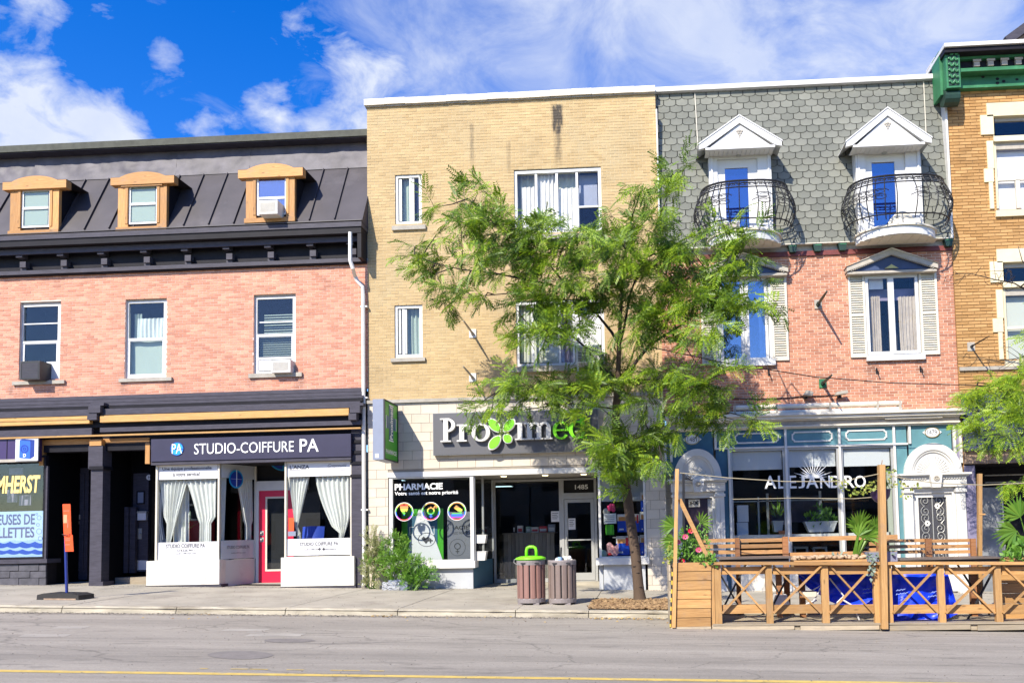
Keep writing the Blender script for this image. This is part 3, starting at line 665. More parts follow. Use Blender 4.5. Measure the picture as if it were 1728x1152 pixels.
for px in (-35, 35, 104, 172, 244, 313, 383, 453, 524, 592):
    xx = at(px, 425, -.2)[0]
    b = MB().box(xx-.085, xx+.085, -.26, -.05, z(425, -.2), z(415, -.2)).build('bracket', M['black2'], cor)
    MB().box(xx-.02, xx+.14, -.20, -.05, z(441, -.2), z(431, -.2)).box(xx-.05, xx+.11, -.14, -.05, z(445, -.2), z(441.3, -.2)).build('bracket_foot', M['black2'], cor)
MB().box(XCR-.12, XCR-.02, -.46, -.06, z(452, -.2), z(405.5, -.47)).build('end_bracket', M['black'], cor)
# --- mansard roof
YB, YT = -.47, .55; zB, zT = z(388, YB), z(296, YT)
roof = part('mansard_roof', B1, (-12.5, 0, zB))
def mp(x, t, off=0.): return (x, YB+(YT-YB)*t-off, zB+(zT-zB)*t+off*.4)
xs = list(np.arange(at(563, 360, YB)[0]-.66*20, XCR+.6, .66)); xs = [XL]+[x for x in xs if XL+.2 < x < XCR-.2]+[XCR]
for a, b in zip(xs[:-1], xs[1:]):
    k = random.uniform(-.008, .008)
    def fn(u, v, a=a, b=b, k=k):
        x = a+.004+(b-a-.008)*u; p = mp(x, v, .012*math.sin(math.pi*u)*math.sin(math.pi*v)*mnoise.noise((x*2, v*3, 1.))+k*v)
        return p
    g = MB().grid(fn, 6, 6)
    p = g.build('roof_panel', M['roofmetal'], roof, smooth=True)
    if b < XCR-.1: MB().beam(mp(b, .07, .02), mp(b, .985, .02), .022, .05).build('seam', M['roofmetal'], p)
MB().beam(mp(XL, .025, .012), mp(XCR, .025, .012), .02, .12, (0, 1, 0)).build('drip_flashing', M['roofmetal'], roof)
MB().quad(mp(XCR, 0), mp(XCR, 1), (XCR, 1.2, zT), (XCR, 1.2, zB)).build('end_panel', M['black2'], roof)
zS0, zS1 = z(296, .56), z(253, .66)
for a, b in ((-80, 60), (60, 299), (299, 423), (423, 465), (465, 640)):
    xa, xb = max(XL, at(a, 275, .6)[0]), min(XCR, at(b, 265, .6)[0])
    def fn(u, v, xa=xa, xb=xb, a=a):
        x = xa+(xb-xa)*u; n = mnoise.noise((x*1.6, v*1.6, a))*.024+mnoise.noise((x*4.5-v*3, v*3.5+x*2.0, 2+a))*.014
        if a == 60 or a == -80: n *= 1.6
        if a == 423: n *= .3
        e = math.sin(math.pi*min(1, max(0, v)))**.5
        return (x, .54+.12*v-n*e-.02, zS0-.03*(1-v)+(zS1-zS0)*v)
    MB().grid(fn, 46, 14).build('roof_sheet', M['roofsheet'], roof, smooth=True)
MB().box(XL, XCR+.01, .30, .9, z(243.5, .3), z(232.5, .3)).build('roof_edge', mat('roof_edge_metal', (.062, .065, .052), .6, var=.25, spec=.2), roof)
MB().box(XL, XCR, .34, .9, z(246, .34), z(243.8, .34)).build('drip_edge', M['black2'], roof)
MB().box(XL, XCR+.01, .91, 6, z(246, .34), z(243, .34)).build('roof_deck', M['black'], roof)
# --- dormers
for k, (c, h, wn) in enumerate(((( 17, 318, 99, 395), (5, 297, 112, 320), (35, 319, 84, 383)), ((199, 312, 281, 389), (187, 290, 294, 312), (216, 311, 265, 377)), ((415, 297, 497, 374), (402, 276, 511, 300), (432, 297, 483, 362)))):
    Y = -.46; a, b, c0, c1 = rc(*c, Y); d = part('dormer', B1, ((a+b)/2, Y, c0))
    yb = 1.0
    bm = MB().box(a+.04, b-.04, Y+.06, yb, c0+.01, c1+.08); bm.build('cheek', M['black'], d)
    wa, wb, wc, wd = rc(*wn, Y)
    MB().box(a, wa, Y, Y+.10, c0+.10, c1).build('casing', M['cedar_z'], d); MB().box(wb, b, Y, Y+.10, c0+.10, c1).build('casing', M['cedar_z'], d)
    MB().box(a-.03, b+.02, Y-.03, Y+.1, c0-.02, c0+.098).build('apron', M['cedar_x'], d)
    MB().box(wa-.07, wa-.001, Y-.018, Y-.001, wc, c1-.002).build('inner_trim', M['cedar_z'], d); MB().box(wb+.001, wb+.07, Y-.018, Y-.001, wc, c1-.002).build('inner_trim', M['cedar_z'], d)
    e0, e1, f0, f1 = rc(*h, Y-.06)
    def top(u): return f0+(f1-f0)*(.62+.38*max(0, math.sin(math.pi*min(1, max(0, (u-.16)/.68))))**.6 if .16 < u < .84 else .62)
    n = 22; pts = [(e0, f0+.02), (e1, f0+.02)]+[(e0+(e1-e0)*(1-i/n), top(1-i/n)) for i in range(n+1)]
    MB().prism(pts, Y-.07, Y+.12).build('pediment', M['cedar_x'], d)
    MB().prism([(p[0], p[1]+.008) if i > 1 else (p[0], f1-.12) for i, p in enumerate(pts)], Y-.06, yb-.1).build('dormer_roof', M['roofmetal'], d)
    MB().box(a+.1, b-.1, Y-.045, Y-.001, c1-.05, f0+.018).build('header_board', M['cedar_x'], d)
    f = MB(); frame(f, wa, wb, wc, wd, Y+.03, .05, .06); my = (351, 344, 334)[k]; f.pbox(wn[0]+3, my-2, wn[2]-3, my+2, Y+.025, .05)
    w = f.build('window', M['vinyl'], d)
    MB().box(wa+.05, wb-.05, Y+.045, Y+.049, wc+.05, wd-.05).build('pane', (GU, GU, GB)[k], w)
    MB().pbox(wn[0]+3, wn[1]+3, wn[2]-3, wn[3]-3, Y+.0592, .0006).build('curtain', M['sheer'] if k < 2 else M['blueside'], w)
    if k == 2: blinds(w, 438, 304, 480, 330, Y+.0587, 6, M['blueside'], .5)
ac_unit('white air conditioner leaning out of the right hand cedar dormer', 436, 338, 468, 361, -.78, .4, M['acwhite'], M['greige'])
# --- downpipe
dp = [pt(591, 392, -.50), pt(591, 440, -.50), pt(595, 452, -.47), pt(599, 466, -.16), pt(603, 474, -.12), pt(612, 484, -.11), pt(613, 500, -.11)]
x = dp[-1][0]; dp.append((x, -.11, zw(x, 0)+.12)); dp.append((x, -.2, zw(x, 0)+.03))
d = MB().tube(dp, .05, 8).build('downpipe', M['white'], B1)
for py in (519, 672, 860): MB().box(x-.075, x+.1, -.12, -.0, at(613, py)[1]-.02, at(613, py)[1]+.02).build('strap', M['vinyl'], d)
# --- shopfront cornice
sc_ = part('shopfront_cornice', B1, (-12.5, -.3, z(690)))
for i, (y0, y1, Y, mt) in enumerate(((663.5, 669.5, -.10, 'black2'), (670, 675.5, -.15, 'black2'), (676, 680.5, -.20, 'black2'), (681, 686, -.25, 'black'))):
    MB().box(XL, XA-.06, Y, .1, z(y1, Y), z(y0, Y)).build('board', M[mt], sc_)
MB().box(XL, XA-.1, -.30, .1, z(696, -.3), z(686.3, -.25)).build('board', M['black2'], sc_)
xc = at(160, 700, -.3)[0]
MB().box(XL, xc-.12, -.33, -.2, z(709.5, -.33), z(697, -.33)).build('lumber_strip', M['pine_x'], sc_)
MB().box(xc+.16, XA-.38, -.33, -.2, z(708.5, -.33), z(697, -.33)).build('lumber_strip', M['pine_x'], sc_)
MB().box(XL, xc-.12, -.345, -.331, z(703, -.33), z(701.5, -.33)).build('lumber_edge', M['pine_x'], sc_)
MB().box(XL, XA-.1, -.19, .1, z(717, -.19), z(697, -.33)).build('soffit_board', M['black'], sc_)
MB().box(XL, xc-.1, -.27, -.195, z(729, -.27), z(717.5, -.27)).build('fascia_board', M['black2'], sc_)
MB().box(xc+.12, XA-.1, -.27, -.195, z(725, -.27), z(717.5, -.27)).build('fascia_board', M['black2'], sc_)
MB().box(XL, XA-.1, -.28, -.21, z(732, -.27), z(729.3, -.27)).build('lumber_edge', M['pine_x'], sc_)
MB().box(XL, XA-.1, -.02, .3, z(757, 0), z(717.3, 0)).build('lintel', M['black'], sc_)
# scroll block over the column and right pilaster
for (x0, x1) in ((147, 173), (588, 611)):
    s = MB().pbox(x0+2, 684, x1-4, 696, -.42, .15).pbox(x0, 696.5, x1-10, 708, -.40, .2).pbox(x0+6, 679.5, x1+2, 684, -.38, .2).build('scroll_block', M['black2'], sc_)
col = MB().pbox(152, 792, 172, 981, -.10, .3).build('column', M['black2'], B1)
MB().pbox(149, 752, 173, 790, -.14, .36).build('capital', M['black2'], col); MB().pbox(151, 741, 171, 751.5, -.16, .36).build('capital_band', M['cedar_x'], col); MB().pbox(150, 786, 174, 791.5, -.16, .38).build('capital_band', M['black'], col)
a, b, c, d_ = rc(150, 981, 174, 990, -.12); MB().box(a, b, -.13, .3, zw(a, 0)-.05, d_).build('column_base', M['black2'], col)
a, b, c, d_ = rc(593, 735, 610, 990, -.08); pil = MB().box(a, b, -.08, .3, zw(b, 0)-.05, z(733, -.08)).build('pilaster', M['black2'], B1)
for y in (742, 760, 778, 800): MB().pbox(591, y, 611.5, y+5, -.12, .04).build('pilaster_band', M['black'], pil)

# --- left shop: window over painted block plinth
zg = lambda px: zw(at(px, 985)[0], 0)
shop = part('shop_window', B1, (-17, 0, zg(0)))
f = MB(); a, b, c, d_ = rc(-70, 770, 76, 944, -.04); frame(f, a, b, c, d_, -.04, .05, .1); f.build('frame', M['black'], shop)
pane(shop, -66, 774, 72, 941, .0, GD)
base = part('plinth', B1, (-17, 0, zg(0)))
MB().pbox(-70, 944, 79, 951, -.12, .5).build('ledge', M['black2'], base)
mm_ = mat('painted_block', (.075, .072, .085), .6, var=.3, vscale=5, dirt=(.36, .35, .33), dscale=6, dmin=.68)
MB().pbox(-70, 951.2, 76, 992, -.02, .4).build('backing', M['black'], base)
for r, (y0, y1) in enumerate(((952, 962.5), (963.5, 974), (975, 988))):
    x = -70-(15 if r % 2 else 0)
    while x < 76:
        MB().pbox(max(x, -70), y0, min(x+33, 77), y1, -.06+random.uniform(-.006, .006), .05).build('block', mm_, base); x += 34
rm = MB(); room(rm, -70, 770, 74, 944, .1, 1.6); rm.build('interior', M['dark'], B1)
post = thing('window_poster', 'pale blue poster with blue waves and lettering inside the shop window at the left edge', 'poster', (at(20, 900, .03)[0], .03, at(20, 940, .03)[1]))
a, b, c, d_ = rc(-68, 863, 73, 940, .03); MB().box(a, b, .03, .045, c, d_).build('sheet', M['poster'], post)
ptext('EUSES DE', -4, 867, 59, 885, .029, bold=.02).build('lettering', M['posterblue'], post); ptext('LLETTES', -3, 889, 58, 907, .029, bold=.02).build('lettering', M['posterblue'], post)
for (y0, amp, hh, mtx) in ((913, 3.5, 9, 'wave'), (926, 3.0, 7, 'wave')):
    pts = []; lo = []
    for i in range(95):
        px = -67+i*1.47; pts.append(at(px, y0+amp*abs(math.sin((px+4)/21*math.pi)), .029)); lo.append(at(px, y0+hh+amp*.7*abs(math.sin((px+9)/21*math.pi)), .029))
    mw = MB()
    for i in range(94): mw.add([(pts[i][0], .028, pts[i][1]), (pts[i+1][0], .028, pts[i+1][1]), (lo[i+1][0], .028, lo[i+1][1]), (lo[i][0], .028, lo[i][1])], [(0, 3, 2, 1)])
    mw.build('wave_print', M[mtx], post)
for (px, py, r) in ((66, 873, 4), (64, 885, 3), (66, 896, 5), (68, 908, 4), (62, 867, 2)):
    a, c = at(px, py, .029); MB().ring(a, c, r/67, r/67, .01, .01, .027, .029, n=14).build('bubble_print', M['wave'], post)
ptext('AMHERST', -22, 802, 68, 832, -.002, bold=.035, shear=.12).build('window_lettering', M['creamink'], shop)
for (x0, y0, x1, y1) in ((15, 789, 38, 800), (12, 826, 29, 847), (32, 835, 52, 852)): MB().pbox(x0, y0, x1, y1, .35, .03).build('shelf_item', M['lav'], shop)
sg = thing('shop_sign', 'dark purple fascia sign with a white square picturing a blue camera', 'sign', (at(20, 778, -.2)[0], -.2, at(20, 778)[1]))
MB().pbox(-70, 737, 62, 779, -.22, .18).build('sign_box', M['purple'], sg); MB().pbox(-70, 775, 63, 780, -.24, .02).build('sign_trim', M['greige'], sg); MB().pbox(11, 738, 12, 775, -.228, .008).build('sign_joint', M['black'], sg)
pic = MB().pbox(26, 737.5, 64, 777, -.26, .035).build('picture_panel', M['film'], sg)
cam_ = MB(); cx, cz = at(45, 757, -.27); k = 1/66.
cam_.prism([(cx-13*k, cz-15*k), (cx+6*k, cz-17*k), (cx+6*k, cz+13*k), (cx-13*k, cz+15*k)], -.266, -.2605)
cam_.build('camera_print', mat('camera_blue', (.02, .12, .62), .5), pic)
MB().prism([(cx+6.2*k, cz-17*k), (cx+13*k, cz-13*k), (cx+13*k, cz+15*k), (cx+6.2*k, cz+13*k)], -.266, -.2605).prism([(cx-13*k, cz+15.2*k), (cx+6*k, cz+13.2*k), (cx+13*k, cz+15.2*k), (cx-8*k, cz+17*k)], -.266, -.2605).build('camera_print', M['posterblue'], pic)
MB().ring(cx-4*k, cz, 7*k, 7*k, 2*k, 2*k, -.27, -.2665, n=18).ring(cx-4*k, cz, 3*k, 3*k, 1.6*k, 1.6*k, -.27, -.2665, n=14).build('lens_print', M['logoblue'], pic)
text('D', (cx-6*k, cx-1*k, cz-14*k, cz-8*k), -.267, bold=.03).build('lettering', M['whiteink'], pic)
# --- left recess
rec = part('door_recess', B1, (at(113, 985)[0], .5, zg(110)))
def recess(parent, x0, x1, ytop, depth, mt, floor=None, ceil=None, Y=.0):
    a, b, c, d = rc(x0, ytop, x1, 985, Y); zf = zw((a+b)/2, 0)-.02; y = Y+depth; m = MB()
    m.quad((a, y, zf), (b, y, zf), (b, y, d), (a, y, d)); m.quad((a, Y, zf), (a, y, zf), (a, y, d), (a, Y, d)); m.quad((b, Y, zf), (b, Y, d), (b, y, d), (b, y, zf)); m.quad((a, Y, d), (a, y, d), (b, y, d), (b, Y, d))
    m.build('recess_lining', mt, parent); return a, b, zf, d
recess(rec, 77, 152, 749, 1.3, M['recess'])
dr = part('door', B1, (at(113, 985)[0], 1.2, zg(110)))
a, b, c, d_ = rc(84, 790, 150, 978, 1.28); MB().box(a, b, 1.24, 1.29, c, d_).build('leaf', M['black2'], dr)
f = MB(); frame(f, a+.1, b-.1, c+.25, d_-.15, 1.215, .04, .025); f.build('panel_moulding', M['black2'], dr)
MB().pbox(124, 868, 135, 876, 1.22, .015).pbox(129, 879, 133, 884, 1.22, .015).build('name_plate', M['greige'], dr)
f = MB().pbox(66, 741, 152, 750, -.03, .2).build('recess_trim', M['cedar_x'], B1); MB().pbox(66, 750.2, 73, 785, -.03, .2).build('recess_trim', M['cedar_z'], B1)
MB().pbox(76, 786, 79, 945, -.07, .06).build('corner_trim', M['black2'], B1)
# --- right recess with two doors
rec2 = part('door_recess', B1, (at(212, 985)[0], .5, zg(212)))
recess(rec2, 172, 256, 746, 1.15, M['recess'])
MB().pbox(174, 739, 252, 747, -.03, .2).build('recess_trim', M['cedar_x'], B1); MB().pbox(245, 747.2, 252.5, 782, -.03, .2).build('recess_trim', M['cedar_z'], B1)
a, b, c, d_ = rc(174, 966, 256, 985, .6); MB().box(a, b, .55, 1.14, zw(a, 0)-.03, zw(a, 0)+.16).build('step', M['deck_x'], rec2)
for k, (x0, x1) in enumerate(((186, 213), (224, 250))):
    Y = 1.06; dr = part('door', B1, (at((x0+x1)/2, 960, Y)[0], Y, at((x0+x1)/2, 962, Y)[1]))
    MB().pbox(x0, 798, x1, 964, Y, .06).build('leaf', M['black2'], dr)
    MB().pbox(x0+2, 945, x1-1, 961, Y-.012, .011).build('kick_plate', M['film'], dr)
    f = MB(); pframe(f, x0+6, 828, x1-6, 850, Y-.02, 2, .018); f.build('door_light', M['black'], dr); MB().pbox(x0+8.2, 830.2, x1-8.2, 848, Y-.012, .01).build('pane', M['blueside'], dr)
    mb = MB().pbox(x0+8, 865, x0+22, 877, Y-.1, .09).build('mailbox', M['film'], dr); MB().pbox(x0+7, 862, x0+23, 865.2, Y-.11, .1).build('mailbox_lid', M['greyframe'], mb)
    cx, cz = at((x0+17, x1-14)[k], 900, Y-.05)
    MB().sphere((cx, Y-.04, cz), .03, 8, 6).build('handle', M['greyframe'], dr)
    if k == 1: MB().pbox(230, 891, 239, 909, Y-.02, .018).build('lock_plate', M['greyframe'], dr)
    cx, cz = at((188, 252)[k], 805, Y-.1); n = MB().disc(cx, cz, .09, .075, Y-.1, Y-.085).build('number_plate', M['film'], dr)
    text('8' if k == 0 else 'H', (cx-.03, cx+.03, cz-.04, cz+.04), Y-.102).build('lettering', M['inkgrey'], n)
MB().pbox(209, 855, 216, 966, .86, .12).pbox(219, 855, 228, 966, .90, .1).build('door_post', M['black2'], rec2)
MB().pbox(194, 755, 214, 759, .5, .2).build('ceiling_lamp', M['greyframe'], rec2)
# --- salon: sign, two bays, recessed red door
zs = lambda px: zw(at(px, 980)[0], 0)
sg = thing('shop_sign', 'dark violet fascia sign lettered STUDIO-COIFFURE PA with a round blue logo', 'sign', (at(424, 780, -.2)[0], -.2, at(424, 780, -.2)[1]))
MB().pbox(255, 736, 592, 774, -.22, .2).build('sign_board', M['navy'], sg); MB().pbox(255, 774.2, 592, 780, -.19, .16).build('sign_trim', M['black2'], sg)
ptext('STUDIO-COIFFURE', 328, 746, 496, 764, -.221, ext=.012).build('lettering', M['whiteink'], sg); ptext('PA', 506, 740, 538, 762, -.221, ext=.012, bold=.008).build('lettering', M['whiteink'], sg)
def logo(parent, px, py, r, Y):
    cx, cz = at(px, py, Y); r = r/67
    l = MB().disc(cx, cz, r, r, Y-.012, Y-.0005, 28).build('logo', M['cyan'], parent)
    MB().ring(cx, cz, r*1.02, r*1.02, r*.1, r*.1, Y-.016, Y-.0125, n=28).box(cx-r, cx+r, Y-.0155, Y-.0125, cz-r*.12, cz+r*.0).build('logo_ring', M['logoblue'], l)
    text('PA', (cx-r*.75, cx+r*.8, cz-r*.7, cz+r*.75), Y-.0165, ext=.003).build('logo_letters', M['whiteink'], l)
logo(sg, 299, 757, 11.5, -.221)
salon = part('salon_front', B1, (at(420, 980)[0], 0, zs(420)))
YF = -.06
def bay(name, x0, x1, ytop, yp0, yp1, px0, px1):
    by = part(name, B1, (at((x0+x1)/2, 980)[0], YF, zs(x0)))
    f = MB(); pframe(f, x0, ytop, x1, yp0, YF, 3, .09, 2.2, 2); f.build('frame', M['cream'], by)
    pane(by, x0+3, ytop+2, x1-3, yp0-2, YF+.05, GD); return by
L_ = bay('bay_window', 262, 370, 782, 946, 980, 247, 370)
R_ = bay('bay_window', 480, 594, 777, 940, 975, 474, 597)
# plinths
for (x0, x1, y0, par) in ((247, 370, 945, L_), (474, 597.5, 939, R_)):
    a, b, c, d_ = rc(x0, y0, x1, 980, YF-.12); MB().box(a, b, YF-.12, .3, zw(b, 0)+.07, d_).build('plinth', M['plinth'], par)
    MB().box(a-.02, b+.03, YF-.10, .35, zw(b, 0)-.1, zw(b, 0)+.068).build('kick_board', M['black2'], par)
# angled return of the left bay and recessed door
xa0 = at(370, 900, YF)[0]; YD = 1.05; xb0 = at(431, 900, YD)[0]
zt_, zp = at(424, 780, -.06)[1], at(310, 946, YF)[1]
def ang(u, zz, o=0.): return (xa0+.02+(xb0-xa0-.02)*u+o, YF+.02+(YD-YF-.02)*u-o*.6, zz)
an = part('side_window', B1, ang(.5, zp))
MB().quad(ang(0, zw(xa0, 0)-.02), ang(1, zw(xa0, 0)-.02), ang(1, zp), ang(0, zp)).build('plinth', M['plinth'], an)
MB().quad(ang(0, zp, .0), ang(1, zp, .0), (xb0-.3, YD, zp), (xa0-.1, YF+.1, zp)).build('sill', M['plinth'], an)
MB().quad(ang(0, zp), ang(1, zp), ang(1, zt_), ang(0, zt_)).build('pane', GD, an)
MB().quad(ang(.02, zt_-.36, -.012), ang(.98, zt_-.36, -.012), ang(.98, zt_, -.012), ang(.02, zt_, -.012)).build('film_band', M['film'], an)
MB().quad(ang(.02, zp+.02, -.012), ang(.98, zp+.02, -.012), ang(.98, zp+.50, -.012), ang(.02, zp+.50, -.012)).build('film_band', M['film'], an)
MB().beam(ang(1, zp), ang(1, zt_), .05, .05).build('mullion', M['cream'], an)
def angdrape(u0, u1, ul):
    def fn(u, v):
        a = u0+(u1-u0)*u if ul is None else ul(u, v); zz = zp+.45+(zt_-.3-zp-.45)*v
        p = ang(a, zz); o = .035*math.sin(u*40); return (p[0]-.10-o, p[1]+.06+o*.5, zz)
    MB().grid(fn, 40, 12).build('curtain', M['curtain'], an, smooth=True)
angdrape(0, 1, lambda u, v: .0+u*(.16 if v > .3 else .16)+.06*v*u)
angdrape(0, 1, lambda u, v: (.45+.37*(1-v)**.7 if v > .25 else .75)+u*(.99-(.45+.37*(1-v)**.7 if v > .25 else .75)) if v > .25 else .78+u*.16)
cx, cz = at(397, 808, .4)[0], at(397, 808, .4)[1]
def adisc(r, o, n=24): return [(lambda p: (p[0], p[1], p[2]))(ang(.42+r*math.cos(2*math.pi*i/n)/(math.hypot(xb0-xa0, YD-YF)), cz+r*math.sin(2*math.pi*i/n), o)) for i in range(n)]
MB().quad(*adisc(.24, .012)).build('logo', M['cyan'], an); MB().quad(*adisc(.20, .016)).build('logo_face', M['logoblue'], an)
MB().beam(ang(.42, cz-.2, .03), ang(.42, cz+.26, .03), .02, .004).beam(ang(.42-.15, cz, .031), ang(.42+.15, cz, .031), .02, .004).build('logo_bars', M['film'], an)
ang_t = text('STUDIO COIFFURE PA', (0, 1, 0, 1), 0, ext=0)
def mapang(tm, u0, u1, z0, z1): tm.v = [ang(u0+(u1-u0)*x, z0+(z1-z0)*zz, .008) for x, y, zz in tm.v]; return tm
mapang(ang_t, .18, .82, zp+.28, zp+.36).build('lettering', M['inkgrey'], an); mapang(text('studiocoiffurepa.com', (0, 1, 0, 1), 0, ext=0), .3, .7, zp+.15, zp+.19).build('lettering', M['inkgrey'], an)
# door wall
zf = zw(xb0, 0)
dw = part('door_recess', B1, (xb0, YD, zf))
xr = at(500, 900, YD)[0]
MB().box(xb0-.02, xr+.6, YD+.12, YD+.2, zf-.1, zt_+.1).build('door_wall', M['dark'], dw)
a, b, c, d_ = rc(428, 811, 500, 827, YD); MB().box(xb0+.02, b+.3, YD-.02, YD+.1, c, d_).build('door_head', M['white'], dw)
a2, b2, c2, d2 = rc(428, 827, 437, 970, YD); MB().box(xb0+.02, b2, YD-.02, YD+.1, zf, c-.002).build('door_jamb', M['white'], dw)
red = part('door', B1, (b2+.4, YD, zf))
dl, dr_, dz1 = b2+.004, b2+.95, c-.004; zc = lambda py: at(460, py, YD)[1]
f = MB(); frame(f, dl, dr_, zf+.03, dz1, YD, .165, .05, .16, .30); f.build('leaf', M['red'], red)
f = MB(); frame(f, dl+.166, dr_-.166, zf+.33, dz1-.161, YD+.005, .05, .04); f.build('light_trim', M['cream'], red)
MB().box(dl+.216, dr_-.216, YD+.02, YD+.026, zf+.38, dz1-.211).build('pane', GD, red)
for py in (899, 910): cx, cz = at(442, py, YD); MB().sphere((cx, YD-.03, cz), .032, 10, 6).box(cx-.05, cx+.05, YD-.008, YD-.001, cz-.06, cz+.06).build('handle', M['greyframe'], red)
MB().box(xb0+.02, xr+.6, YD-.3, YD+.1, zf-.1, zf+.028).build('threshold', M['grey_stone'], dw)
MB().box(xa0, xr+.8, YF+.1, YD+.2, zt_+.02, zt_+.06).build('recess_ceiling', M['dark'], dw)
cx, cz = at(476, 765, YD); MB().disc(cx, cz, .46, .46, YD+.095, YD+.115, 28, 180, 360).build('transom_disc', M['logoblue'], dw)
MB().ring(cx, cz, .46, .46, .035, .035, YD+.085, YD+.0945, 180, 360).box(cx-.02, cx+.02, YD+.085, YD+.0945, cz-.43, cz).build('transom_ring', M['cyan'], dw)
# films, lettering, curtains
def band(par, x0, y0, x1, y1): return MB().pbox(x0, y0, x1, y1, YF+.045, .004).build('film_band', M['film'], par)
bd = band(L_, 265, 784, 367, 808)
ptext('Une équipe professionnelle', 274, 787, 357, 794, YF+.042, ext=0, bold=.025).build('lettering', M['inkgrey'], bd); ptext('à votre service!', 292, 796, 337, 803, YF+.042, ext=0, bold=.025).build('lettering', M['inkgrey'], bd)
bd = band(L_, 265, 914, 367, 944)
ptext('STUDIO COIFFURE PA', 280, 917, 346, 924, YF+.042, ext=0, bold=.025).build('lettering', M['inkgrey'], bd); ptext('514.526.9411', 299, 926, 328, 930, YF+.042, ext=0, bold=.025).build('lettering', M['inkgrey'], bd); ptext('studiocoiffurepa.com', 296, 932, 331, 935, YF+.042, ext=0, bold=.025).build('lettering', M['inkgrey'], bd)
bd = band(R_, 483, 779, 591, 803)
ptext("L'ANZA", 489, 784, 522, 791, YF+.042, ext=0, bold=.025).build('lettering', M['inkgrey'], bd); ptext('Greyceutic', 553, 782, 585, 789, YF+.044, ext=0, shear=.4).build('lettering', M['inkgrey'], bd)
MB().pbox(489, 792, 520, 792.8, YF+.0435, .001).pbox(555, 790, 583, 790.7, YF+.0435, .001).pbox(555, 793, 583, 793.7, YF+.0435, .001).build('lettering', M['inkgrey'], bd)
bd = band(R_, 483, 908, 591, 936)
ptext('STUDIO COIFFURE PA', 506, 914, 571, 920, YF+.042, ext=0, bold=.025).build('lettering', M['inkgrey'], bd); ptext('studiocoiffurepa     studiocoiffure', 512, 925, 567, 928, YF+.042, ext=0, bold=.025).build('lettering', M['inkgrey'], bd)
for px in (538, 545): cx, cz = at(px, 926, YF); MB().disc(cx, cz, .035, .035, YF+.042, YF+.0435, 14).build('social_mark', M['inkgrey'], bd)
YC = YF+.16
drape(L_, 267, 806, 318, 916, YC, 7, .03, None, lambda v: .02+.28*(1-v)*(v > .3)+(.26 if v <= .3 else 0), lambda v: (.98 if v > .92 else .42+.56*v))
drape(L_, 308, 806, 366, 916, YC, 6, .03, None, lambda v: (.06+.55*(1-v)**.8 if v > .3 else .5), lambda v: (.98 if v > .3 else .85))
drape(L_, 264, 830, 280, 916, YC+.1, 4, .03, M['blueside'], None, lambda v: .98-.4*math.sin(v*3))
drape(L_, 292, 806, 318, 916, YC+.15, 4, .03)
drape(R_, 484, 801, 524, 910, YC, 6, .03, None, lambda v: (.02+.4*(1-v) if v > .15 else .42), lambda v: (.35+.62*v if v > .15 else .6))
drape(R_, 530, 801, 591, 910, YC, 7, .035, None, lambda v: (.02+.66*(1-v)**1.6 if v > .12 else .68), lambda v: (1.0 if v > .35 else .8+.2*v/.35))
# salon interior
rm = MB(); a, b = at(250, 900)[0], at(597, 900)[0]
rm.quad((a, 4, zf-.05), (b, 4, zf-.05), (b, 4, zt_+.3), (a, 4, zt_+.3)); rm.quad((a, .05, zf), (a, 4, zf), (a, 4, zt_+.3), (a, .05, zt_+.3)); rm.quad((b, .05, zf), (b, .05, zt_+.3), (b, 4, zt_+.3), (b, 4, zf)); rm.quad((a, YF+.1, zt_+.015), (a, 4, zt_+.015), (b, 4, zt_+.015), (b, YF+.1, zt_+.015))
rm.build('interior', M['dark'], B1); sheet(MB(), a, b, .4, 4, .01).build('interior_floor', M['darkwarm'], B1)
MB().box(XL, XA, .31, .4, z(745, .3), zb-.0).build('backing_wall', M['dark'], B1)
a, b, c, d_ = rc(508, 887, 545, 912, .5)
ch = thing('salon_chair', 'bright blue salon chair back seen behind the right salon window', 'chair', ((a+b)/2, .6, zs(520)))
MB().grid(lambda u, v: (a+(b-a)*u, .55-.10*math.sin(math.pi*u)+.06*v, c+(d_-c)*v-.03*abs(u-.5)*v), 12, 4).build('backrest', M['chair'], ch, smooth=True)
MB().box(a+.05, b-.05, .62, 1.1, c-.12, c-.02).build('seat', M['chair'], ch); MB().tube([((a+b)/2, .85, c-.12), ((a+b)/2, .85, zs(520)+.02)], .04).build('pedestal', M['greyframe'], ch)
t = thing('display_stand', 'red display unit with bottles inside the left salon window', 'display stand', (at(330, 900, .9)[0], .9, zs(330)))
MB().pbox(312, 878, 352, 915, .8, .3).build('cabinet', mat('red_cabinet', (.35, .02, .02), .5), t); MB().pbox(300, 875, 330, 878, .75, .3).pbox(300, 850, 325, 853, .75, .3).build('shelf', M['greyframe'], t)
for i in range(7):
    p = pt(303+i*3.6, 875, .85); MB().lathe([(.02, 0), (.02, .16), (.008, .18), (.008, .21)], p, 8).build('bottle', (M['dark'], M['greyframe'], M['mint'])[i % 3], t)
sc2 = thing('window_sticker', 'red, white and blue sticker in the lower left corner of the right salon window', 'sticker', pt(493, 900, YF+.04))
MB().pbox(487, 873, 496, 895, YF+.04, .003).build('upper_half', M['orange'], sc2); MB().pbox(486, 896, 499, 904, YF+.04, .003).build('lower_half', M['blueside'], sc2)
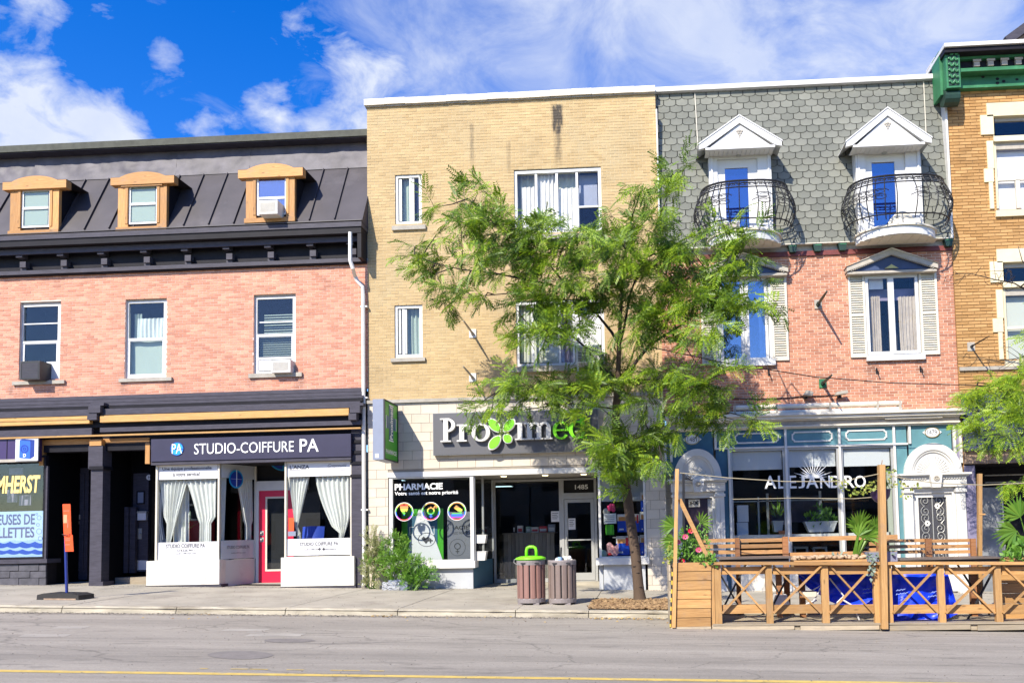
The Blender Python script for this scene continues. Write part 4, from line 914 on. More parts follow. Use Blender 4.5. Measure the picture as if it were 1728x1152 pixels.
# ================================================================ middle building: beige brick pharmacy
B2 = thing('brick_building', 'tall flat beige brick building with a cream stone shopfront and a green and grey pharmacy', 'building', (-3.3, 0, zw(-3.3, 0)))
zst = at(626, 676)[1]; ztop = at(860, 171)[1]
W2 = [(667, 293, 712, 379), (666, 513, 713, 603), (868, 284, 1015, 394), (871, 505, 1020, 617)]
soot = [(rc(933, 183, 947, 226), M['brick_soot'])]
brick_wall(B2, XA, XB, zst, ztop, 0, [rc(*w) for w in W2], .0765, .205, .010, M['brick_beige'], M['mortar_beige'], 
           see=lambda x, zz: x < -5.5 or zz > 9.3)
cap = MB(); n = 14
def capy(x): return .02*mnoise.noise((x*1.3, 0, 0))
xs = np.linspace(XA-.05, XB+.0, n+1)
pc = part('parapet_cap', B2, (-3.3, 0, ztop))
for a, b in zip(xs[:-1], xs[1:]):
    dz = random.uniform(-.008, .008); MB().box(a+.003, b-.003, -.10, .5, ztop+.03+dz, ztop+.19+dz).build('cap_sheet', M['white2'], pc)
MB().box(XA-.03, XB, -.05, .45, ztop-.005, ztop+.029).build('cap_board', M['grey_stone'], pc)
MB().box(XA, XB, .46, 7, ztop-.4, ztop-.2).build('flat_roof', M['black2'], B2)
MB().quad((XA, .05, zst), (XA, 7, zst), (XA, 7, ztop), (XA, .05, ztop)).build('side_wall', M['brick_beige'], B2)
MB().quad((XB, .2, zst), (XB, .2, ztop), (XB, 7, ztop), (XB, 7, zst)).build('side_wall', M['brick_beige'], B2)
rm = MB()
for w in W2: room(rm, *w, .14, 1.0)
rm.build('interior', M['dark'], B2)
# soot streak under the vent: a stained strip of thin grime
for k, (x0, y0, x1, y1) in enumerate(W2):
    win = MB(); pframe(win, x0, y0+2, x1, y1, .03, 5, .10); win = win.build('window', M['vinyl'], B2)
    if k < 2:
        xm = (693, 681)[k]
        pane(win, x0+5, y0+7, x1-5, y1-5, .085, GU)
        MB().pbox(xm-2, y0+7.2, xm+2, y1-5.2, .05, .03).build('mullion', M['vinyl'], win)
        MB().pbox(x0+7, y0+8, x0+11, y1-6, .06, .02).build('sash', M['greyframe'], win); MB().pbox(xm+2.2, y0+8, xm+6, y1-6, .06, .02).build('sash', M['greyframe'], win)
        if k == 0: drape(win, x0+6, y0+6, xm+1, y1-4, .2, 3, .02, M['sheer']); drape(win, xm+10, y0+20, x1-4, y1-4, .25, 2, .02, M['lav'])
        else: drape(win, x0+6, y0+6, xm-2, y1-4, .2, 3, .02, M['lav']); drape(win, xm+1, y0+6, x1-4, y1-4, .22, 4, .02, M['sheer'])
        stone_sill(win, *((661, 380, 718, 387), (659, 603.5, 717, 609.5))[k], Y=-.07, mt=M['grey_stone'])
    elif k == 2:
        pane(win, x0+5, y0+7, x1-5, y1-5, .095, G)
        for xm in (905, 940, 974): MB().pbox(xm-2, y0+7.2, xm+2, y1-5.2, .05, .035).build('mullion', M['vinyl'], win)
        MB().pbox(976.5, 347, 1009.5, 350, .06, .03).build('rail', M['vinyl'], win)
        drape(win, 881, 316, 908, 392, .18, 4, .03); drape(win, 906, 292, 938, 392, .2, 5, .03); drape(win, 942, 318, 978, 392, .18, 5, .03)
        drape(win, 874, 290, 905, 392, .32, 3, .02, M['sheer']); drape(win, 941, 290, 975, 392, .34, 3, .02, M['sheer'])
        MB().pbox(977, 295, 1008, 348, .3, .02).build('blind', M['blueside'], win)
        stone_sill(win, 862, 394.5, 1020, 402, Y=-.09)
    else:
        pane(win, x0+5, y0+7, x1-5, y1-5, .095, G)
        for xm in (899, 944, 968): MB().pbox(xm-2, y0+7.2, xm+2, y1-5.2, .05, .035).build('mullion', M['vinyl'], win)
        drape(win, 876, 512, 897, 612, .2, 3, .03, M['sheer']); drape(win, 901, 560, 942, 612, .25, 2, .01, M['sheer']); drape(win, 946, 512, 966, 612, .24, 3, .02, M['lav'])
        MB().pbox(970.5, 530, 1014, 582, .055, .03).build('filler_panel', M['vinyl'], win)
        stone_sill(win, 864, 617.5, 976, 626, Y=-.09)
ac = ac_unit('white bracketed air conditioner in the large window above the pharmacy sign', 972, 582, 1012, 612, -.55, .6, M['acwhite'], M['acdark'])
a, b, c, d_ = rc(974, 612, 1010, 630, -.5)
MB().box(a, a+.04, -.52, -.48, c, d_).box(b-.04, b, -.52, -.48, c, d_).box(a-.03, b+.03, -.55, -.05, c-.03, c).build('support', M['acwhite'], ac)
# flagpole arms on white plates
def arm(label, px, py, L, mt, plate, ez=.08, ex=-.03, r=.022, Yw=0.):
    x, zz = at(px, py, Yw); t = thing('flagpole_arm', label, 'flagpole arm', (x, Yw, zz), 'flagpole arms on the fronts')
    MB().box(x-.09, x+.09, Yw-.035, Yw-.013, zz-.11, zz+.11).build('wall_plate', plate, t)
    MB().tube([(x, Yw-.03, zz), (x+ex*.6, Yw-L*.6, zz+ez*.6), (x+ex, Yw-L, zz+ez)], [r*1.3, r*1.2, r*.7], 8).build('arm', mt, t)
    MB().tube([(x, Yw-.036, zz-.01), (x, Yw-.12, zz)], r*2.0, 8).build('socket', mt, t)
arm('upper of the two thin flagpole arms on white plates on the beige brick', 798, 563, .9, M['greige'], M['white'], .10, -.035)
arm('lower of the two thin flagpole arms on white plates, just above the pharmacy stonework', 798, 637, .9, M['greige'], M['white'], .10, -.035)
# stone front
OP = rc(656, 791, 1092, 1030)
zgl = lambda x: zw(x, 0)
brick_wall(B2, XA, XB, zw(XB, 0)-.1, zst-.09, -.02, [OP], .2335, .462, .008, M['stone'], M['stone_joint'], piece='stone_block', rest='stonework', reveal=.25, proud=.014)
MB().box(XA, XB, -.10, .1, zst-.088, zst-.004).build('stone_ledge', M['grey_stone'], B2)
# main sign
a, b, c, d_ = rc(731, 693.5, 1009, 763.5, -.2)
sg = thing('shop_sign', 'long dark grey pharmacy sign with raised white and green letters and a four petal mark', 'sign', ((a+b)/2, -.2, c))
MB().box(a, b, -.20, -.04, c, d_).build('sign_board', M['grey_sign'], sg); f = MB(); frame(f, a-.012, b+.012, c-.012, d_+.012, -.19, .0115, .14); f.build('sign_edge', M['greyframe'], sg)
k = 1/68.2; YL = -.33
bx, bz = at(743, 746, -.26); 
def U(px): return at(px, 730, -.26)[0]
base = bz; xh = at(860, 713.5, -.26)[1]-at(860, 742.3, -.26)[1]; ch_ = at(760, 706, -.26)[1]-at(760, 745.7, -.26)[1]
def glyph(name, mt, draw):
    m = MB(); draw(m); m.build('letter', mt, sg)
st = lambda i: (YL-.002*i, -.225)
def serif(m, x, zz, w, i, h=.035): m.box(x-w/2, x+w/2, *st(i), zz, zz+h)
S = .115                                                  # stem width
def gP(m):
    x = U(753); m.box(x-S/2, x+S/2, *st(0), base+.035, base+ch_-.035); serif(m, x, base, .26, 1); serif(m, x-.02, base+ch_-.035, .24, 1)
    m.ring(x+.03, base+ch_-.175, .215, .175, .095, .05, *st(2), -90, 90, 16); m.box(x, x+.05, *st(3), base+ch_-.05, base+ch_-.003); m.box(x, x+.05, *st(3), base+ch_-.347, base+ch_-.30)
def gr(m):
    x = U(780); m.box(x-S/2, x+S/2, *st(0), base+.035, base+xh-.03); serif(m, x, base, .25, 1); serif(m, x-.03, base+xh-.035, .19, 1)
    m.ring(x+.10, base+xh-.13, .13, .13, .055, .06, *st(2), 35, 180, 12); m.disc(x+.185, base+xh-.085, .055, .05, *st(3))
def go(m):
    x = U(812); m.ring(x, base+xh/2, .235, xh/2+.012, .10, .045, *st(0), n=28)
def gi(m):
    x = U(878); m.box(x-S/2, x+S/2, *st(0), base+.035, base+xh-.0); serif(m, x, base, .24, 1); serif(m, x-.06, base+xh-.04, .14, 1)
def gm(m):
    x0, x1, x2 = U(894), U(910), U(926)
    for i, x in enumerate((x0, x1, x2)):
        m.box(x-S/2, x+S/2, *st(0), base+.035, base+xh-.12); serif(m, x, base, .21, 1)
    m.box(x0-S/2, x0+S/2, *st(0), base+xh-.1195, base+xh); serif(m, x0-.08, base+xh-.04, .10, 1)
    for a, b in ((x0, x1), (x1, x2)): m.ring((a+b)/2+.02, base+xh-.13, (b-a)/2+.035, .135, .085, .05, *st(2), 0, 160, 14)
def ge(m):
    x = U(947); m.ring(x, base+xh/2, .205, xh/2+.012, .085, .045, *st(0), 0, 325, 26); m.box(x-.13, x+.19, *st(1), base+xh/2-.02, base+xh/2+.02)
def gd(m):
    x = U(983); m.box(x-S/2, x+S/2, *st(0), base+.035, base+ch_+.01); serif(m, x+.03, base, .17, 1); serif(m, x-.05, base+ch_-.025, .13, 2)
    m.ring(x-.12, base+xh/2, .215, xh/2+.01, .095, .045, *st(3), 30, 330, 22)
for g, mt in ((gP, 'white'), (gr, 'white'), (go, 'white'), (gi, 'white'), (gm, 'white'), (ge, 'lime'), (gd, 'lime')): glyph('letter', M[mt], g)
px0, pz0 = at(847, 731.5, -.3)
for (ang_, r0, L2, wd) in ((131, .055, .45, .125), (48, .055, .43, .12), (230, .055, .45, .125), (318, .055, .27, .115)):
    a = math.radians(ang_); c_, s_ = math.cos(a), math.sin(a)
    def petal(sc, y0, y1):
        pts = []
        for i in range(26):
            q = 2*math.pi*i/26; u = r0+L2/2*(1+sc*math.cos(q)); w = wd*sc*math.sin(q)*(1+.1*math.cos(q))*(1-.25*abs(math.cos(q))**3); pts.append((px0+u*c_-w*s_, pz0+u*s_+w*c_))
        return MB().prism(pts, y0, y1)
    p = petal(1, YL, -.225).build('petal', M['white'], sg); petal(.84, YL-.012, YL-.0005).build('petal_face', M['lime'], p)
# blade sign
Yn = -1.2; a, b, c, d_ = rc(629, 673, 647, 775, Yn)
sg = thing('blade_sign', 'green pharmacy blade sign with blue grey sides projecting over the pavement', 'sign', ((a+b)/2, -.6, c))
MB().box(a, b, Yn, -.16, c, d_).build('sign_case', M['blueside'], sg)
MB().box(a+.08, b-.08, -.16, -.02, c+.3, c+.42).box(a+.08, b-.08, -.16, -.02, d_-.42, d_-.3).build('bracket', M['greyframe'], sg)
MB().box(b+.0005, b+.02, Yn+.03, -.19, c+.03, d_-.03).build('face', M['green'], sg)
f = MB(); 
for (y0, y1, z0, z1) in ((Yn, Yn+.03, c, d_), (-.19, -.16, c, d_), (Yn+.03, -.19, c, c+.03), (Yn+.03, -.19, d_-.03, d_)): f.box(b+.0005, b+.035, y0, y1, z0, z1)
f.build('face_frame', M['ink'], sg)
cy, cz = (Yn-.17)/2-.0, c+(d_-c)*.64
MB().box(b+.021, b+.026, cy-.16, cy+.16, cz-.42, cz+.42).build('cross', M['tealdk'], sg); MB().box(b+.021, b+.026, cy-.36, cy-.162, cz-.15, cz+.15).box(b+.021, b+.026, cy+.162, cy+.36, cz-.15, cz+.15).build('cross', M['tealdk'], sg)
f = MB()
for (y0, y1, z0, z1) in ((cy-.17, cy+.17, cz+.42, cz+.45), (cy-.17, cy+.17, cz-.45, cz-.42), (cy-.39, cy-.36, cz-.16, cz+.16), (cy+.36, cy+.39, cz-.16, cz+.16)): f.box(b+.021, b+.0275, y0, y1, z0, z1)
f.build('cross_outline', M['whiteink'], sg)
def sidetext(s, y0, y1, z0, z1, x, mt, rot=False):
    t = text(s, (0, 1, 0, 1), 0, ext=0, bold=.02)
    t.v = [(x, y0+(y1-y0)*(q[0] if not rot else 1-q[2]), z0+(z1-z0)*(q[2] if not rot else q[0])) for q in t.v]; t.build('lettering', M[mt], sg)
sidetext('Proximed', cy-.10, cy+.12, cz-.40, cz+.40, b+.0285, 'whiteink', True)
sidetext('PHARMACIE', Yn+.12, -.26, c+.16, c+.27, b+.0225, 'whiteink')
MB().pbox(633, 765, 639, 772, Yn-.003, .0025).build('sticker', M['film'], sg)
# ---------------- shopfront
fr_ = part('shopfront', B2, (-3.5, .2, zw(-3.5, 0)))
a, b, c, d_ = OP; YR = 1.75
ztr = at(760, 803, -.03)[1]; MB().box(a, b, -.05, .12, ztr, d_-.004).build('lintel_band', M['white'], fr_)
xl1 = at(800, 900)[0]; xlb = at(833, 900, YR)[0]; xr0 = at(1012, 900)[0]; xdr = at(1008, 900, YR)[0]
MB().quad((a, .12, ztr+.02), (b, .12, ztr+.02), (b, 5, ztr+.02), (a, 5, ztr+.02)).build('recess_ceiling', M['ceiling'], fr_)
for i, px in enumerate((700, 770)): cx, cz = at(px, 800); MB().lathe([(.075, 0), (.075, .02)], (cx, .35, ztr), 12).build('downlight', M['lamp'], fr_)
for px in (850, 920, 985, 1034): cx = at(px, 803, .7)[0]; MB().lathe([(.075, 0), (.075, .018)], (cx, .7, ztr), 12).build('downlight', M['lamp'], fr_)
# left display window
dsp = part('display_window', B2, (at(730, 960)[0], 0, zw(-4, 0)))
zsl = at(730, 947)[1]
f = MB(); xa, xb_ = a+.02, xl1; frame(f, xa, xb_, zsl, ztr-.003, -.02, .09, .1, .03, .04); f.build('frame', M['white'], dsp)
pn = MB().box(xa+.09, xb_-.09, .03, .036, zsl+.04, ztr-.034).build('pane', GD, dsp)
za, zb2 = at(730, 960)[1], at(730, 947)[1]
MB().box(xa-.02, xb_+.05, -.16, .25, zb2-.17, zb2-.002).build('sill', M['white'], dsp)
MB().box(xa+.05, xb_-.03, -.03, .3, zw(xb_, 0)-.06, zb2-.175).build('plinth', M['greypanel'], dsp)
# return wall to the recess
MB().quad((xb_, 0, zsl), (xlb, YR, zsl), (xlb, YR, ztr), (xb_, 0, ztr)).build('side_pane', GD, dsp)
MB().quad((xb_-.03, .0, zw(xb_, 0)-.1), (xlb-.02, YR, zw(xb_, 0)-.1), (xlb-.02, YR, zsl), (xb_-.03, .0, zsl)).build('side_plinth', M['tealdk'], dsp)
for t in (.03, .45, .97): p = (xb_+(xlb-xb_)*t, YR*t); MB().box(p[0]-.025, p[0]+.025, p[1]-.03, p[1]+.03, zsl, ztr).build('mullion', M['greyframe'], dsp)
# lettering and round marks on the glass
YG = .029
ptext('PHARMACIE', 666, 815, 747, 826, YG, ext=0, bold=.035).build('lettering', M['whiteink'], pn); ptext('Votre santé est notre priorité', 666, 828, 773, 836, YG, ext=0, bold=.02).build('lettering', M['whiteink'], pn)
RB = ['rain_r', 'boxorange', 'rain_y', 'rain_g', 'rain_b', 'rain_p']
def stripes(poly_in, cx, cz, r, par, Y):                 # rainbow colouring of a shape: horizontal bands clipped by a test
    for i in range(6):
        m = MB(); z1 = cz+r-2*r*i/6; z0 = z1-2*r/6
        for jz in range(3):
            a0, a1 = z0+(z1-z0)*jz/3, z0+(z1-z0)*(jz+1)/3; zz = (a0+a1)/2; run = None
            for ix in range(41):
                x = cx-r+2*r*ix/40; ins = ix < 40 and poly_in((x+r/40-cx)/r, (zz-cz)/r)
                if ins and run is None: run = x
                if not ins and run is not None: m.quad((run, Y, a0), (x, Y, a0), (x, Y, a1), (run, Y, a1)); run = None
        if m.v: m.build('print', M[RB[i]], par)
for i, px in enumerate((682, 727, 771)):
    cx, cz = at(px, 863-i*.6, YG); r = .225
    mk_ = MB().ring(cx, cz, r*1.06, r*1.06, .012, .012, YG-.003, YG-.0005, 0, 360, 30).build('round_mark', M['whiteink'], pn)
    for q in range(6): MB().ring(cx, cz, r*1.0, r*1.0, .028, .028, YG-.005, YG-.0035, 90+q*30, 120+q*30, 5).ring(cx, cz, r*1.0, r*1.0, .028, .028, YG-.005, YG-.0035, 60-q*30, 90-q*30, 5).build('ring_arc', M[('boxorange', 'rain_y', 'rain_g', 'rain_b', 'rain_p', 'rain_r')[q]], mk_)
    if i == 0: stripes(lambda x, y: (x*x*2.6+(y-.05-.75*math.sqrt(abs(x)))**2*1.9 < .62) and not (abs(x-.22) < .16 and abs(y+.05) < .05) and not (abs(x-.22) < .05 and abs(y+.05) < .16), cx, cz, r*.95, mk_, YG-.001)
    if i == 1: stripes(lambda x, y: (.30 < math.hypot(x, y-.05) < .46) or (abs(x) < .07 and -.78 < y < -.38) or (abs(y+.6) < .07 and abs(x) < .2) or (x > .28 and y > .33 and abs((x-.28)-(y-.33)) < .1 and x < .62) or (x > .4 and y > .58 and y < .72 and x < .72) or (x > .58 and x < .72 and y > .38 and y < .72), cx, cz, r*.95, mk_, YG-.001)
    if i == 2: stripes(lambda x, y: ((abs((x*.8-y*.6)) < .5 and abs(x*.6+y*.8-.30) < .22)) or (-.75 < y < -.25 and abs(x) < .72-.5*abs(y+.5)), cx, cz, r*.95, mk_, YG-.001)
# panels standing behind the glass
pp = thing('standing_poster', 'green bordered pharmacy panel with a painted sunlit patch standing behind the left display glass', 'poster', pt(718, 946, .6))
MB().pbox(678, 858, 748, 948, .60, .03).build('board', M['green'], pp); MB().pbox(688, 870, 738, 917, .59, .009).build('centre', M['tealdk'], pp)
MB().prism([at(706, 860, .58), at(716, 860, .58), at(748, 947, .58), at(683, 947, .58)], .582, .5895).build('white_beam', M['film'], pp)  # sunlit patch on the panel, painted as a flat white trapezoid
f = MB(); pframe(f, 691, 888, 733, 902, .578, 1, .0035); f.build('outline', M['whiteink'], pp)
cx, cz = at(720, 910, .575); MB().ring(cx, cz, .23, .18, .012, .012, .576, .578, n=26).build('heart_ring', M['inkgrey'], pp)  # cast shadow of a round window decal, drawn in grey
MB().prism([(cx-.14, cz+.03), (cx-.08, cz+.09), (cx-.02, cz+.04), (cx+.04, cz+.09), (cx+.09, cz+.03), (cx-.02, cz-.11)], .575, .578).box(cx+.04, cx+.16, .572, .5745, cz-.04, cz-.01).box(cx+.085, cx+.115, .570, .5715, cz-.09, cz+.03).build('heart', M['inkgrey'], pp)  # cast shadow of the heart decal, painted onto the panel
ptext('P', 704, 872, 717, 884, .576, ext=0, bold=.05).build('lettering', M['whiteink'], pp)
pp = thing('standing_poster', 'pale grey panel behind the right part of the left display glass', 'poster', pt(776, 946, .5))
MB().pbox(755, 863, 797, 948, .5, .03).build('board', mat('mid_grey_board', (.15, .155, .175), .5), pp)
ptext('ACIE', 766, 886, 791, 893, .499, ext=0, bold=.03).build('lettering', M['ink'], pp); ptext('est notre', 765, 896, 789, 901, .499, ext=0).build('lettering', M['ink'], pp)  # cast shadows of the window lettering, painted in black on the board
cx, cz = at(772, 923, .5); MB().ring(cx, cz, .21, .22, .01, .01, .497, .4995, n=26).ring(cx, cz+.03, .085, .085, .02, .02, .497, .4995, n=20).box(cx-.01, cx+.01, .497, .4995, cz-.16, cz-.056).box(cx-.05, cx+.05, .495, .4965, cz-.115, cz-.095).build('outline_mark', M['ink'], pp)  # cast shadow of a round window mark, drawn as black lines
# recess back: glazed wall, counter, door
gw = part('glazed_wall', B2, (xlb, YR, zw(xlb, 0)))
zfl = zw(-1.5, 0)+.10; xm = at(948, 900, YR)[0]
MB().box(a, b, YR-.05, 5.5, zfl-.5, zfl-.006).build('floor', M['darkwarm'], fr_)
f = MB(); frame(f, xlb, xm, zfl+.0, ztr-.01, YR, .06, .08, .06, .10); f.build('frame', M['greyframe'], gw); MB().box(xlb+.06, xm-.06, YR+.04, YR+.046, zfl+.10, ztr-.07).build('pane', GD, gw)
dr = part('door', B2, (xm+.5, YR, zfl)); f = MB(); frame(f, xm+.002, xdr, zfl, ztr-.01, YR-.02, .07, .12, .05, .02); zt2 = at(980, 831, YR)[1]; zt3 = at(980, 841, YR)[1]
f.box(xm+.072, xdr-.07, YR-.02, YR+.1, zt3, zt2); f.build('door_frame', M['greyframe'], dr)
MB().box(xm+.072, xdr-.07, YR+.04, YR+.046, zt2, ztr-.06).build('transom', M['dark'], dr)
tx = rc(970, 817, 992, 825, YR); text('1485', tx, YR+.038, ext=0, bold=.02).build('lettering', M['whiteink'], dr)
f = MB(); frame(f, xm+.08, xdr-.08, zfl+.03, zt3-.01, YR+.0, .09, .05, .09, .2); lf = f.build('leaf', M['greyframe'], dr)
MB().box(xm+.17, xdr-.17, YR+.02, YR+.026, zfl+.23, zt3-.1).build('pane', GD, lf); MB().box(xm+.17, xdr-.17, YR-.03, YR-.004, at(980, 910, YR)[1]-.02, at(980, 910, YR)[1]+.015).build('push_bar', M['greyframe'], lf); MB().tube([(xm+.13, YR-.06, zfl+.95), (xm+.13, YR-.06, zfl+1.25)], .015).build('handle', M['greyframe'], lf)
MB().box(xlb, b-.9, YR-.35, YR+.12, zfl-.15, zfl-.002).build('threshold', M['concrete'], fr_)
# right display window
rd = part('display_window', B2, (at(1052, 960)[0], 0, zw(0, 0)))
zsr = at(1052, 940)[1]; f = MB(); frame(f, xr0-.02, b-.01, zsr, ztr-.003, -.02, .06, .1, .03, .03); f.build('frame', M['white'], rd)
MB().box(xr0+.04, b-.07, .03, .036, zsr+.03, ztr-.034).build('pane', GD, rd)
MB().box(xr0-.10, b+.04, -.16, .25, zsr-.17, zsr-.002).build('sill', M['white'], rd); MB().box(xr0+.08, b-.06, -.03, .3, zw(b, 0)-.06, zsr-.175).build('plinth', M['greypanel'], rd)
MB().box(xr0-.04, xr0+.06, .1, YR, zw(b, 0)-.06, zsr).build('side_plinth', M['greypanel'], rd)
MB().quad((xr0, .1, zsr), (xdr+.05, YR, zsr), (xdr+.05, YR, ztr), (xr0, .1, ztr)).build('side_pane', GD, rd)
# dark shop interior
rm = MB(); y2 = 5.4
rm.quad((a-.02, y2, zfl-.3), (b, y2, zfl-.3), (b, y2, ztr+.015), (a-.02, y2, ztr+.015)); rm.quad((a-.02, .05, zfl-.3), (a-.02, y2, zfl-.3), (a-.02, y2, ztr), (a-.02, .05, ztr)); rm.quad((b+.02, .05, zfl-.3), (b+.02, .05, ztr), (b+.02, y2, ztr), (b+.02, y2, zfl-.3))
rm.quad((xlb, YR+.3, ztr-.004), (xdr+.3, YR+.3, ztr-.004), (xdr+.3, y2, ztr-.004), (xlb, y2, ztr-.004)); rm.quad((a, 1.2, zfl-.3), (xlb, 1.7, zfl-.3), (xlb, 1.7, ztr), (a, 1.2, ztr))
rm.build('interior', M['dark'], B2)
Yc = 2.5; a0, b0, c0, d0 = rc(850, 898, 936, 975, Yc)
ct = thing('shop_counter', 'counter faced with upright grey brown boards behind the pharmacy entrance glass', 'counter', ((a0+b0)/2, Yc, zfl))
n = 13
for i in range(n): MB().box(a0+(b0-a0)*i/n+.003, a0+(b0-a0)*(i+1)/n-.003, Yc+random.uniform(-.004, .004), Yc+.03, zfl, d0-.04).build('board', M['counter'], ct)
MB().box(a0-.03, b0+.03, Yc-.04, Yc+.6, d0-.04, d0).build('top', M['counter'], ct)
for i, (px, w, h, mt) in enumerate(((878, 9, 12, 'boxwhite'), (892, 8, 10, 'mint'), (903, 12, 9, 'boxwhite'), (917, 13, 10, 'boxred'), (931, 12, 13, 'blueside'), (868, 5, 15, 'dark'))):
    x0, x1, z0, z1 = rc(px-w/2, 898-h, px+w/2, 898, Yc+.15)
    t = thing('product_box', ('white carton at the left of the pharmacy counter top', 'pale green carton second from the left on the pharmacy counter', 'white carton in the middle of the pharmacy counter', 'red carton on the pharmacy counter', 'blue grey carton at the right end of the pharmacy counter', 'dark bottle shaped pack at the far left of the pharmacy counter')[i], 'box', ((x0+x1)/2, Yc+.2, d0), 'goods on the pharmacy counter')
    MB().box(x0, x1, Yc+.1, Yc+.26, d0+.001, d0+(z1-z0)).build('carton', M[mt], t); MB().box(x0+.02, x1-.02, Yc+.095, Yc+.0995, d0+.03, d0+(z1-z0)*.6).build('label_print', M['film' if mt != 'boxwhite' else 'boxred'], t)
for lb, r, Y in (('white notice on the pharmacy entrance glass left of the door', (930, 862, 944, 880), YR+.03), ('white notice on the pharmacy door glass', (959, 874, 971, 893), YR+.012)):
    a0, b0, c0, d0 = rc(*r, Y); t = thing('notice', lb, 'notice', ((a0+b0)/2, Y, c0), 'paper notices on the pharmacy glass'); MB().box(a0, b0, Y, Y+.004, c0, d0).build('sheet', M['film'], t)
    for i in range(4): MB().box(a0+.03, b0-.03-.03*(i % 2), Y-.0015, Y-.0005, d0-.06-.05*i, d0-.045-.05*i).build('print_line', M['inkgrey'], t)
# two planter troughs fixed on the recess corner
for i, (y0, y1) in enumerate(((903, 916), (931, 945))):
    a0, b0, c0, d0 = rc(800, y0, 820, y1, .12); t = thing('wall_trough', ('upper', 'lower')[i]+' white trough hung beside the recessed pharmacy entrance', 'planter', ((a0+b0)/2, .2, c0), 'white troughs by the entrance')
    MB().prism([(a0+.03, c0), (b0-.02, c0), (b0+.01, d0), (a0-.01, d0)], .08, .30).build('trough', M['white'], t); MB().box(a0-.02, b0+.02, .07, .31, d0+.0005, d0+.02).build('rim', M['white'], t); MB().box(a0+.06, a0+.1, .2, .24, d0-.0, d0+.22).build('hanger', M['black'], t)
# goods in the right window
Yg = .35
sh = thing('shelf_unit', 'shelves of blue and white packs in the right pharmacy window', 'shelf', pt(1060, 940, Yg))
for y in (843, 905, 939): MB().pbox(1034, y, 1090, y+1.5, Yg-.02, .4).build('shelf_board', M['greyframe'], sh)
def pack(px, py, w, h, i, col='boxblue'):
    x0, x1, z0, z1 = rc(px, py-h, px+w, py, Yg); t = thing('product_pack', '', 'pack', ((x0+x1)/2, Yg, z0), 'packs in the right pharmacy window')
    MB().box(x0, x1, Yg, Yg+.25, z0, z1).build('carton', M[col], t); MB().box(x0, x1, Yg-.002, Yg-.0005, z0+(z1-z0)*.62, z1).build('top_print', M['boxwhite'], t)
    MB().box(x0+.03, x0+(x1-x0)*.7, Yg-.004, Yg-.0025, z0+(z1-z0)*.62, z0+(z1-z0)*.85).build('picture_print', M['boxorange'], t); MB().box(x0+(x1-x0)*.72, x1-.02, Yg-.004, Yg-.0025, z0+(z1-z0)*.5, z0+(z1-z0)*.95).build('red_print', M['boxred'], t)
    MB().box(x0+.04, x0+(x1-x0)*.5, Yg-.004, Yg-.0025, z0+.05, z0+.09).build('small_print', M['film'], t); return t
names = ['blue and white pack on the upper shelf left of the trunk', 'blue and white pack on the upper shelf beside the trunk', 'narrow blue pack at the right end of the upper shelf', 'blue and white pack on the lower shelf left of the trunk', 'blue and white pack on the lower shelf beside the trunk', 'narrow blue pack at the right end of the lower shelf', 'tall narrow blue pack standing highest in the right window']
for i, (px, py, w, h) in enumerate(((1042, 897, 20, 30), (1063, 897, 16, 30), (1080, 897, 9, 34), (1040, 936, 22, 32), (1063, 936, 16, 32), (1080, 936, 9, 34), (1081, 862, 8, 32))):
    pack(px, py, w, h, i)['label'] = names[i]
x, zz = at(1018, 934, .25); t = thing('glass_ball', 'pale mint ball lying in the lower left of the right pharmacy window', 'ball', (x, .25, zz-.1)); MB().sphere((x, .25, zz), .10, 14, 10).build('ball', M['mint'], t, smooth=True)
t = thing('soft_toy', 'magenta toy in the upper part of the right pharmacy window', 'toy', pt(1030, 864, .3)); 
x, zz = at(1031, 856, .3); g = MB(); 
for i in range(7): g.sphere((x+.06*math.cos(i*2.2), .3, zz+.05*math.sin(i*3.1)+.02*i-.06), .055, 8, 6)
g.build('body', M['pinkmag'], t, smooth=True); MB().sphere((x-.12, .35, zz-.1), .09, 10, 8).build('head', M['cream'], t, smooth=True)
t = thing('wrapped_gift', 'pink wrapped gift beside the mint ball in the right pharmacy window', 'gift', pt(1034, 936, .2)); x, zz = at(1034, 927, .22)
MB().grid(lambda u, v: (x-.15+.3*u, .22+.05*math.sin(u*9+v*5), zz-.12+.26*v+.05*math.sin(u*7)), 10, 6).build('wrapping', mat('pink_wrap', (.75, .42, .42), .5), t); MB().box(x-.12, x+.04, .27, .33, zz-.13, zz-.02).build('box', M['boxred'], t)
a0, b0, c0, d0 = rc(1019, 866, 1040, 883, .1); t = thing('notice', 'white notice on the right pharmacy window beside the packs', 'notice', ((a0+b0)/2, .1, c0), 'paper notices on the pharmacy glass'); MB().box(a0, b0, .08, .084, c0, d0).build('sheet', M['film'], t)
for i in range(4): MB().box(a0+.03, b0-.05, .0785, .0795, d0-.06-.045*i, d0-.05-.045*i).build('print_line', M['inkgrey'], t)
MB().pbox(1014, 804, 1090, 845, .6, .03).build('hanging_sheet', M['greypanel'], rd)
MB().pbox(1022, 885, 1036, 902, .4, .1).build('green_panel', M['green'], rd)
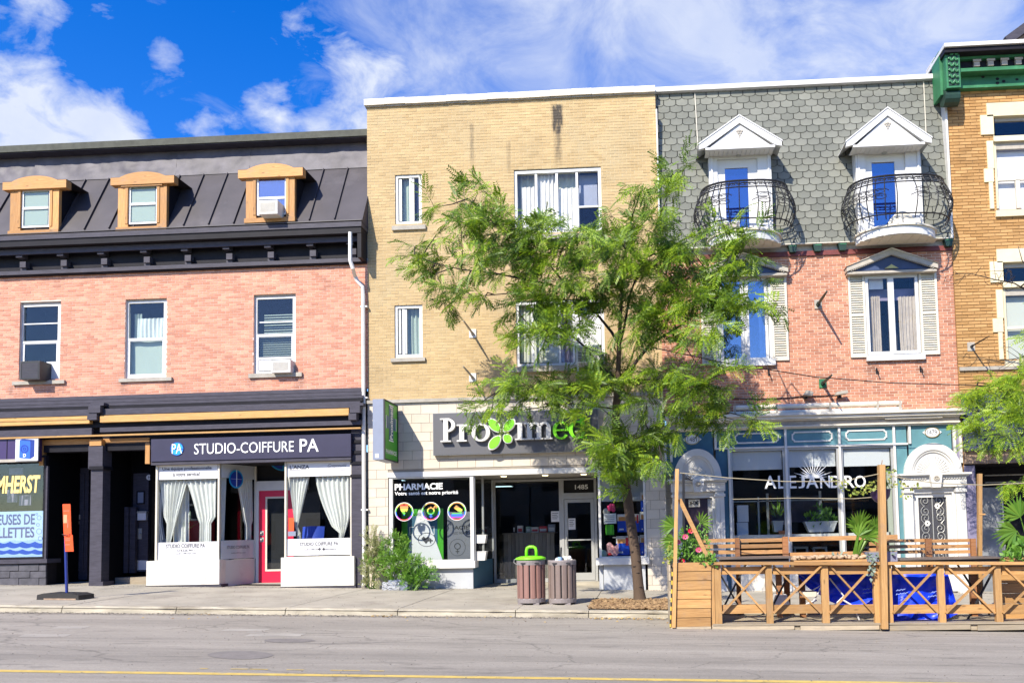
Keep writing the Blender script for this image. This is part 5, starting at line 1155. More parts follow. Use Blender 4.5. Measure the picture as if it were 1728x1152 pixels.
# ================================================================ third building: shingled mansard, balconies, red brick, teal shopfront
B3 = thing('brick_building', 'red brick building with grey scalloped shingle mansard, two iron balconies and teal shopfront', 'building', (4.1, 0, zw(4.1, 0)))
zb3, zt3 = at(1500, 697)[1], at(1400, 431)[1]
W3 = [(1209, 464, 1303, 612), (1458, 456, 1558, 602)]
brick_wall(B3, XB+.0, XC, zb3, zt3, 0, [rc(*w) for w in W3], .0695, .212, .012, M['brick_red'], M['mortar_red'], see=lambda x, zz: x > 3.5)
MB().box(XB, XC, -.05, .1, zt3+.002, zt3+.075).box(XB, XC, -.03, .1, zt3+.077, zt3+.13).build('red_beam', mat('red_beam', (.16, .035, .03), .6, var=.2), B3)
zmb = at(1400, 409, -.12)[1]; zmt = at(1345, 147, .20)[1]
cor3 = part('cornice', B3, (4.1, 0, zt3))
MB().box(XB, XC, -.02, .1, zt3+.132, zmb-.01).build('frieze_board', M['greige'], cor3)
n = 26
for i in range(n):
    xa, xb_ = XB+(XC-XB)*i/n, XB+(XC-XB)*(i+1)/n
    MB().box(xa+.004, xb_-.004, -.17, .08, zmb-.03, zmb-.008).build('soffit_board', M['cream'], cor3)
for px in (1120, 1160, 1337, 1379, 1421, 1600):
    x = at(px, 414, -.1)[0]
    b = MB().prism([(x-.11, zmb-.035), (x+.11, zmb-.035), (x+.075, zmb-.22), (x-.075, zmb-.22)], -.16, -.021).build('bracket', M['greendark'], cor3)
    MB().box(x-.06, x+.09, -.168, -.1605, zmb-.075, zmb-.055).build('bracket_band', M['greencopper'], b)
# mansard of scalloped shingles
YMB, YMT = -.12, .20
mr_ = part('mansard_roof', B3, (4.1, 0, zmb))
def ms(x, t, off=0.): return (x, YMB+(YMT-YMB)*t-off, zmb+(zmt-zmb)*t)
MB().quad(ms(XB, 0), ms(XC, 0), ms(XC, 1), ms(XB, 1)).build('backing', M['shingle_gap'], mr_)
DW = [rc(1197, 258, 1303, 400, -.05), rc(1446, 250, 1556, 392, -.05)]
sw, rh = .315, .178; L_m = math.hypot(YMT-YMB, zmt-zmb); rows = int(L_m/rh)+1; tilt = math.atan2(YMT-YMB, zmt-zmb)
def shp(w, h, k=.93):                                   # shingle with a rounded butt, its top fitting between the two above
    q = [(-.5, .36), (-.5, -.36), (-.40, -.53), (-.24, -.63), (.24, -.63), (.40, -.53), (.5, -.36), (.5, .36), (.26, .37), (.10, .47), (0, .64), (-.10, .47), (-.26, .37)]
    return [(x*w*k, z*h*k) for x, z in q]
um = MB(); P_ = shp(sw, rh)
um.prism(P_, -.020, -.006)
me_sh = bpy.data.meshes.new('shingle'); me_sh.from_pydata(um.v, [], um.f); me_sh.materials.append(M['shingle'])
places = []; rest = MB()
for r in range(rows+1):
    t = (r*rh+.05)/L_m
    if t > 1.0: break
    x = XB-(sw/2 if r % 2 else 0)+.06
    while x < XC+sw/2:
        c = ms(x, t); full = x-sw/2 > XB-.01 and x+sw/2 < XC+.01 and t > .03 and t+rh*.6/L_m < 1
        if not any(d[0]+.1 < x < d[1]-.1 and d[2]-.6 < c[2] < d[3]-.1 for d in DW):
            if full: places.append((x, c))
            else:
                pts = [(min(max(px_, XB-x), XC-x), min(max(pz_, -t*L_m-.02), (1-t)*L_m)) for px_, pz_ in P_]
                b = MB().prism(pts, -.020, -.006); ct, s_ = math.cos(tilt), math.sin(tilt)
                rest.add([(c[0]+v[0], c[1]+v[1]*ct+v[2]*s_, c[2]+v[2]*ct-v[1]*s_) for v in b.v], b.f)
        x += sw
    
places.sort(key=lambda q: q[1][2])
for x, c in places[:300]: inst('shingle', me_sh, mr_, c, rot=(-tilt+random.uniform(-.012, .022), random.uniform(-.02, .02), 0))
for x, c in places[300:]:
    ct, s_ = math.cos(tilt), math.sin(tilt); k = random.uniform(-.003, .003)
    b = MB().prism(P_, -.020+k, -.006+k); rest.add([(c[0]+v[0], c[1]+v[1]*ct+v[2]*s_, c[2]+v[2]*ct-v[1]*s_) for v in b.v], b.f)
rest.build('shingle_covering', M['shingle'], mr_, kind='stuff')
MB().box(XB-.01, XC-.2, YMT-.14, YMT+.5, zmt-.02, zmt+.10).build('roof_cap', M['white'], mr_)
MB().box(XB, XC, YMT+.505, 7, zmt-.15, zmt+.05).build('roof_deck', M['greige'], mr_)
MB().beam(ms(at(1174, 200, .1)[0], .99, .04), ms(at(1178, 250, .05)[0], .60, .04), .018, .018).build('roof_cable', M['cream'], mr_)
MB().beam(ms(at(1558, 150, .2)[0], .99, .04), ms(at(1562, 240, .1)[0], .64, .04), .018, .018).build('roof_cable', M['cream'], mr_)
MB().box(XC-.05, XC+.0, -.16, 1.2, zmb, zmt+.02).build('edge_flashing', M['white'], mr_)
MB().box(XB+.0, XB+.035, -.16, -.02, zmb-.2, zmt-.6).build('edge_flashing', M['white'], mr_)
# dormers with pediment hoods and balconies
for k in range(2):
    c = DW[k]; Y = -.32
    ap, el, er, dpx = (((1248, 196), (1179, 240), (1319, 237), (1212, 268, 1280, 400), ), ((1500, 183), (1428, 236), (1572, 231), (1462, 258, 1530, 392)))[k][:4]
    casing = ((1198, 258, 1303, 402), (1446, 250, 1556, 394))[k]
    a, b, c0, c1 = rc(*casing, Y); d = part('dormer', B3, ((a+b)/2, Y, c0))
    MB().box(a, b, Y+.145, 1.3, c0-.1, c1-.02).build('cheek', M['white'], d)
    da, db, dc, dd = rc(*dpx, Y)
    MB().box(a, da, Y, Y+.14, c0-.1, c1).build('casing', M['vinyl'], d); MB().box(db, b, Y, Y+.14, c0-.1, c1).build('casing', M['vinyl'], d); MB().box(da, db, Y, Y+.14, dd, c1).build('casing_head', M['vinyl'], d)
    MB().box(a+.05, a+.09, Y-.03, Y-.001, c0-.1, c1-.02).box(b-.09, b-.05, Y-.03, Y-.001, c0-.1, c1-.02).build('casing_bead', M['vinyl'], d)
    dr = part('door', d, ((da+db)/2, Y, dc))
    f = MB(); ga, gb, gc, gd_ = rc(*((1225, 282, 1264, 397), (1474, 272, 1513, 390))[k], Y)
    f.box(da+.002, ga, Y+.05, Y+.1, c0-.1, dd-.002); f.box(gb, db-.002, Y+.05, Y+.1, c0-.1, dd-.002); f.box(ga, gb, Y+.05, Y+.1, gd_, dd-.002); f.box(ga, gb, Y+.05, Y+.1, c0-.1, gc); f.build('leaf', M['vinyl'], dr)
    MB().box(ga, gb, Y+.075, Y+.08, gc, gd_).build('pane', GB, dr); MB().box(ga, gb, Y+.085, Y+.1, gc, gd_).build('door_blind', M['doorblind'], dr)
    # hood
    YH = -.74; hood = part('hood', d, ((a+b)/2, YH, at(*ap, YH)[1]))
    ax, az = at(ap[0], ap[1], YH); lx, lz = at(el[0], el[1], YH); rx, rz = at(er[0], er[1], YH); lz = rz = (lz+rz)/2-.02; ax = (lx+rx)/2; yb = .6
    th = .17
    MB().prism([(lx, lz), (ax, az-.0), (ax, az-th), (lx+.16, lz-.10), (lx, lz-.14)], YH, YH+.10).build('rake_board', M['vinyl'], hood)
    MB().prism([(rx, rz), (rx, rz-.14), (rx-.16, rz-.10), (ax+.001, az-th), (ax+.001, az)], YH, YH+.10).build('rake_board', M['vinyl'], hood)
    MB().prism([(lx+.24, lz-.10), (ax, az-th-.005), (rx-.24, rz-.10)], YH+.05, YH+.09).build('gable_panel', M['vinyl'], hood)
    MB().prism([(lx+.161, lz-.10), (rx-.161, rz-.10), (rx-.161, rz-.155), (lx+.161, lz-.155)], YH+.01, YH+.12).build('gable_base', M['vinyl'], hood)
    MB().add([(lx-.02, YH-.02, lz+.0), (ax, YH-.02, az+.04), (ax, yb, az+.04), (lx-.02, yb, lz), (lx-.02, YH-.02, lz-.03), (ax, YH-.02, az+.008), (ax, yb, az+.008), (lx-.02, yb, lz-.03)], [(0, 1, 2, 3), (4, 7, 6, 5), (0, 4, 5, 1), (0, 3, 7, 4)]).build('roof_slope', M['vinyl'], hood)
    MB().add([(rx+.02, YH-.02, rz), (ax, YH-.02, az+.04), (ax, yb, az+.04), (rx+.02, yb, rz), (rx+.02, YH-.02, rz-.03), (ax, YH-.02, az+.008), (ax, yb, az+.008), (rx+.02, yb, rz-.03)], [(0, 3, 2, 1), (4, 5, 6, 7), (0, 1, 5, 4), (0, 4, 7, 3)]).build('roof_slope', M['vinyl'], hood)
    n = 15
    for i in range(n):
        x0 = lx+.17+(rx-lx-.34)*i/n; x1 = lx+.17+(rx-lx-.34)*(i+1)/n; MB().box(x0+.004, x1-.004, YH+.125, Y+.05, lz-.15, lz-.135).build('soffit_slat', M['white'], hood)
    MB().lathe([(.05, -.02), (.07, 0)], ((lx+rx)/2, YH+.4, lz-.15), 12).build('downlight', M['greyframe'], hood)
    g = MB(); q = az-th-.24
    for (dx, dz, r) in ((-.05, .05, .03), (0, .065, .035), (.05, .05, .03), (-.025, .0, .03), (.025, 0., .03), (0, -.06, .025), (0, -.11, .016)): g.sphere((ax+dx*1.2, YH+.04, q+dz), r, 7, 5, (1, .4, 1))
    g.build('ornament', M['greige'], hood)
    # balcony
    YB2 = Y; bl = part('balcony', d, ((a+b)/2, -.5, c0))
    s0, s1 = ((1196, 1318), (1446, 1580))[k]; z0 = at((s0+s1)/2, (400, 392)[k], -.42)[1]-.0
    xa, xb_ = at(s0, 405, -.38)[0], at(s1, 405, -.38)[0]; xc_ = (xa+xb_)/2; hw = (xb_-xa)/2; D = .66
    def arc(hw, D, n=20, y0=-.34): return [(xc_-hw*math.cos(math.pi*i/n) if False else xc_+hw*(2*i/n-1), y0-D*(1-(2*i/n-1)**2)**.62) for i in range(n+1)]
    MB().slab(arc(hw, D)+[(xc_+hw, Y+.1), (xc_-hw, Y+.1)], z0-.235, z0-.045).build('floor_slab', M['vinyl'], bl)
    MB().slab(arc(hw+.04, D+.05)+[(xc_+hw+.04, Y+.1), (xc_-hw-.04, Y+.1)], z0-.043, z0).build('floor_edge', M['cream'], bl)
    nb = 8
    for i in range(nb):
        u0, u1 = -1+2*i/nb, -1+2*(i+1)/nb; um_ = (u0+u1)/2; xx0, xx1 = xc_+hw*u0*.97+.004, xc_+hw*u1*.97-.004
        yf = -.34-D*.93*(1-um_*um_)**.62
        MB().box(xx0, xx1, yf, Y, z0-.25, z0-.237).build('soffit_board', M['cream'], bl)
    rl = part('railing', bl, (xc_, -.5, z0)); R0 = hw+.17; nB = 17; H = 1.10
    def belly(h):                                       # outward bulge along the height
        return .30*math.sin(math.pi*min(1, max(0, (1-h)*.95)))**1.3 if h < .98 else 0
    def rp(u, h):
        t = (2*u-1); e = belly(h); r = R0+e*.62; dd_ = D+.08+e*.75
        an_ = math.pi*(1-u); return (xc_+r*math.copysign(abs(math.cos(an_))**.72, math.cos(an_)), -.36-dd_*abs(math.sin(an_))**.8, z0+.04+H*h)
    us = [i/26 for i in range(27)]
    MB().tube([rp(u, 1) for u in us], .027, 6).build('top_rail', M['iron'], rl); MB().tube([rp(u, .82) for u in us], .017, 5).build('rail', M['iron'], rl); MB().tube([rp(u, .12) for u in us], .017, 5).build('rail', M['iron'], rl)
    for i in range(nB+1):
        u = i/nB; MB().tube([rp(u, h) for h in (1, .9, .8, .66, .52, .38, .24, .12, .03)], .0135, 5).build('baluster', M['iron'], rl)
    for i in range(nB):                                 # scrollwork
        u = (i+.5)/nB; s = MB()
        def scr(u0, h0, r, turns, flip, hs=1.35):
            s.tube([rp(min(1, max(0, u0+flip*r*math.cos(q)*(1-q/14)*.33)), h0+r*hs*math.sin(q)*(1-q/14)*.35) for q in np.linspace(0, turns*6.283, 12)], .0095, 4)
        scr(u-.010, .905, .10, 1.3, 1); scr(u+.010, .905, .10, 1.3, -1)
        if i in (0, 1, 2, 4, 5, 11, 12, 14, 15, 16) or i % 3 == 0: scr(u, .60, .16, 1.5, 1); scr(u, .47, .16, 1.5, -1)
        if i in (0, 1, 15, 16): scr(u, .3, .2, 1.4, 1); scr(u, .40, .2, 1.6, -1); scr(u, .72, .16, 1.5, -1)
        s.build('scroll', M['iron'], rl)
# an upholstered chair standing on each balcony
x, zz = at(1232, 388, -.6); t = thing('balcony_box', 'white and grey box with a bent lid on the left balcony floor', 'box', (x+.05, -.6, zz-.1)); MB().box(x-.16, x+.22, -.72, -.48, zz-.10, zz+.14).build('box', M['greige'], t); MB().prism([(x-.32, zz+.30), (x+.02, zz+.16), (x+.26, zz+.27), (x+.24, zz+.15), (x-.30, zz+.141)], -.68, -.5).build('lid', M['white'], t)
x, zz = at(1528, 378, -.6); t = thing('balcony_chair', 'cream armchair standing on the right balcony', 'chair', (x, -.4, zz-.15))
MB().grid(lambda u, v: (x-.34+.68*u, -.42+.1*abs(u-.5), zz-.1+.5*v*(1-.5*(2*u-1)**2)), 12, 6).build('backrest', M['cream'], t, smooth=True); MB().box(x-.33, x+.33, -.72, -.44, zz-.12, zz+.08).build('seat', M['cream'], t)
# windows of the brick storey
rm = MB()
for w in W3: room(rm, *w, .14, .9)
rm.build('interior', M['dark'], B3)
for k in range(2):
    x0, y0, x1, y1 = W3[k]; win = MB(); pframe(win, x0, y0, x1, y1, .0, 6, .10); mid = (1257.5, 1505)[k]
    dxm = 2
    win.pbox(mid-2.2, y0+6.3, mid+2.2, y1-6.3, .0, .1); win = win.build('window', M['vinyl'], B3)
    if k == 0: L0, R0_ = (1220, 474, 1250, 605), (1264, 474, 1291, 603)
    else: L0, R0_ = (1467, 470, 1500, 593), (1510, 468, 1546, 591)
    for (p, q, r, s) in (L0, R0_):
        f = MB(); pframe(f, p-5, q-5, r+5, s+5, -.025, 5, .045); sh = f.build('sash', M['vinyl'], win); pane(sh, p, q, r, s, 0, GB if k == 0 else G)
    if k == 0: drape(win, 1280, 480, 1292, 604, .12, 2, .02, M['sheer'])
    else:
        drape(win, 1466, 500, 1486, 594, .2, 5, .03, M['greige']); drape(win, 1518, 500, 1547, 594, .2, 5, .03, M['greige']); MB().pbox(1466, 470, 1490, 488, .12, .02).build('blind', M['curtain'], win); MB().pbox(1466, 488, 1547, 507, .3, .02).build('valance', M['lav'], win)
    sl_ = ((1210, 607, 1309, 617), (1463, 598, 1562, 607))[k]; MB().pbox(*sl_, -.10, .24).build('sill', M['vinyl'], win)
    # shutters
    for (p, q, r, s) in (((1183, 464, 1210, 616), (1302, 462, 1329, 608)), ((1433, 458, 1461, 603), (1553, 455, 1583, 598)))[k]:
        a, b, c, d_ = rc(p, q, r, s, -.04); sh = part('shutter', B3, ((a+b)/2, -.04, c)); f = MB(); frame(f, a, b, c, d_, -.055, .055, .04, .07, .07); zm = c+(d_-c)*.49; f.box(a+.056, b-.056, -.055, -.015, zm-.03, zm+.03); f.build('frame', M['cream'], sh)
        MB().box(a+.05, b-.05, -.016, -.0135, c+.05, d_-.05).build('back', M['cream'], sh)
        sl2 = MB(); nl = 34
        for i in range(nl):
            zz = c+.075+(d_-c-.15)*i/nl
            if abs(zz+.02-zm) > .05: sl2.add([(a+.056, -.048, zz), (b-.056, -.048, zz), (b-.056, -.020, zz+.036), (a+.056, -.020, zz+.036), (a+.056, -.048, zz+.008), (b-.056, -.048, zz+.008)], [(0, 1, 5, 4), (4, 5, 2, 3)])
        sl2.build('louvre', M['cream'], sh)
    # pediment over the window
    p = part('window_pediment', B3, pt(mid, y0, -.2)); YP = -.26
    ax, az = at(*((1258, 428), (1505, 420))[k], YP); lx, lz = at(*((1181, 456), (1429, 450))[k], YP); rx, rz = at(*((1330, 452), (1583, 445))[k], YP); lz = rz = (lz+rz)/2; ax = (lx+rx)/2
    MB().prism([(lx, lz), (ax, az), (ax, az-.13), (lx+.1, lz-.08), (lx, lz-.11)], YP, .0).build('rake_moulding', M['greige'], p); MB().prism([(rx, rz), (rx, rz-.11), (rx-.1, rz-.08), (ax+.001, az-.13), (ax+.001, az)], YP, .0).build('rake_moulding', M['greige'], p)
    MB().prism([(lx-.02, lz+.002), (ax, az+.03), (rx+.02, rz+.002), (ax, az+.002)], YP-.03, .0).build('rake_cap', M['cream'], p)
    MB().prism([(lx+.1, lz-.085), (ax, az-.135), (rx-.1, rz-.085)], YP+.09, -.001).build('tympanum', M['navytrim'], p); MB().box(lx+.02, rx-.02, YP+.04, .0, lz-.17, lz-.112).build('base_moulding', M['greige'], p)
    dn = MB()
    for s in (-1, 1):
        for i in range(22):
            t = (i+.5)/24; xx = ax+s*(rx-ax)*t; zz = az+(lz-az)*t-.118
            dn.box(xx-.014, xx+.014, YP+.01, YP+.06, zz-.028, zz)
    dn.build('dentils', M['greige'], p)
    if k == 1: MB().prism([(ax-.17, lz-.055), (ax+.17, lz-.055), (ax+.06, lz+.01), (ax, lz+.05), (ax-.06, lz+.01)], YP+.06, YP+.0895).build('ornament', M['gold'], p)
arm('longer upper flagpole arm on the red brick between the two shuttered windows', 1380, 514, 1.1, M['greendark'], M['greige'], .0, -.02, .028)
arm('lower flagpole arm on the red brick above the white rolled awning tubes', 1388, 647, 1.1, M['greendark'], M['greencopper'], .0, -.02, .028)
for i, (px, py) in enumerate(((1222, 630), (1297, 632), (1479, 629), (1553, 626))):
    x, zz = at(px, py); t = thing('wall_hook', ('small iron hook under the left shuttered window, at its left end', 'small iron hook under the left shuttered window, at its right end', 'small iron hook under the right shuttered window, at its left end', 'small iron hook under the right shuttered window, at its right end')[i], 'hook', (x, 0, zz), 'iron hooks under the windows')
    MB().tube([(x, -.012, zz+.08), (x-.01, -.10, zz+.05), (x, -.16, zz+.0), (x+.02, -.12, zz-.06)], .014, 6).build('hook', M['iron'], t); MB().box(x-.02, x+.02, -.025, -.0125, zz-.02, zz+.12).build('wall_plate', M['iron'], t)
for i, (px, py) in enumerate(((1361, 665), (1418, 664))):
    x, zz = at(px, py, -.15); t = thing('floodlight', ('floodlight turned to the left above the awning tubes', 'floodlight turned outward above the awning tubes, right of the other one')[i], 'floodlight', (x, -.1, zz), 'floodlights on the red brick')
    s = (-1, 1)[i]
    MB().prism([(x-.10, zz-.03), (x+.12, zz-.06), (x+.14, zz+.03), (x-.02, zz+.09)] if i == 0 else [(x-.14, zz-.05), (x+.16, zz-.01), (x+.14, zz+.06), (x-.12, zz+.03)], -.30, -.12).build('lamp_head', M['greige'], t); MB().tube([(x, -.12, zz), (x, -.014, zz-.04)], .02, 6).build('bracket', M['iron'], t); MB().box(x-.05, x+.05, -.03, -.0125, zz-.09, zz+.01).build('wall_plate', M['iron'], t)
x0 = at(1140, 683, -.03)[0]; cb = [pt(px, py, -.03) for px, py in ((1235, 672), (1280, 673), (1330, 671), (1356, 668))]; cb2 = [pt(px, py, -.03) for px, py in ((1364, 668), (1385, 668), (1412, 666))]
t = thing('cable', 'black cable running along the brick to the floodlights', 'cable', cb[0]); MB().tube(cb, .012, 5).tube(cb2, .012, 5).build('cable_run', M['iron'], t)
# rolled awning tubes
aw = thing('awning_tube', 'pair of worn white awning tubes lying above the shopfront cornice', 'awning', pt(1380, 694, -.2))
xa, xb_ = at(1238, 689, -.2)[0], at(1521, 683, -.2)[0]
for i, py in enumerate((684, 694)): zz = at(1380, py, -.2)[1]; MB().tube([(xa+i*-.12, -.20, zz), (xb_, -.20, zz)], (.065, .06)[i], 10).build('tube', M['pipe'], aw)
zz = at(1380, 689, -.2)[1]
for px in (1240, 1310, 1400, 1480, 1518): x = at(px, 689, -.2)[0]; MB().box(x-.025, x+.025, -.275, -.0, zz-.13, zz+.13).build('clamp', M['greige'], aw)
# shopfront cornice
SF = part('shopfront_cornice', B3, (4.1, -.1, zb3)); zc = lambda py, Y=-.1: at(1560, py, Y)[1]
for (y0, y1, Y, mt) in ((689.5, 694, -.34, 'white'), (694.2, 700, -.27, 'white'), (700.3, 703, -.20, 'white'), (703.3, 711, -.13, 'greige'), (711.3, 713.5, -.17, 'white'), (713.8, 716.5, -.11, 'white')):
    MB().box(XB+(.06 if Y > -.3 else .03), XC+(-.06 if Y > -.25 else .05), Y, .1, zc(y1, Y), zc(y0, Y)).build('moulding', M['white2' if mt == 'white' else mt], SF)
for i in range(46): x = at(1490, 705)[0]+i*.03; MB().box(x, x+.016, -.215, -.1305, zc(703.2, -.2)-.03, zc(703.1, -.2)).build('dentil', M['white2'], SF) if x < XC-.12 else None
# shopfront panels and mullions
ft = part('shopfront', B3, (4.1, 0, zw(4.1, 0))); Z0 = zc(717.2, -.05); zg3 = zw(4.1, 0)
zT = at(1375, 752.5, -.06)[1]; zSill = at(1375, 939, 0)[1]
Xp = lambda px, Y=-.06, py=800: at(px, py, Y)[0]
wb = [Xp(1231), Xp(1327.5), Xp(1418.5), Xp(1511)]
def mull(x, z0, z1, w=.055): MB().box(x-w/2, x+w/2, -.09, .03, z0, z1).build('mullion', M['white'], ft)
DL, DR = (Xp(1120)+.03, Xp(1231)), (Xp(1511), XC-.02)
for x in wb: mull(x, zg3-.2, Z0)
for x in (Xp(1207, -.06, 730), Xp(1534.5, -.06, 730)): mull(x, zg3-.3 if False else zT-.0, Z0)
zt0 = zT+.022
MB().box(Xp(1207), Xp(1534), -.085, .02, zT-.022, zT+.022).build('transom_bar', M['white'], ft)
for i in range(3):
    xa, xb_ = wb[i]+.028, wb[i+1]-.028
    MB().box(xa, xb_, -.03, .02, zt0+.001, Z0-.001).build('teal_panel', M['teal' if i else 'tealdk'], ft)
    a, b, c, d_ = xa+.13, xb_-.13, zt0+.09, Z0-.07; f = MB(); w = .035; n_ = .07
    f.box(a+n_, b-n_, -.055, -.0305, d_-w, d_); f.box(a+n_, b-n_, -.055, -.0305, c, c+w); f.box(a, a+w, -.055, -.0305, c+n_, d_-n_); f.box(b-w, b, -.055, -.0305, c+n_, d_-n_)
    for (cx_, cz_, a0) in ((a, d_, 270), (b, d_, 180), (a, c, 0), (b, c, 90)): f.ring(cx_, cz_, n_+w*.6, n_+w*.6, w, w, -.057, -.0305, a0, a0+90, 6)
    f.build('panel_frame', M['white'], ft)
    win = part('window', B3, ((xa+xb_)/2, 0, zSill)); f = MB(); frame(f, xa, xb_, zSill, zT-.024, -.03, .05, .06); f.build('frame', M['greyframe'], win)
    MB().box(xa+.05, xb_-.05, .0, .006, zSill+.05, zT-.074).build('pane', GD, win)
    zbl = at(1375, (790, 787, 788)[i], .05)[1]; MB().box(xa+.06, xb_-.06, .06, .07, zbl, zT-.076).build('roller_blind', M['film'], win)
MB().box(wb[0], wb[-1], -.07, .1, zSill-.06, zSill-.002).build('sill', M['white'], ft); MB().box(wb[0]+.02, wb[-1]-.02, -.04, .1, zg3-.35, zSill-.062).build('stall_riser', M['white2'], ft)
# window lettering and agave mark
for s, x0, x1 in (('A', 1290, 1310), ('L', 1313, 1325), ('E', 1331, 1344), ('J', 1347, 1358), ('A', 1360, 1381), ('N', 1384, 1401), ('D', 1402, 1419), ('R', 1425, 1442), ('O', 1442, 1461)): ptext(s, x0, 802, x1, 824-(x0-1290)*.012, -.003, ext=0, bold=.012).build('window_lettering', M['whiteink'], ft)
cx, cz = at(1372, 806, -.003); f = MB()
for i in range(15):
    a = math.radians(4+172*i/14); L2 = (.44 if i % 2 == 0 else .62)*(1.0 if 3 < i < 11 else .8); w = .011 if 3 < i < 11 else .017
    dx, dz = math.cos(a), math.sin(a); f.add([(cx-dz*w*.3, -.004-.0003*i, cz+dx*w*.3), (cx+dx*L2*.45-dz*w, -.004-.0003*i, cz+dz*L2*.45+dx*w), (cx+dx*L2, -.004-.0003*i, cz+dz*L2), (cx+dx*L2*.45+dz*w, -.004-.0003*i, cz+dz*L2*.45-dx*w), (cx+dz*w*.3, -.004-.0003*i, cz-dx*w*.3)], [(0, 1, 2, 3, 4)])
f.build('agave_print', M['whiteink'], ft)
# door surrounds
def surround(lbl, px, shade):
    L, Rr, arch, ent, ped, door = px; W = M['white']
    s = part('door_surround', B3, pt((L+Rr)/2, 960, -.1)); Y = -.12
    xa, xb_ = at(L, 880, Y)[0], at(Rr, 880, Y)[0]; xc_ = (xa+xb_)/2; za0 = at((L+Rr)/2, ent[0], Y)[1]; zat = at((L+Rr)/2, arch, Y)[1]; Rz = zat-za0; Rx = (xb_-xa)/2-.03
    MB().ring(xc_, za0, Rx, Rz, .17, .17, Y-.03, .0, 0, 180, 26).build('arch', W, s); MB().ring(xc_, za0, Rx-.172, Rz-.172, .05, .05, Y, .0, 0, 180, 26).build('arch_moulding', W, s); MB().disc(xc_, za0, Rx-.2, Rz-.2, -.085, -.005, 26, 0, 180).build('fanlight', W, s)
    for i in range(17):
        a = math.radians(8+164*i/16); r0, r1 = .17, min(Rx, Rz)-.27
        MB().add([(xc_+math.cos(a)*r0*Rx/Rz-math.sin(a)*.012, -.086, za0+math.sin(a)*r0+math.cos(a)*.012), (xc_+math.cos(a)*r0*Rx/Rz+math.sin(a)*.012, -.086, za0+math.sin(a)*r0-math.cos(a)*.012), (xc_+math.cos(a)*r1*Rx/Rz+math.sin(a)*.036, -.086, za0+math.sin(a)*r1-math.cos(a)*.03), (xc_+math.cos(a)*r1*Rx/Rz-math.sin(a)*.036, -.086, za0+math.sin(a)*r1+math.cos(a)*.03), (xc_+math.cos(a)*r1*Rx/Rz, -.115, za0+math.sin(a)*r1), (xc_+math.cos(a)*r0*Rx/Rz, -.105, za0+math.sin(a)*r0)], [(0, 5, 4, 3), (1, 2, 4, 5), (2, 3, 4), (0, 1, 5)]).build('fan_rib', W, s)
    MB().disc(xc_, za0, .16, .16, -.14, -.0855, 16, 0, 180).build('fan_hub', W, s)
    ze = [at((L+Rr)/2, p, Y)[1] for p in ent]
    MB().box(xa-.14, xb_+.14, Y-.16, .0, ze[0]-.045, ze[0]-.001).build('entablature', W, s); MB().box(xa-.09, xb_+.09, Y-.09, .0, ze[0]-.09, ze[0]-.047).build('entablature', W, s); MB().box(xa-.05, xb_+.05, Y-.04, .0, ze[1], ze[0]-.092).build('entablature', W, s)
    nd = 24
    for i in range(nd):
        x = xa-.04+(xb_-xa+.08)*(i+.5)/nd
        if abs(x-xc_) > .16: MB().disc(x, ze[0]-.10, .028, .045, Y-.075, Y-.0405, 8, 180, 360).build('dentil', W, s)
    ks = MB().prism([(xc_-.15, ze[0]-.03), (xc_+.15, ze[0]-.03), (xc_+.10, ze[1]-.02), (xc_-.10, ze[1]-.02)], Y-.19, Y-.041).build('keystone', W, s); MB().ring(xc_, ze[0]-.13, .07, .06, .025, .025, Y-.215, Y-.1905, 0, 360, 14).disc(xc_, ze[0]-.13, .025, .025, Y-.215, Y-.1905, 10).build('scroll', M['greige'], ks)
    zl = ze[1]-.003; pw = .22
    zf_ = zw(xc_, 0)
    for sgn in (0, 1):
        x0 = xa-.02 if sgn == 0 else xb_-pw+.02; pl = MB().box(x0, x0+pw, Y, .0, zf_-.05, zl).build('pilaster', W, s)
        for j in range(2): MB().box(x0+.045+j*.075, x0+.095+j*.075, Y-.018, Y-.0005, zf_+.32, zl-.22).build('reed', W, pl)
        MB().box(x0-.025, x0+pw+.025, Y-.05, .0, zl-.13, zl-.06).build('capital', W, pl); MB().box(x0-.025, x0+pw+.025, Y-.05, .0, zf_-.06, zf_+.22).build('base', W, pl)
    MB().box(xa+pw-.018, xb_-pw+.018, -.04, .0, zl-.08, zl).build('door_head', M['vinyl'], s)
    return s, xa+pw-.02, xb_-pw+.02, zl-.08, zf_, xc_, zat
s, xa, xb_, zh, zf_, xc1, zarch1 = surround('l', (1137, 1222, 757, (808, 829), 0, 0), True)
s2, xa2, xb2, zh2, zf2, xc2, zarch2 = surround('r', (1528, 1630, 747, (798, 821), 0, 0), False)
dr = part('door', B3, (xc1, .1, zf_)); f = MB(); frame(f, xa, xb_, zf_+.02, zh-.002, -.02, .07, .12); f.build('door_frame', M['vinyl'], dr)
d0 = at(1152, 900, .06)[0]; MB().box(xa+.07, xb_-.18, .06, .1, zf_+.05, zh-.08).build('leaf', mat('dark_plum_door', (.035, .02, .035), .4), dr)
nt_ = MB().pbox(1162, 842, 1181, 855, .03, .02).build('door_notice', M['cream'], dr); ptext('#HOME', 1164, 844, 1179, 853, .029, ext=0, bold=.03).build('lettering', M['ink'], nt_)
cx, cz = at(1192, 903, -.03); MB().sphere((cx, -.05, cz), .045, 12, 8).build('handle', M['gold'], dr); MB().box(xb_-.178, xb_-.072, .045, .0595, zf_+.05, zh-.10).build('side_light', M['greyframe'], dr)
dr = part('door', B3, (xc2, .1, zf2)); f = MB(); frame(f, xa2, xb2, zf2+.02, zh2-.002, -.02, .06, .12); f.build('door_frame', M['vinyl'], dr)
f = MB(); frame(f, xa2+.062, xb2-.062, zf2+.05, zh2-.065, .04, .12, .05, .1, .5); f.build('leaf', M['white'], dr)
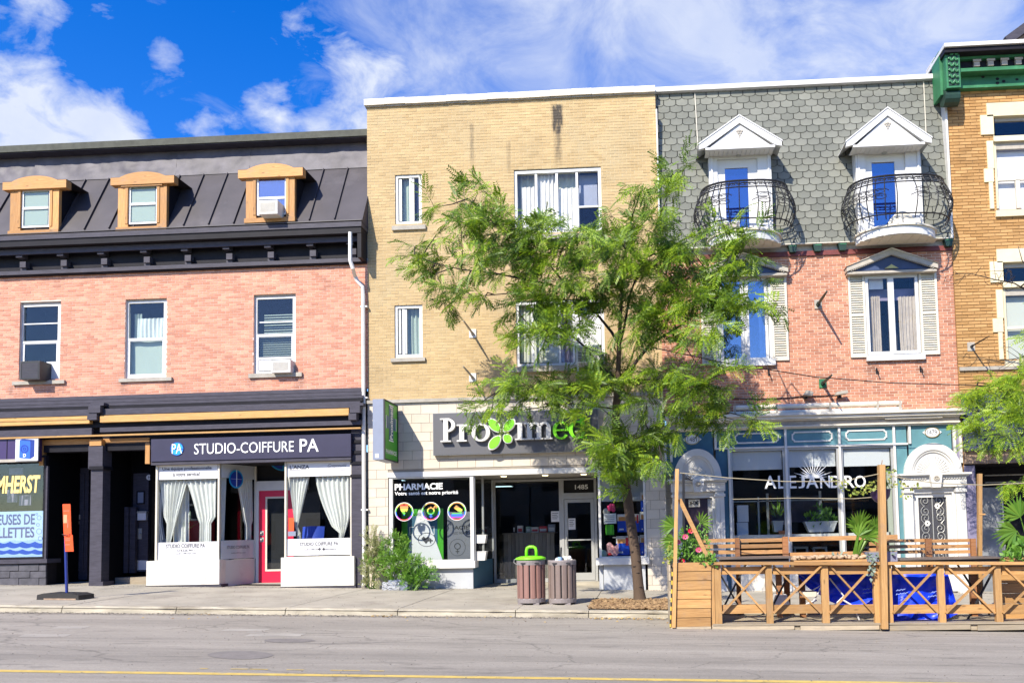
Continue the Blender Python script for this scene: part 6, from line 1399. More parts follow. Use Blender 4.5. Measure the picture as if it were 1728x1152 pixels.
ga, gb, gc, gd_ = xa2+.18, xb2-.18, zf2+.55, zh2-.166; MB().box(ga, gb, .075, .08, gc, gd_).build('pane', G, dr); MB().box(ga, gb, .085, .1, gc, gd_).build('frosted_back', M['inkgrey'], dr)
gr_ = part('door_grille', dr, (xc2, .06, gc)); 
for (fx, fz) in [(.5, .12), (.5, .38), (.5, .64), (.5, .88)]:
    for sx in (-1, 1):
        for sz in (-1, 1):
            xo, zo = ga+(gb-ga)*(.5+sx*.25), gc+(gd_-gc)*fz+sz*.13
            sp_ = [(xo+sx*(.105*(1-q/9.5))*math.cos(q), .062, zo+sz*(.125*(1-q/9.5))*math.sin(q)) for q in np.linspace(0, 8.2, 22)]
            MB().tube([(xo+sx*.02, .062, gc+(gd_-gc)*fz-sz*.02), (xo+sx*.10, .062, zo-sz*.05)]+sp_, .0085, 5).build('scroll', M['greyframe'], gr_)
    fl = MB()
    for j in range(6):
        a = j*1.047; fl.disc(ga+(gb-ga)*(.5+(.18 if fz in (.38, .88) else -.2))+.045*math.cos(a), gc+(gd_-gc)*fz+.045*math.sin(a), .03, .03, .054+.0004*j, .061, 8)
    fl.build('iron_flower', M['white'], gr_)
MB().box(xc2-.01, xc2+.01, .056, .066, gc, gd_).build('bar', M['greyframe'], gr_)
# teal fields around the surrounds
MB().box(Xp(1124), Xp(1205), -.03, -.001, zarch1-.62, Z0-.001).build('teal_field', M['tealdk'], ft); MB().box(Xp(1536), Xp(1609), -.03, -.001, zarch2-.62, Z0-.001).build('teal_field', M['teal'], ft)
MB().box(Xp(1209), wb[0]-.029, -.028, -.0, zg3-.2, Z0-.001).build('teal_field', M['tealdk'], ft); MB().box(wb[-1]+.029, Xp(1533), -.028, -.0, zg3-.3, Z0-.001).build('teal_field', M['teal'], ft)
MB().box(Xp(1612), XC-.03, -.026, -.0, zg3-.3, Z0-.001).build('teal_field', M['lav'], ft)
for px in (1122, 1132): x = Xp(px, -.06, 740); MB().box(x-.03, x+.03, -.08, .0, zarch1-.3, Z0).build('mullion', M['white'], ft)
for px in (1610, 1620): x = Xp(px, -.06, 730); MB().box(x-.03, x+.03, -.08, .0, zarch2-.5, Z0).build('mullion', M['white'], ft)
MB().box(XB+.02, XC-.02, -.0, .02, zg3-.3, Z0+.3).build('backing_wall', M['white2'], B3) if False else None
MB().box(XB+.0, wb[0], .2, .25, zg3-.2, Z0+.2).build('backing_wall', M['white2'], B3); MB().box(wb[-1], XC, .2, .25, zg3-.4, Z0+.2).build('backing_wall', M['white2'], B3); MB().box(wb[0], wb[-1], .03, .1, zT, Z0+.2).build('backing_wall', M['white2'], B3)
for (px, py, tx) in ((1573, 729, '1479'), (1168, 741, '1481')):
    x, zz = at(px, py, -.05); t = thing('number_plate', 'oval house number plate %s' % ('reading 1479 on the sunlit teal panel over the right door' if tx == '1479' else 'half hidden by leaves over the shaded left door'), 'house number', (x, -.04, zz), 'oval house number plates'); MB().disc(x, zz, .185, .135, -.05, -.0305, 22).prism([(x-.235, zz), (x-.17, zz-.05), (x-.17, zz+.05)], -.049, -.0305).prism([(x+.235, zz), (x+.17, zz+.05), (x+.17, zz-.05)], -.049, -.0305).build('plate', M['film'], t)
    MB().ring(x, zz, .185, .135, .02, .02, -.056, -.0505, n=22).build('rim', M['gold'], t); text(tx, (x-.115, x+.115, zz-.06, zz+.06), -.0515, ext=0).build('lettering', M['inkgrey'], t)
# restaurant interior
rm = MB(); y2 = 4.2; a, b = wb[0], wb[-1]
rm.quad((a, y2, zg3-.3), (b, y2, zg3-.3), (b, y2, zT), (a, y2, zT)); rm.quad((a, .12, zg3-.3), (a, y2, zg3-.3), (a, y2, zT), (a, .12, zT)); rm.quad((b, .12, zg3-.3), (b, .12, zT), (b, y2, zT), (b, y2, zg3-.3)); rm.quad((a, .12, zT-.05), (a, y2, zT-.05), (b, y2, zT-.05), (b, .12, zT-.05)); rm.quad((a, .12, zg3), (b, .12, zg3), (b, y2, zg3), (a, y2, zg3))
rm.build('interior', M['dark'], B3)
pf = thing('interior_frame', 'pale window frame bars standing inside behind the large restaurant windows', 'partition', pt(1340, 900, .9)); Yi = .9
for x0, y0, x1, y1 in ((1236, 843, 1415, 845), (1294, 832, 1298, 905), (1383, 828, 1387, 900), (1279, 838, 1282, 905)): MB().pbox(x0, y0, x1, y1, Yi, .04).build('bar', M['greyframe'], pf)
fz = thing('fridge', 'narrow white cabinet with a split door inside the left restaurant window', 'cabinet', pt(1254, 910, .5)); MB().pbox(1244, 852, 1263, 880, .45, .4).build('door', M['film'], fz); MB().pbox(1244, 881, 1263, 920, .45, .4).build('door', M['film'], fz)
pt_ = thing('wall_panel', 'dull violet panels on the back wall of the restaurant', 'wall panel', pt(1440, 880, 3.5)); 
for i, (x0, y0, x1, y1) in enumerate(((1332, 836, 1383, 880), (1300, 848, 1328, 885), (1388, 862, 1500, 878), (1388, 838, 1500, 858), (1388, 880, 1500, 892))): MB().pbox(x0, y0, x1, y1, 3.4-.1*i, .05).build('panel', M['navy' if i > 1 else 'lav'], pt_)
wl = thing('wall_shelf', 'long pale wooden shelf inside the right restaurant window', 'shelf', pt(1440, 845, 2.5)); MB().pbox(1390, 843, 1500, 846, 2.4, .3).build('shelf_board', M['cedar_x'], wl)
lg = thing('counter_ledge', 'white ledge along the inside of the restaurant windows', 'ledge', pt(1370, 905, .3)); MB().box(wb[0]+.1, wb[-1]-.1, .2, .6, at(1375, 912, .2)[1], at(1375, 900, .2)[1]).build('top', M['white'], lg)
for i, px in enumerate((1352, 1384, 1456)):
    a_, b_, c_, d_ = rc(px-12, 922, px+12, 938, .7); st_ = thing('stool', ('dark stool seen low through the middle restaurant window, left one', 'dark stool seen low through the middle restaurant window, right one', 'dark stool seen low through the right restaurant window')[i], 'stool', ((a_+b_)/2, .7, c_-.3), 'stools inside the restaurant'); MB().box(a_, b_, .7, 1.0, d_-.05, d_).build('seat', M['greyframe'], st_); MB().box(a_, a_+.05, .7, .75, c_-.3, d_-.051).box(b_-.05, b_, .7, .75, c_-.3, d_-.051).build('legs', M['greyframe'], st_, kind='stuff')
pl = at(1506, 845, .15); MB().box(at(1498, 845, .2)[0], at(1511, 845, .2)[0], .2, .25, zSill, at(1505, 790, .2)[1]).build('side_curtain', M['sheer'], ft)

# ================================================================ fourth building: ochre brick with green cornice
B4 = thing('brick_building', 'ochre brick building with green metal cornice and cream stone window surrounds at the right edge', 'building', (10, 0, zw(10, 0)))
zt4, zb4 = at(1660, 150)[1], at(1680, 668)[1]
W4 = [(1677, 194, 1800, 352), (1693, 441, 1800, 606)]
brick_wall(B4, XC+.01, XR, zb4, zt4, -.03, [rc(*w, -.03) for w in W4], .0815, .30, .016, M['brick_ochre'], M['mortar_ochre'], proud=.018)
MB().box(XC+.012, XC+.03, -.02, 5, zb4-3, zt4+.5).build('side_wall', M['brick_ochre'], B4)
rm = MB()
for w in W4: room(rm, *w, .12, .9)
rm.build('interior', M['dark'], B4)
Q = [[(1665, 171, 1800, 193.5), (1655, 194, 1677, 227), (1666, 237.5, 1677, 284), (1661, 284.5, 1677, 307), (1670, 307.5, 1677, 352)], [(1682, 418, 1800, 440.5), (1671, 441, 1693, 476), (1682, 488.5, 1693, 536.5), (1676, 537, 1693, 560), (1686, 560.5, 1693, 606)]]
for k in range(2):
    win = part('window', B4, pt(1715, W4[k][3], -.05)); x0, y0, x1, y1 = W4[k]
    for q in Q[k]: MB().pbox(*q, -.085, .12).build('quoin_block', M['quoin'], win)
    MB().pbox(x0-7+7, y0+33, x0+.2 if False else x0+1, y0+44, -.07, .1).build('quoin_block', M['quoin'], win)
    MB().pbox(x0+4, y1+.5, 1800, y1+11, -.11, .25).build('sill', M['quoin'], win)
    MB().pbox(x0+.3, y0+33, 1800, y0+42, -.06, .14).build('transom_bar', M['quoin'], win)
    MB().pbox(x0+1, y0+.5, 1800, y0+9, .03, .08).build('sash_head', M['greige'], win); MB().pbox(x0+1, y0+43, 1800, y0+56, .03, .08).build('sash_head', M['greige'], win)
    pane(win, x0+2, y0+9, 1800, y0+33, .06, GU); pane(win, x0+6, y0+56, 1800, y1-2, .06, G)
    MB().pbox(x0+2, y0+42.3, x0+6, y1, .02, .06).build('jamb', M['quoin'], win)
    if k == 0:
        MB().pbox(x0+6.2, 298, 1800, 303, .03, .06).build('rail', M['cream'], win); MB().pbox(x0+38, 303.2, x0+45, y1-1, .03, .06).build('glazing_bar', M['cream'], win); MB().pbox(x0+4, 250, 1800, y1, .18, .02).build('blind', M['film'], win)
    else:
        MB().pbox(x0+6.2, 549, 1800, 554, .03, .06).build('rail', M['cream'], win); MB().pbox(x0+4, 500, 1800, y1, .18, .02).build('blind', M['sheer'], win)
# cornice
c4 = part('cornice', B4, (9, -.3, zt4)); XE = at(1590, 100, -.6)[0]
def cz(py, Y): return at(1690, py, Y)[1]
MB().box(XE, XR, -.78, .5, cz(74, -.78), cz(68, -.78)).build('roof_edge', M['white'], c4)
MB().box(XE+.02, XR, -.72, .4, cz(84, -.72), cz(74.5, -.78)).build('soffit', M['black'], c4)
MB().box(XE+.3, XR, -.50, .3, cz(97, -.5), cz(87, -.5)).build('moulding', M['greencopper'], c4)
MB().box(XE+.3, XR, -.40, .3, cz(112, -.4), cz(97.3, -.5)).build('dentil_band', M['black'], c4)
for i in range(12): x = at(1648, 105, -.45)[0]+i*.335; MB().box(x-.07, x+.07, -.47, -.401, cz(110.5, -.45), cz(100, -.45)).box(x-.10, x+.10, -.49, -.471, cz(103, -.45), cz(99.5, -.45)).build('dentil', M['greige'], c4)
MB().box(XE+.3, XR, -.46, .3, cz(118, -.46), cz(112.3, -.46)).build('moulding', M['greencopper'], c4)
MB().box(XE+.3, XR, -.22, .3, cz(146, -.22), cz(118.3, -.46)).build('frieze_panel', M['greencopper'], c4)
for i in range(26):
    x = at(1640, 130, -.23)[0]+random.uniform(0, 3.2); q = random.uniform(cz(142, -.22), cz(124, -.22)); r = random.uniform(.015, .05); MB().disc(x, q, r, r*.8, -.224-.0002*i, -.2205, 8).build('hole', M['black'], c4)
a, b = at(1596, 110, -.62)[0], at(1620, 110, -.62)[0]; z0, z1 = at(1608, 148, -.62)[1], at(1608, 80, -.62)[1]
cb_ = MB().box(a, b, -.62, .1, z0, z1).build('corbel', M['greencopper'], c4); MB().box(a-.07, a-.002, -.40, .1, z0-.05, z1+.05).build('corbel_side', M['greencopper'], cb_)
MB().box(a+.05, b-.05, -.628, -.6205, z0+.05, z1-.04).build('corbel_panel', M['greendark'], cb_)
for i in range(6):
    zz = z0+.10+i*(z1-z0-.15)/6; MB().tube([(a+.06+(b-a-.12)*u, -.64, zz+.035*math.sin(u*12.5)+.03) for u in np.linspace(0, 1, 13)], .028, 6).build('wave_moulding', M['greencopper'], cb_)
MB().tube([(a-.01, -.35, z0-.13), (b+.01, -.35, z0-.13)], .2, 14).build('corbel_foot', M['greendark'], cb_)
# white party wall end and a gable behind
a, b, c, d_ = rc(1577, 97, 1589, 134, .6); MB().box(a, b+.05, .6, 1.2, c-.3, d_).build('parapet_end', M['white'], B4); MB().prism([(a-.25, c-.1), (a-.003, c-.1), (a-.003, d_-.05)], .9, 1.15).build('parapet_side', M['rust'], B4)
x, zz = at(1706, 68, 8); g = thing('gable_roof', 'brown gable end showing above the green cornice in the top right corner', 'roof', (x+2, 8, zz-1)); MB().prism([(x, zz-3), (x+5, zz-3), (x+5, zz+2.0), (x+2.9, zz+2.0), (x, zz)], 8, 12).build('gable_wall', M['rust'], g); MB().beam((x-.2, 7.9, zz-.1), (x+2.9, 7.9, zz+2.06), .3, .16, (0, 1, 0)).build('barge_board', M['black2'], g)
# band course, navy fascia, rusty beam, dark recess
MB().box(XC+.02, XR, -.10, .1, at(1660, 624, -.1)[1], at(1660, 618, -.1)[1]).build('band_course', M['grey_stone'], B4)
MB().box(XC+.02, XR, -.20, .2, at(1680, 690, -.2)[1], at(1680, 662, -.2)[1]).build('fascia_upper', M['navy2'], B4) if False else None
za, zb_, zc2, zd_ = [at(1680, p, -.15)[1] for p in (662, 700, 701, 757)]
MB().box(XC+.03, XR, -.12, .2, zb_, za).build('fascia_board', M['navy2'], B4); MB().box(XC+.03, XR, -.15, .2, zd_, zc2).build('fascia_board', M['navy2'], B4); MB().box(XC+.03, XR, -.19, .2, zd_-.04, zd_-.001).build('fascia_trim', M['black2'], B4)
zr0, zr1 = [at(1680, p, -.1)[1] for p in (781, 759)]
nb = 10
for i in range(nb): x0, x1 = XC+.03+(XR-XC)*i/nb, XC+.03+(XR-XC)*(i+1)/nb; MB().box(x0+.004, x1-.004, -.10+random.uniform(-.02, .01), .3, zr0, zr1).build('beam_block', M['rust'], B4)
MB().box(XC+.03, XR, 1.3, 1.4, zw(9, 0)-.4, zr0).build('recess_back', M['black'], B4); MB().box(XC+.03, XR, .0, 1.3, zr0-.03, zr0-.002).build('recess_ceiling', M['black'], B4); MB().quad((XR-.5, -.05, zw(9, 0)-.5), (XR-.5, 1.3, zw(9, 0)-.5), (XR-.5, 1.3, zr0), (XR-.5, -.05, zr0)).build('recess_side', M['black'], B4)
a, b, c, d_ = rc(1627, 785, 1650, 985, -.02); MB().box(XC+.03, b, -.02, 1.28, zw(a, 0)-.2, d_).build('pier', M['lav'], B4)
a, b, c, d_ = rc(1655, 822, 1692, 960, .4); MB().box(a, b, .4, .46, zw(a, 0)-.1, d_).build('door', M['metaldoor'], B4); MB().box(b+.003, b+.04, .38, .46, zw(a, 0)-.1, d_+.03).build('door_jamb', M['greyframe'], B4)
for i, y in enumerate((800, 812)): MB().pbox(1662, y, 1728, y+2, .9, .05).build('ceiling_bar', M['greige'], B4)
arm('thin flagpole arm on the ochre brick left of the lower stone framed window', 1638, 585, 1.0, M['iron'], M['greige'], .02, .03, .016, -.03)
# ================================================================ buildings across the street (behind the photographer, seen only in the glass)
for i, (xa, xb, h, mt) in enumerate(((-34, -20, 8.5, 'brick_red'), (-20, -8, 7.6, 'grey_stone'), (-8, 4, 8.6, 'brick_beige'), (4, 15, 7.8, 'brick_red'), (15, 32, 8.4, 'grey_stone'))):
    t = thing('building', ('red brick building', 'grey stone building', 'beige brick building', 'low red brick building', 'wide grey stone building')[i]+' on the opposite side of the street, number %s from the left' % ('first', 'second', 'third', 'fourth', 'fifth')[i] if False else ('red brick building at the left end of the opposite row', 'grey stone building second in the opposite row', 'beige brick building in the middle of the opposite row', 'lower red brick building fourth in the opposite row', 'wide grey stone building at the right end of the opposite row')[i], 'building', ((xa+xb)/2, -31, zw(0, -31)-.13), 'buildings across the street')
    MB().box(xa+.05, xb-.05, -40, -31, zw(xb, -31)-.6, h).build('wall', M['far'], t)
    n = int((xb-xa)/2.2)
    for j in range(n):
        for zz in (.6, 4.4):
            x = xa+1+j*2.2; MB().box(x, x+1.2, -30.995, -30.96, zz, zz+2.0).build('window', M['dark'], t)
# ================================================================ foliage
def leaf_template(pairs, L, ll, lw, droop=.35):
    T = []
    for i in range(pairs):
        u = (i+.8)/pairs; x = L*u; z = -droop*L*u*u; s = 1-.45*abs(u-.45)
        for sd in (-1, 1):
            a = (x, 0, z); tip = (x+ll*.55*s, sd*ll*s, z-ll*.25); m1 = (x+ll*.12*s+lw*.5, sd*ll*.5*s, z-ll*.05); m2 = (x+ll*.42*s-lw*.9, sd*ll*.55*s, z-ll*.12)
            T.append([a, m1, tip, m2])
    return np.array(T, float)
def blade_template(L, w, bend=.25):
    return np.array([[(0, -w*.25, 0), (L*.5, -w*.5, L*bend*.3), (L, 0, -L*bend*.1), (L*.5, w*.5, L*bend*.3)]], float)
def place_leaves(T, pos, dirs, scale, roll=None):
    n = len(pos); d = dirs/np.linalg.norm(dirs, axis=1, keepdims=True)
    r = rng.normal(size=(n, 3))*.38+np.array([-.25, -.75, .65]); s = np.cross(r, d); s /= np.linalg.norm(s, axis=1, keepdims=True)+1e-9; nn = np.cross(d, s)
    V = pos[:, None, None, :]+scale[:, None, None, None]*(T[None, ..., 0:1]*d[:, None, None, :]+T[None, ..., 1:2]*s[:, None, None, :]+T[None, ..., 2:3]*nn[:, None, None, :])
    return V.reshape(-1, T.shape[1], 3)
def lerp_poly(P, t):
    P = np.array(P); k = len(P)-1; f = min(t*k, k-1e-6); i = int(f); return P[i]+(P[i+1]-P[i])*(f-i)
LT = leaf_template(7, .25, .072, .031, .22)
def crown_clumps(clumps, limbs, Yc, ylim, wind, per=1.0, leafm=('leaf', 'leafb'), tree=None, twigm=None, T=LT, size=1.0):
    V = {0: [], 1: []}; tw = MB(); limbpts = np.array([p for l in limbs for p in [lerp_poly(l, t) for t in np.linspace(.15, 1, 14)]])
    for (px, py, rx, ry, dens, *yy) in clumps:
        Y = yy[0] if yy else Yc+random.uniform(-2.0, .5); Y = min(max(Y, ylim[0]), ylim[1]); k = (Y-CAM[1])/FOC
        c = np.array(pt(px, py, Y)); R = np.array([rx*k, min(.55, (rx+ry)*.5*k*.8), ry*k])
        dd = np.linalg.norm(limbpts-c, axis=1); q = limbpts[int(np.argmin(dd))]
        mid = (q+c)/2+rng.normal(size=3)*.08; 
        tw.tube([tuple(q), tuple(mid), tuple(c)], [.018, .012, .006], 5)
        ntw = max(4, int(dens*per*rx*ry/34))
        for j in range(ntw):
            u = rng.normal(size=3); u /= np.linalg.norm(u); a = c+u*R*(rng.random()**.45)
            dirv = np.array(wind)+rng.normal(size=3)*.42+u*np.array([.55, .4, .25]); Lt = .22+.26*rng.random(); e = a+dirv/np.linalg.norm(dirv)*Lt
            if rng.random() < .35: tw.tube([tuple(c+(a-c)*.3), tuple(a), tuple(e)], [.008, .006, .003], 4)
            nl = int(7+rng.integers(0, 5)); ts = np.linspace(0.05, 1, nl); P = a+(e-a)*ts[:, None]; P[:, 1] = np.clip(P[:, 1], ylim[0]-.8, ylim[1]+.15)
            dn_ = dirv/np.linalg.norm(dirv); sd_ = np.cross(dn_, np.array([.3, .75, -.6])); sd_ /= np.linalg.norm(sd_)+1e-6; D = dn_*.75+sd_[None, :]*np.where(np.arange(nl) % 2 == 0, .8, -.8)[:, None]*np.linspace(1.1, .25, nl)[:, None]+rng.normal(size=(nl, 3))*.22+np.array([0, 0, -.16]); S = size*(.75+.5*rng.random(nl))
            V[int(rng.random() < .45)].append(place_leaves(T, P, D, S))
    for i in (0, 1):
        if V[i]: np_mesh('foliage', np.concatenate(V[i]), T.shape[1], M[leafm[i]], tree)
    tw.build('twigs', M[twigm or 'barkdark'], tree, smooth=True, kind='stuff')
# ---------------- honey locust on the pavement
bx, by, bz = gpoint(1080, 1013); TY = by
tree = thing('honey_locust_tree', 'young honey locust with a leaning trunk and feathery crown in front of the pharmacy', 'tree', (bx, by, bz))
def tp(px, py, dy=0): return pt(px, py, TY+dy)
trunk_px = [(1080, 1014, .15), (1079, 1004, .128), (1077, 985, .112), (1072, 930, .108), (1064, 880, .107), (1059, 840, .105), (1052, 790, .10), (1045, 750, .098), (1039, 715, .092), (1040, 680, .08), (1043, 640, .058), (1044, 600, .05), (1045, 570, .045), (1048, 520, .034), (1052, 460, .025), (1058, 400, .014)]
tv = MB(); pts = [tp(a, b) for a, b, r in trunk_px]; fine = []; rad = []
for i in range(len(pts)-1):
    for j in range(4): t = j/4; fine.append(tuple(np.array(pts[i])*(1-t)+np.array(pts[i+1])*t)); rad.append((trunk_px[i][2]*(1-t)+trunk_px[i+1][2]*t)*1.0)
fine.append(pts[-1]); rad.append(trunk_px[-1][2]*1.0); rad = [r*(1+.05*mnoise.noise((i*.9, 2, 1))) for i, r in enumerate(rad)]
tv.tube(fine, rad, 12); trunk = tv.build('trunk', M['bark'], tree, smooth=True)
scars = MB()
for (px, py) in ((1082, 990), (1072, 955), (1080, 946), (1078, 966), (1068, 930), (1075, 920), (1066, 905), (1070, 890)):
    p = tp(px, py, -.105); scars.sphere((p[0]-.02, p[1], p[2]), .03, 8, 5, (1.3, .6, .35))
scars.build('bark_scars', M['barkdark'], trunk, smooth=True)
limbs_px = [([(1046, 655), (1060, 630), (1075, 608), (1098, 580), (1115, 570), (1132, 560), (1150, 548), (1165, 535), (1185, 528), (1200, 522)], -.3, .075), ([(1040, 640), (1012, 617), (988, 586), (965, 566), (940, 555), (905, 560)], -.5, .06), ([(1044, 580), (1032, 560), (1010, 533), (988, 508), (962, 490), (930, 480)], .1, .06), ([(988, 508), (977, 530), (980, 570)], -.2, .035), ([(1044, 590), (1055, 545), (1062, 500), (1080, 450), (1100, 400), (1120, 350), (1130, 310)], .4, .05),
            ([(962, 490), (930, 450), (890, 420), (850, 390), (815, 360), (790, 335)], .0, .04), ([(930, 480), (880, 470), (830, 460), (780, 455), (735, 445), (700, 430)], -.5, .04), ([(930, 480), (860, 495), (800, 500), (760, 505)], .4, .03), ([(1165, 535), (1175, 500), (1200, 470), (1235, 430), (1250, 400)], -.2, .04), ([(1132, 560), (1160, 590), (1180, 620)], .3, .03),
            ([(1043, 660), (1000, 655), (950, 658), (900, 662), (840, 660)], -.3, .035), ([(1042, 690), (960, 680), (880, 692), (820, 697)], .2, .03), ([(1060, 640), (1100, 640), (1150, 650), (1200, 665)], .3, .04), ([(1150, 650), (1190, 690), (1230, 718)], .5, .03), ([(1046, 740), (1075, 735), (1110, 742)], -.3, .03), ([(1058, 830), (1040, 800), (1010, 790)], -.3, .025), ([(1098, 580), (1090, 540), (1100, 500), (1130, 450)], .5, .04), ([(1050, 790), (1070, 770), (1100, 765)], .3, .025), ([(1040, 710), (1070, 760), (1080, 700)], .5, .02)]
limbs = []
for L_px, dy, r0 in limbs_px:
    k = len(L_px); P = [tp(a, b, dy*i/(k-1)) for i, (a, b) in enumerate(L_px)]; limbs.append(P)
    MB().tube(P, [max(.007, r0*.62*(1-.75*i/(k-1))) for i in range(k)], 8).build('limb', M['barkdark'], tree, smooth=True)
CL = [(727, 355, 22, 15, .8), (768, 350, 20, 16, .8), (800, 332, 32, 20, .9), (845, 352, 26, 18, .7), (820, 372, 36, 24, 1), (772, 388, 34, 16, .8), (730, 402, 14, 14, .5), (703, 428, 24, 14, .9), (738, 448, 36, 18, .9), (700, 455, 14, 10, .7), (740, 488, 26, 12, 1), (782, 498, 24, 13, 1), (750, 514, 18, 8, .9), (812, 508, 16, 8, .6), (832, 402, 36, 26, 1.1), (872, 382, 32, 22, 1), (905, 392, 36, 22, 1.1), (945, 378, 26, 14, .6), (975, 395, 24, 16, .7), (860, 430, 40, 24, 1.1), (905, 430, 40, 26, 1.1), (950, 425, 36, 24, .8), (800, 440, 30, 20, .9), (840, 465, 30, 14, .6), (910, 465, 36, 20, .9), (955, 470, 34, 22, .9), (990, 440, 30, 30, 1), (1010, 400, 30, 30, 1.1), (1020, 370, 22, 14, .8), (1000, 480, 30, 24, .9), (1050, 430, 40, 34, 1), (1080, 392, 36, 24, 1.1), (1060, 480, 36, 30, .9), (1100, 450, 36, 34, 1), (1130, 420, 36, 24, 1.1), (1160, 425, 26, 18, 1), (1190, 408, 26, 14, .6), (1128, 300, 14, 26, 1.3), (1122, 335, 14, 22, 1.2), (1150, 290, 22, 8, .7), (1105, 350, 14, 16, .7), (1080, 315, 10, 8, .6), (1100, 380, 22, 18, .9), (1130, 490, 36, 30, 1), (1165, 470, 30, 26, 1), (1180, 510, 34, 26, 1.1), (1215, 490, 36, 28, 1.2), (1245, 510, 36, 24, 1.2), (1275, 520, 22, 14, .9), (1240, 440, 22, 22, 1.1), (1252, 412, 16, 24, .9), (1275, 395, 16, 12, .5), (1215, 385, 18, 10, .4), (1220, 450, 20, 20, .9), (1280, 480, 16, 12, .6), (1305, 518, 12, 8, .5), (1185, 560, 26, 22, 1.1), (1160, 590, 16, 20, .7), (1120, 530, 36, 26, 1), (1080, 545, 30, 26, .9), (1060, 565, 24, 18, 1), (1100, 560, 30, 14, 1.1), (1030, 520, 28, 20, .9), (1000, 525, 20, 16, .8), (940, 520, 36, 26, 1.3), (915, 500, 26, 18, 1.2), (950, 555, 28, 22, 1.3), (920, 575, 22, 12, 1), (885, 582, 26, 12, 1), (868, 565, 16, 8, .7), (970, 590, 16, 14, .5), (860, 520, 24, 12, .9), (890, 510, 20, 14, 1),
      (848, 652, 30, 11, .9), (885, 662, 36, 14, 1.2), (930, 658, 40, 18, 1.2), (975, 652, 36, 16, 1.1), (1010, 662, 36, 20, 1.2), (870, 690, 36, 10, 1), (825, 697, 26, 10, 1), (795, 700, 16, 10, 1), (910, 692, 30, 12, 1), (955, 695, 30, 14, .9), (1010, 700, 22, 14, .7), (1030, 640, 30, 22, 1.1), (1060, 655, 28, 22, 1.1), (1085, 690, 30, 14, .9), (1110, 640, 26, 18, .9), (1145, 640, 30, 22, 1.3), (1170, 660, 30, 22, 1.3), (1205, 655, 28, 18, 1.1), (1180, 695, 36, 18, 1.3), (1220, 690, 24, 16, 1.1), (1235, 720, 30, 10, 1), (1190, 725, 26, 14, 1.2), (1215, 640, 20, 12, .7), (1150, 690, 20, 14, 1), (1265, 718, 14, 8, .6),
      (1030, 760, 30, 16, 1.6), (1062, 752, 32, 18, 1.7), (1095, 755, 30, 12, 1.2), (1050, 785, 26, 18, 1.8), (1075, 790, 22, 14, 1.4), (1062, 815, 20, 14, 1.5), (1060, 835, 14, 9, 1.6), (1012, 772, 22, 10, 1), (1020, 800, 14, 10, 1), (1110, 785, 16, 8, 1.1), (1135, 742, 16, 12, 1), (1118, 730, 16, 10, .9), (975, 715, 26, 10, 1.2), (1005, 735, 18, 10, 1)]
CL = [(px+6, py-(5 if py < 560 else 11), rx*.74, ry*.70, dn*(.75 if 870 < px < 1020 and 675 < py < 745 else 1.05 if px > 1135 and py > 600 else 1.55)) for px, py, rx, ry, dn in CL]
crown_clumps(CL, limbs+[pts[6:]], TY, (-5.2, -.45), (-.34, -.05, -.10), per=.88, tree=tree)
# ---------------- tree at the right edge, its trunk just outside the frame
b2 = gpoint(1800, 1012); tree2 = thing('street_tree', 'tree at the right edge reaching in over the navy fascia with bright feathery leaves', 'tree', b2)
P2 = [b2, pt(1797, 900, b2[1]), pt(1792, 780, b2[1]), pt(1788, 680, b2[1]), pt(1792, 560, b2[1]), pt(1800, 430, b2[1])]
MB().tube(P2, [.22, .17, .14, .12, .09, .04], 10).build('trunk', M['bark'], tree2, smooth=True)
L2 = [[P2[2], pt(1750, 730, b2[1]), pt(1715, 705, b2[1]), pt(1670, 690, b2[1]), pt(1645, 695, b2[1])], [P2[3], pt(1750, 670, b2[1]+.3), pt(1700, 655, b2[1]+.4), pt(1650, 645, b2[1]+.4)], [P2[3], pt(1760, 720, b2[1]), pt(1720, 735, b2[1])], [P2[1], pt(1765, 830, b2[1]), pt(1722, 805, b2[1])], [P2[4], pt(1750, 500, b2[1]), pt(1712, 478, b2[1]), pt(1680, 472, b2[1]), pt(1640, 462, b2[1]), pt(1612, 462, b2[1])], [P2[4], pt(1750, 470, b2[1]), pt(1725, 440, b2[1]), pt(1718, 415, b2[1])], [P2[4], pt(1755, 590, b2[1]), pt(1715, 605, b2[1]), pt(1660, 612, b2[1])]]
for i, l in enumerate(L2): MB().tube(l, [max(.006, (.05 if i < 4 else .022)*(1-.8*j/(len(l)-1))) for j in range(len(l))], 6).build('limb', M['barkdark'], tree2, smooth=True)
tw = MB()
for i in range(26):
    l = L2[4 if i % 3 else 6]; a = lerp_poly(l, random.uniform(.35, 1)); q = a
    for j in range(2): nq = q+np.array([random.uniform(-.35, .12), random.uniform(-.1, .1), random.uniform(-.25, .3)]); tw.tube([tuple(q), tuple(nq)], [.007, .004], 4); q = nq
tw.build('bare_twigs', M['barkdark'], tree2, kind='stuff')
C2 = [(1700, 650, 34, 20, 1.1), (1660, 652, 26, 12, .8), (1725, 660, 26, 26, 1.2), (1690, 680, 34, 18, 1.3), (1650, 690, 18, 8, .8), (1720, 695, 26, 20, 1.3), (1655, 718, 26, 9, .9), (1690, 735, 28, 10, 1), (1720, 735, 22, 18, 1.3), (1640, 660, 14, 8, .5), (1735, 620, 22, 18, .8), (1722, 808, 26, 10, .9), (1715, 635, 18, 8, .7), (1640, 728, 12, 7, .6), (1790, 560, 40, 28, .9), (1845, 600, 36, 26, .9), (1780, 640, 34, 22, .9), (1850, 680, 40, 20, .9), (1810, 480, 32, 24, .8), (1795, 420, 24, 20, .7), (1770, 720, 26, 14, .9)]
crown_clumps(C2, L2[:5]+[P2[2:]], b2[1], (-5, -.4), (-.35, -.05, -.2), per=.55, leafm=('leafb', 'leafb'), tree=tree2, size=.92)
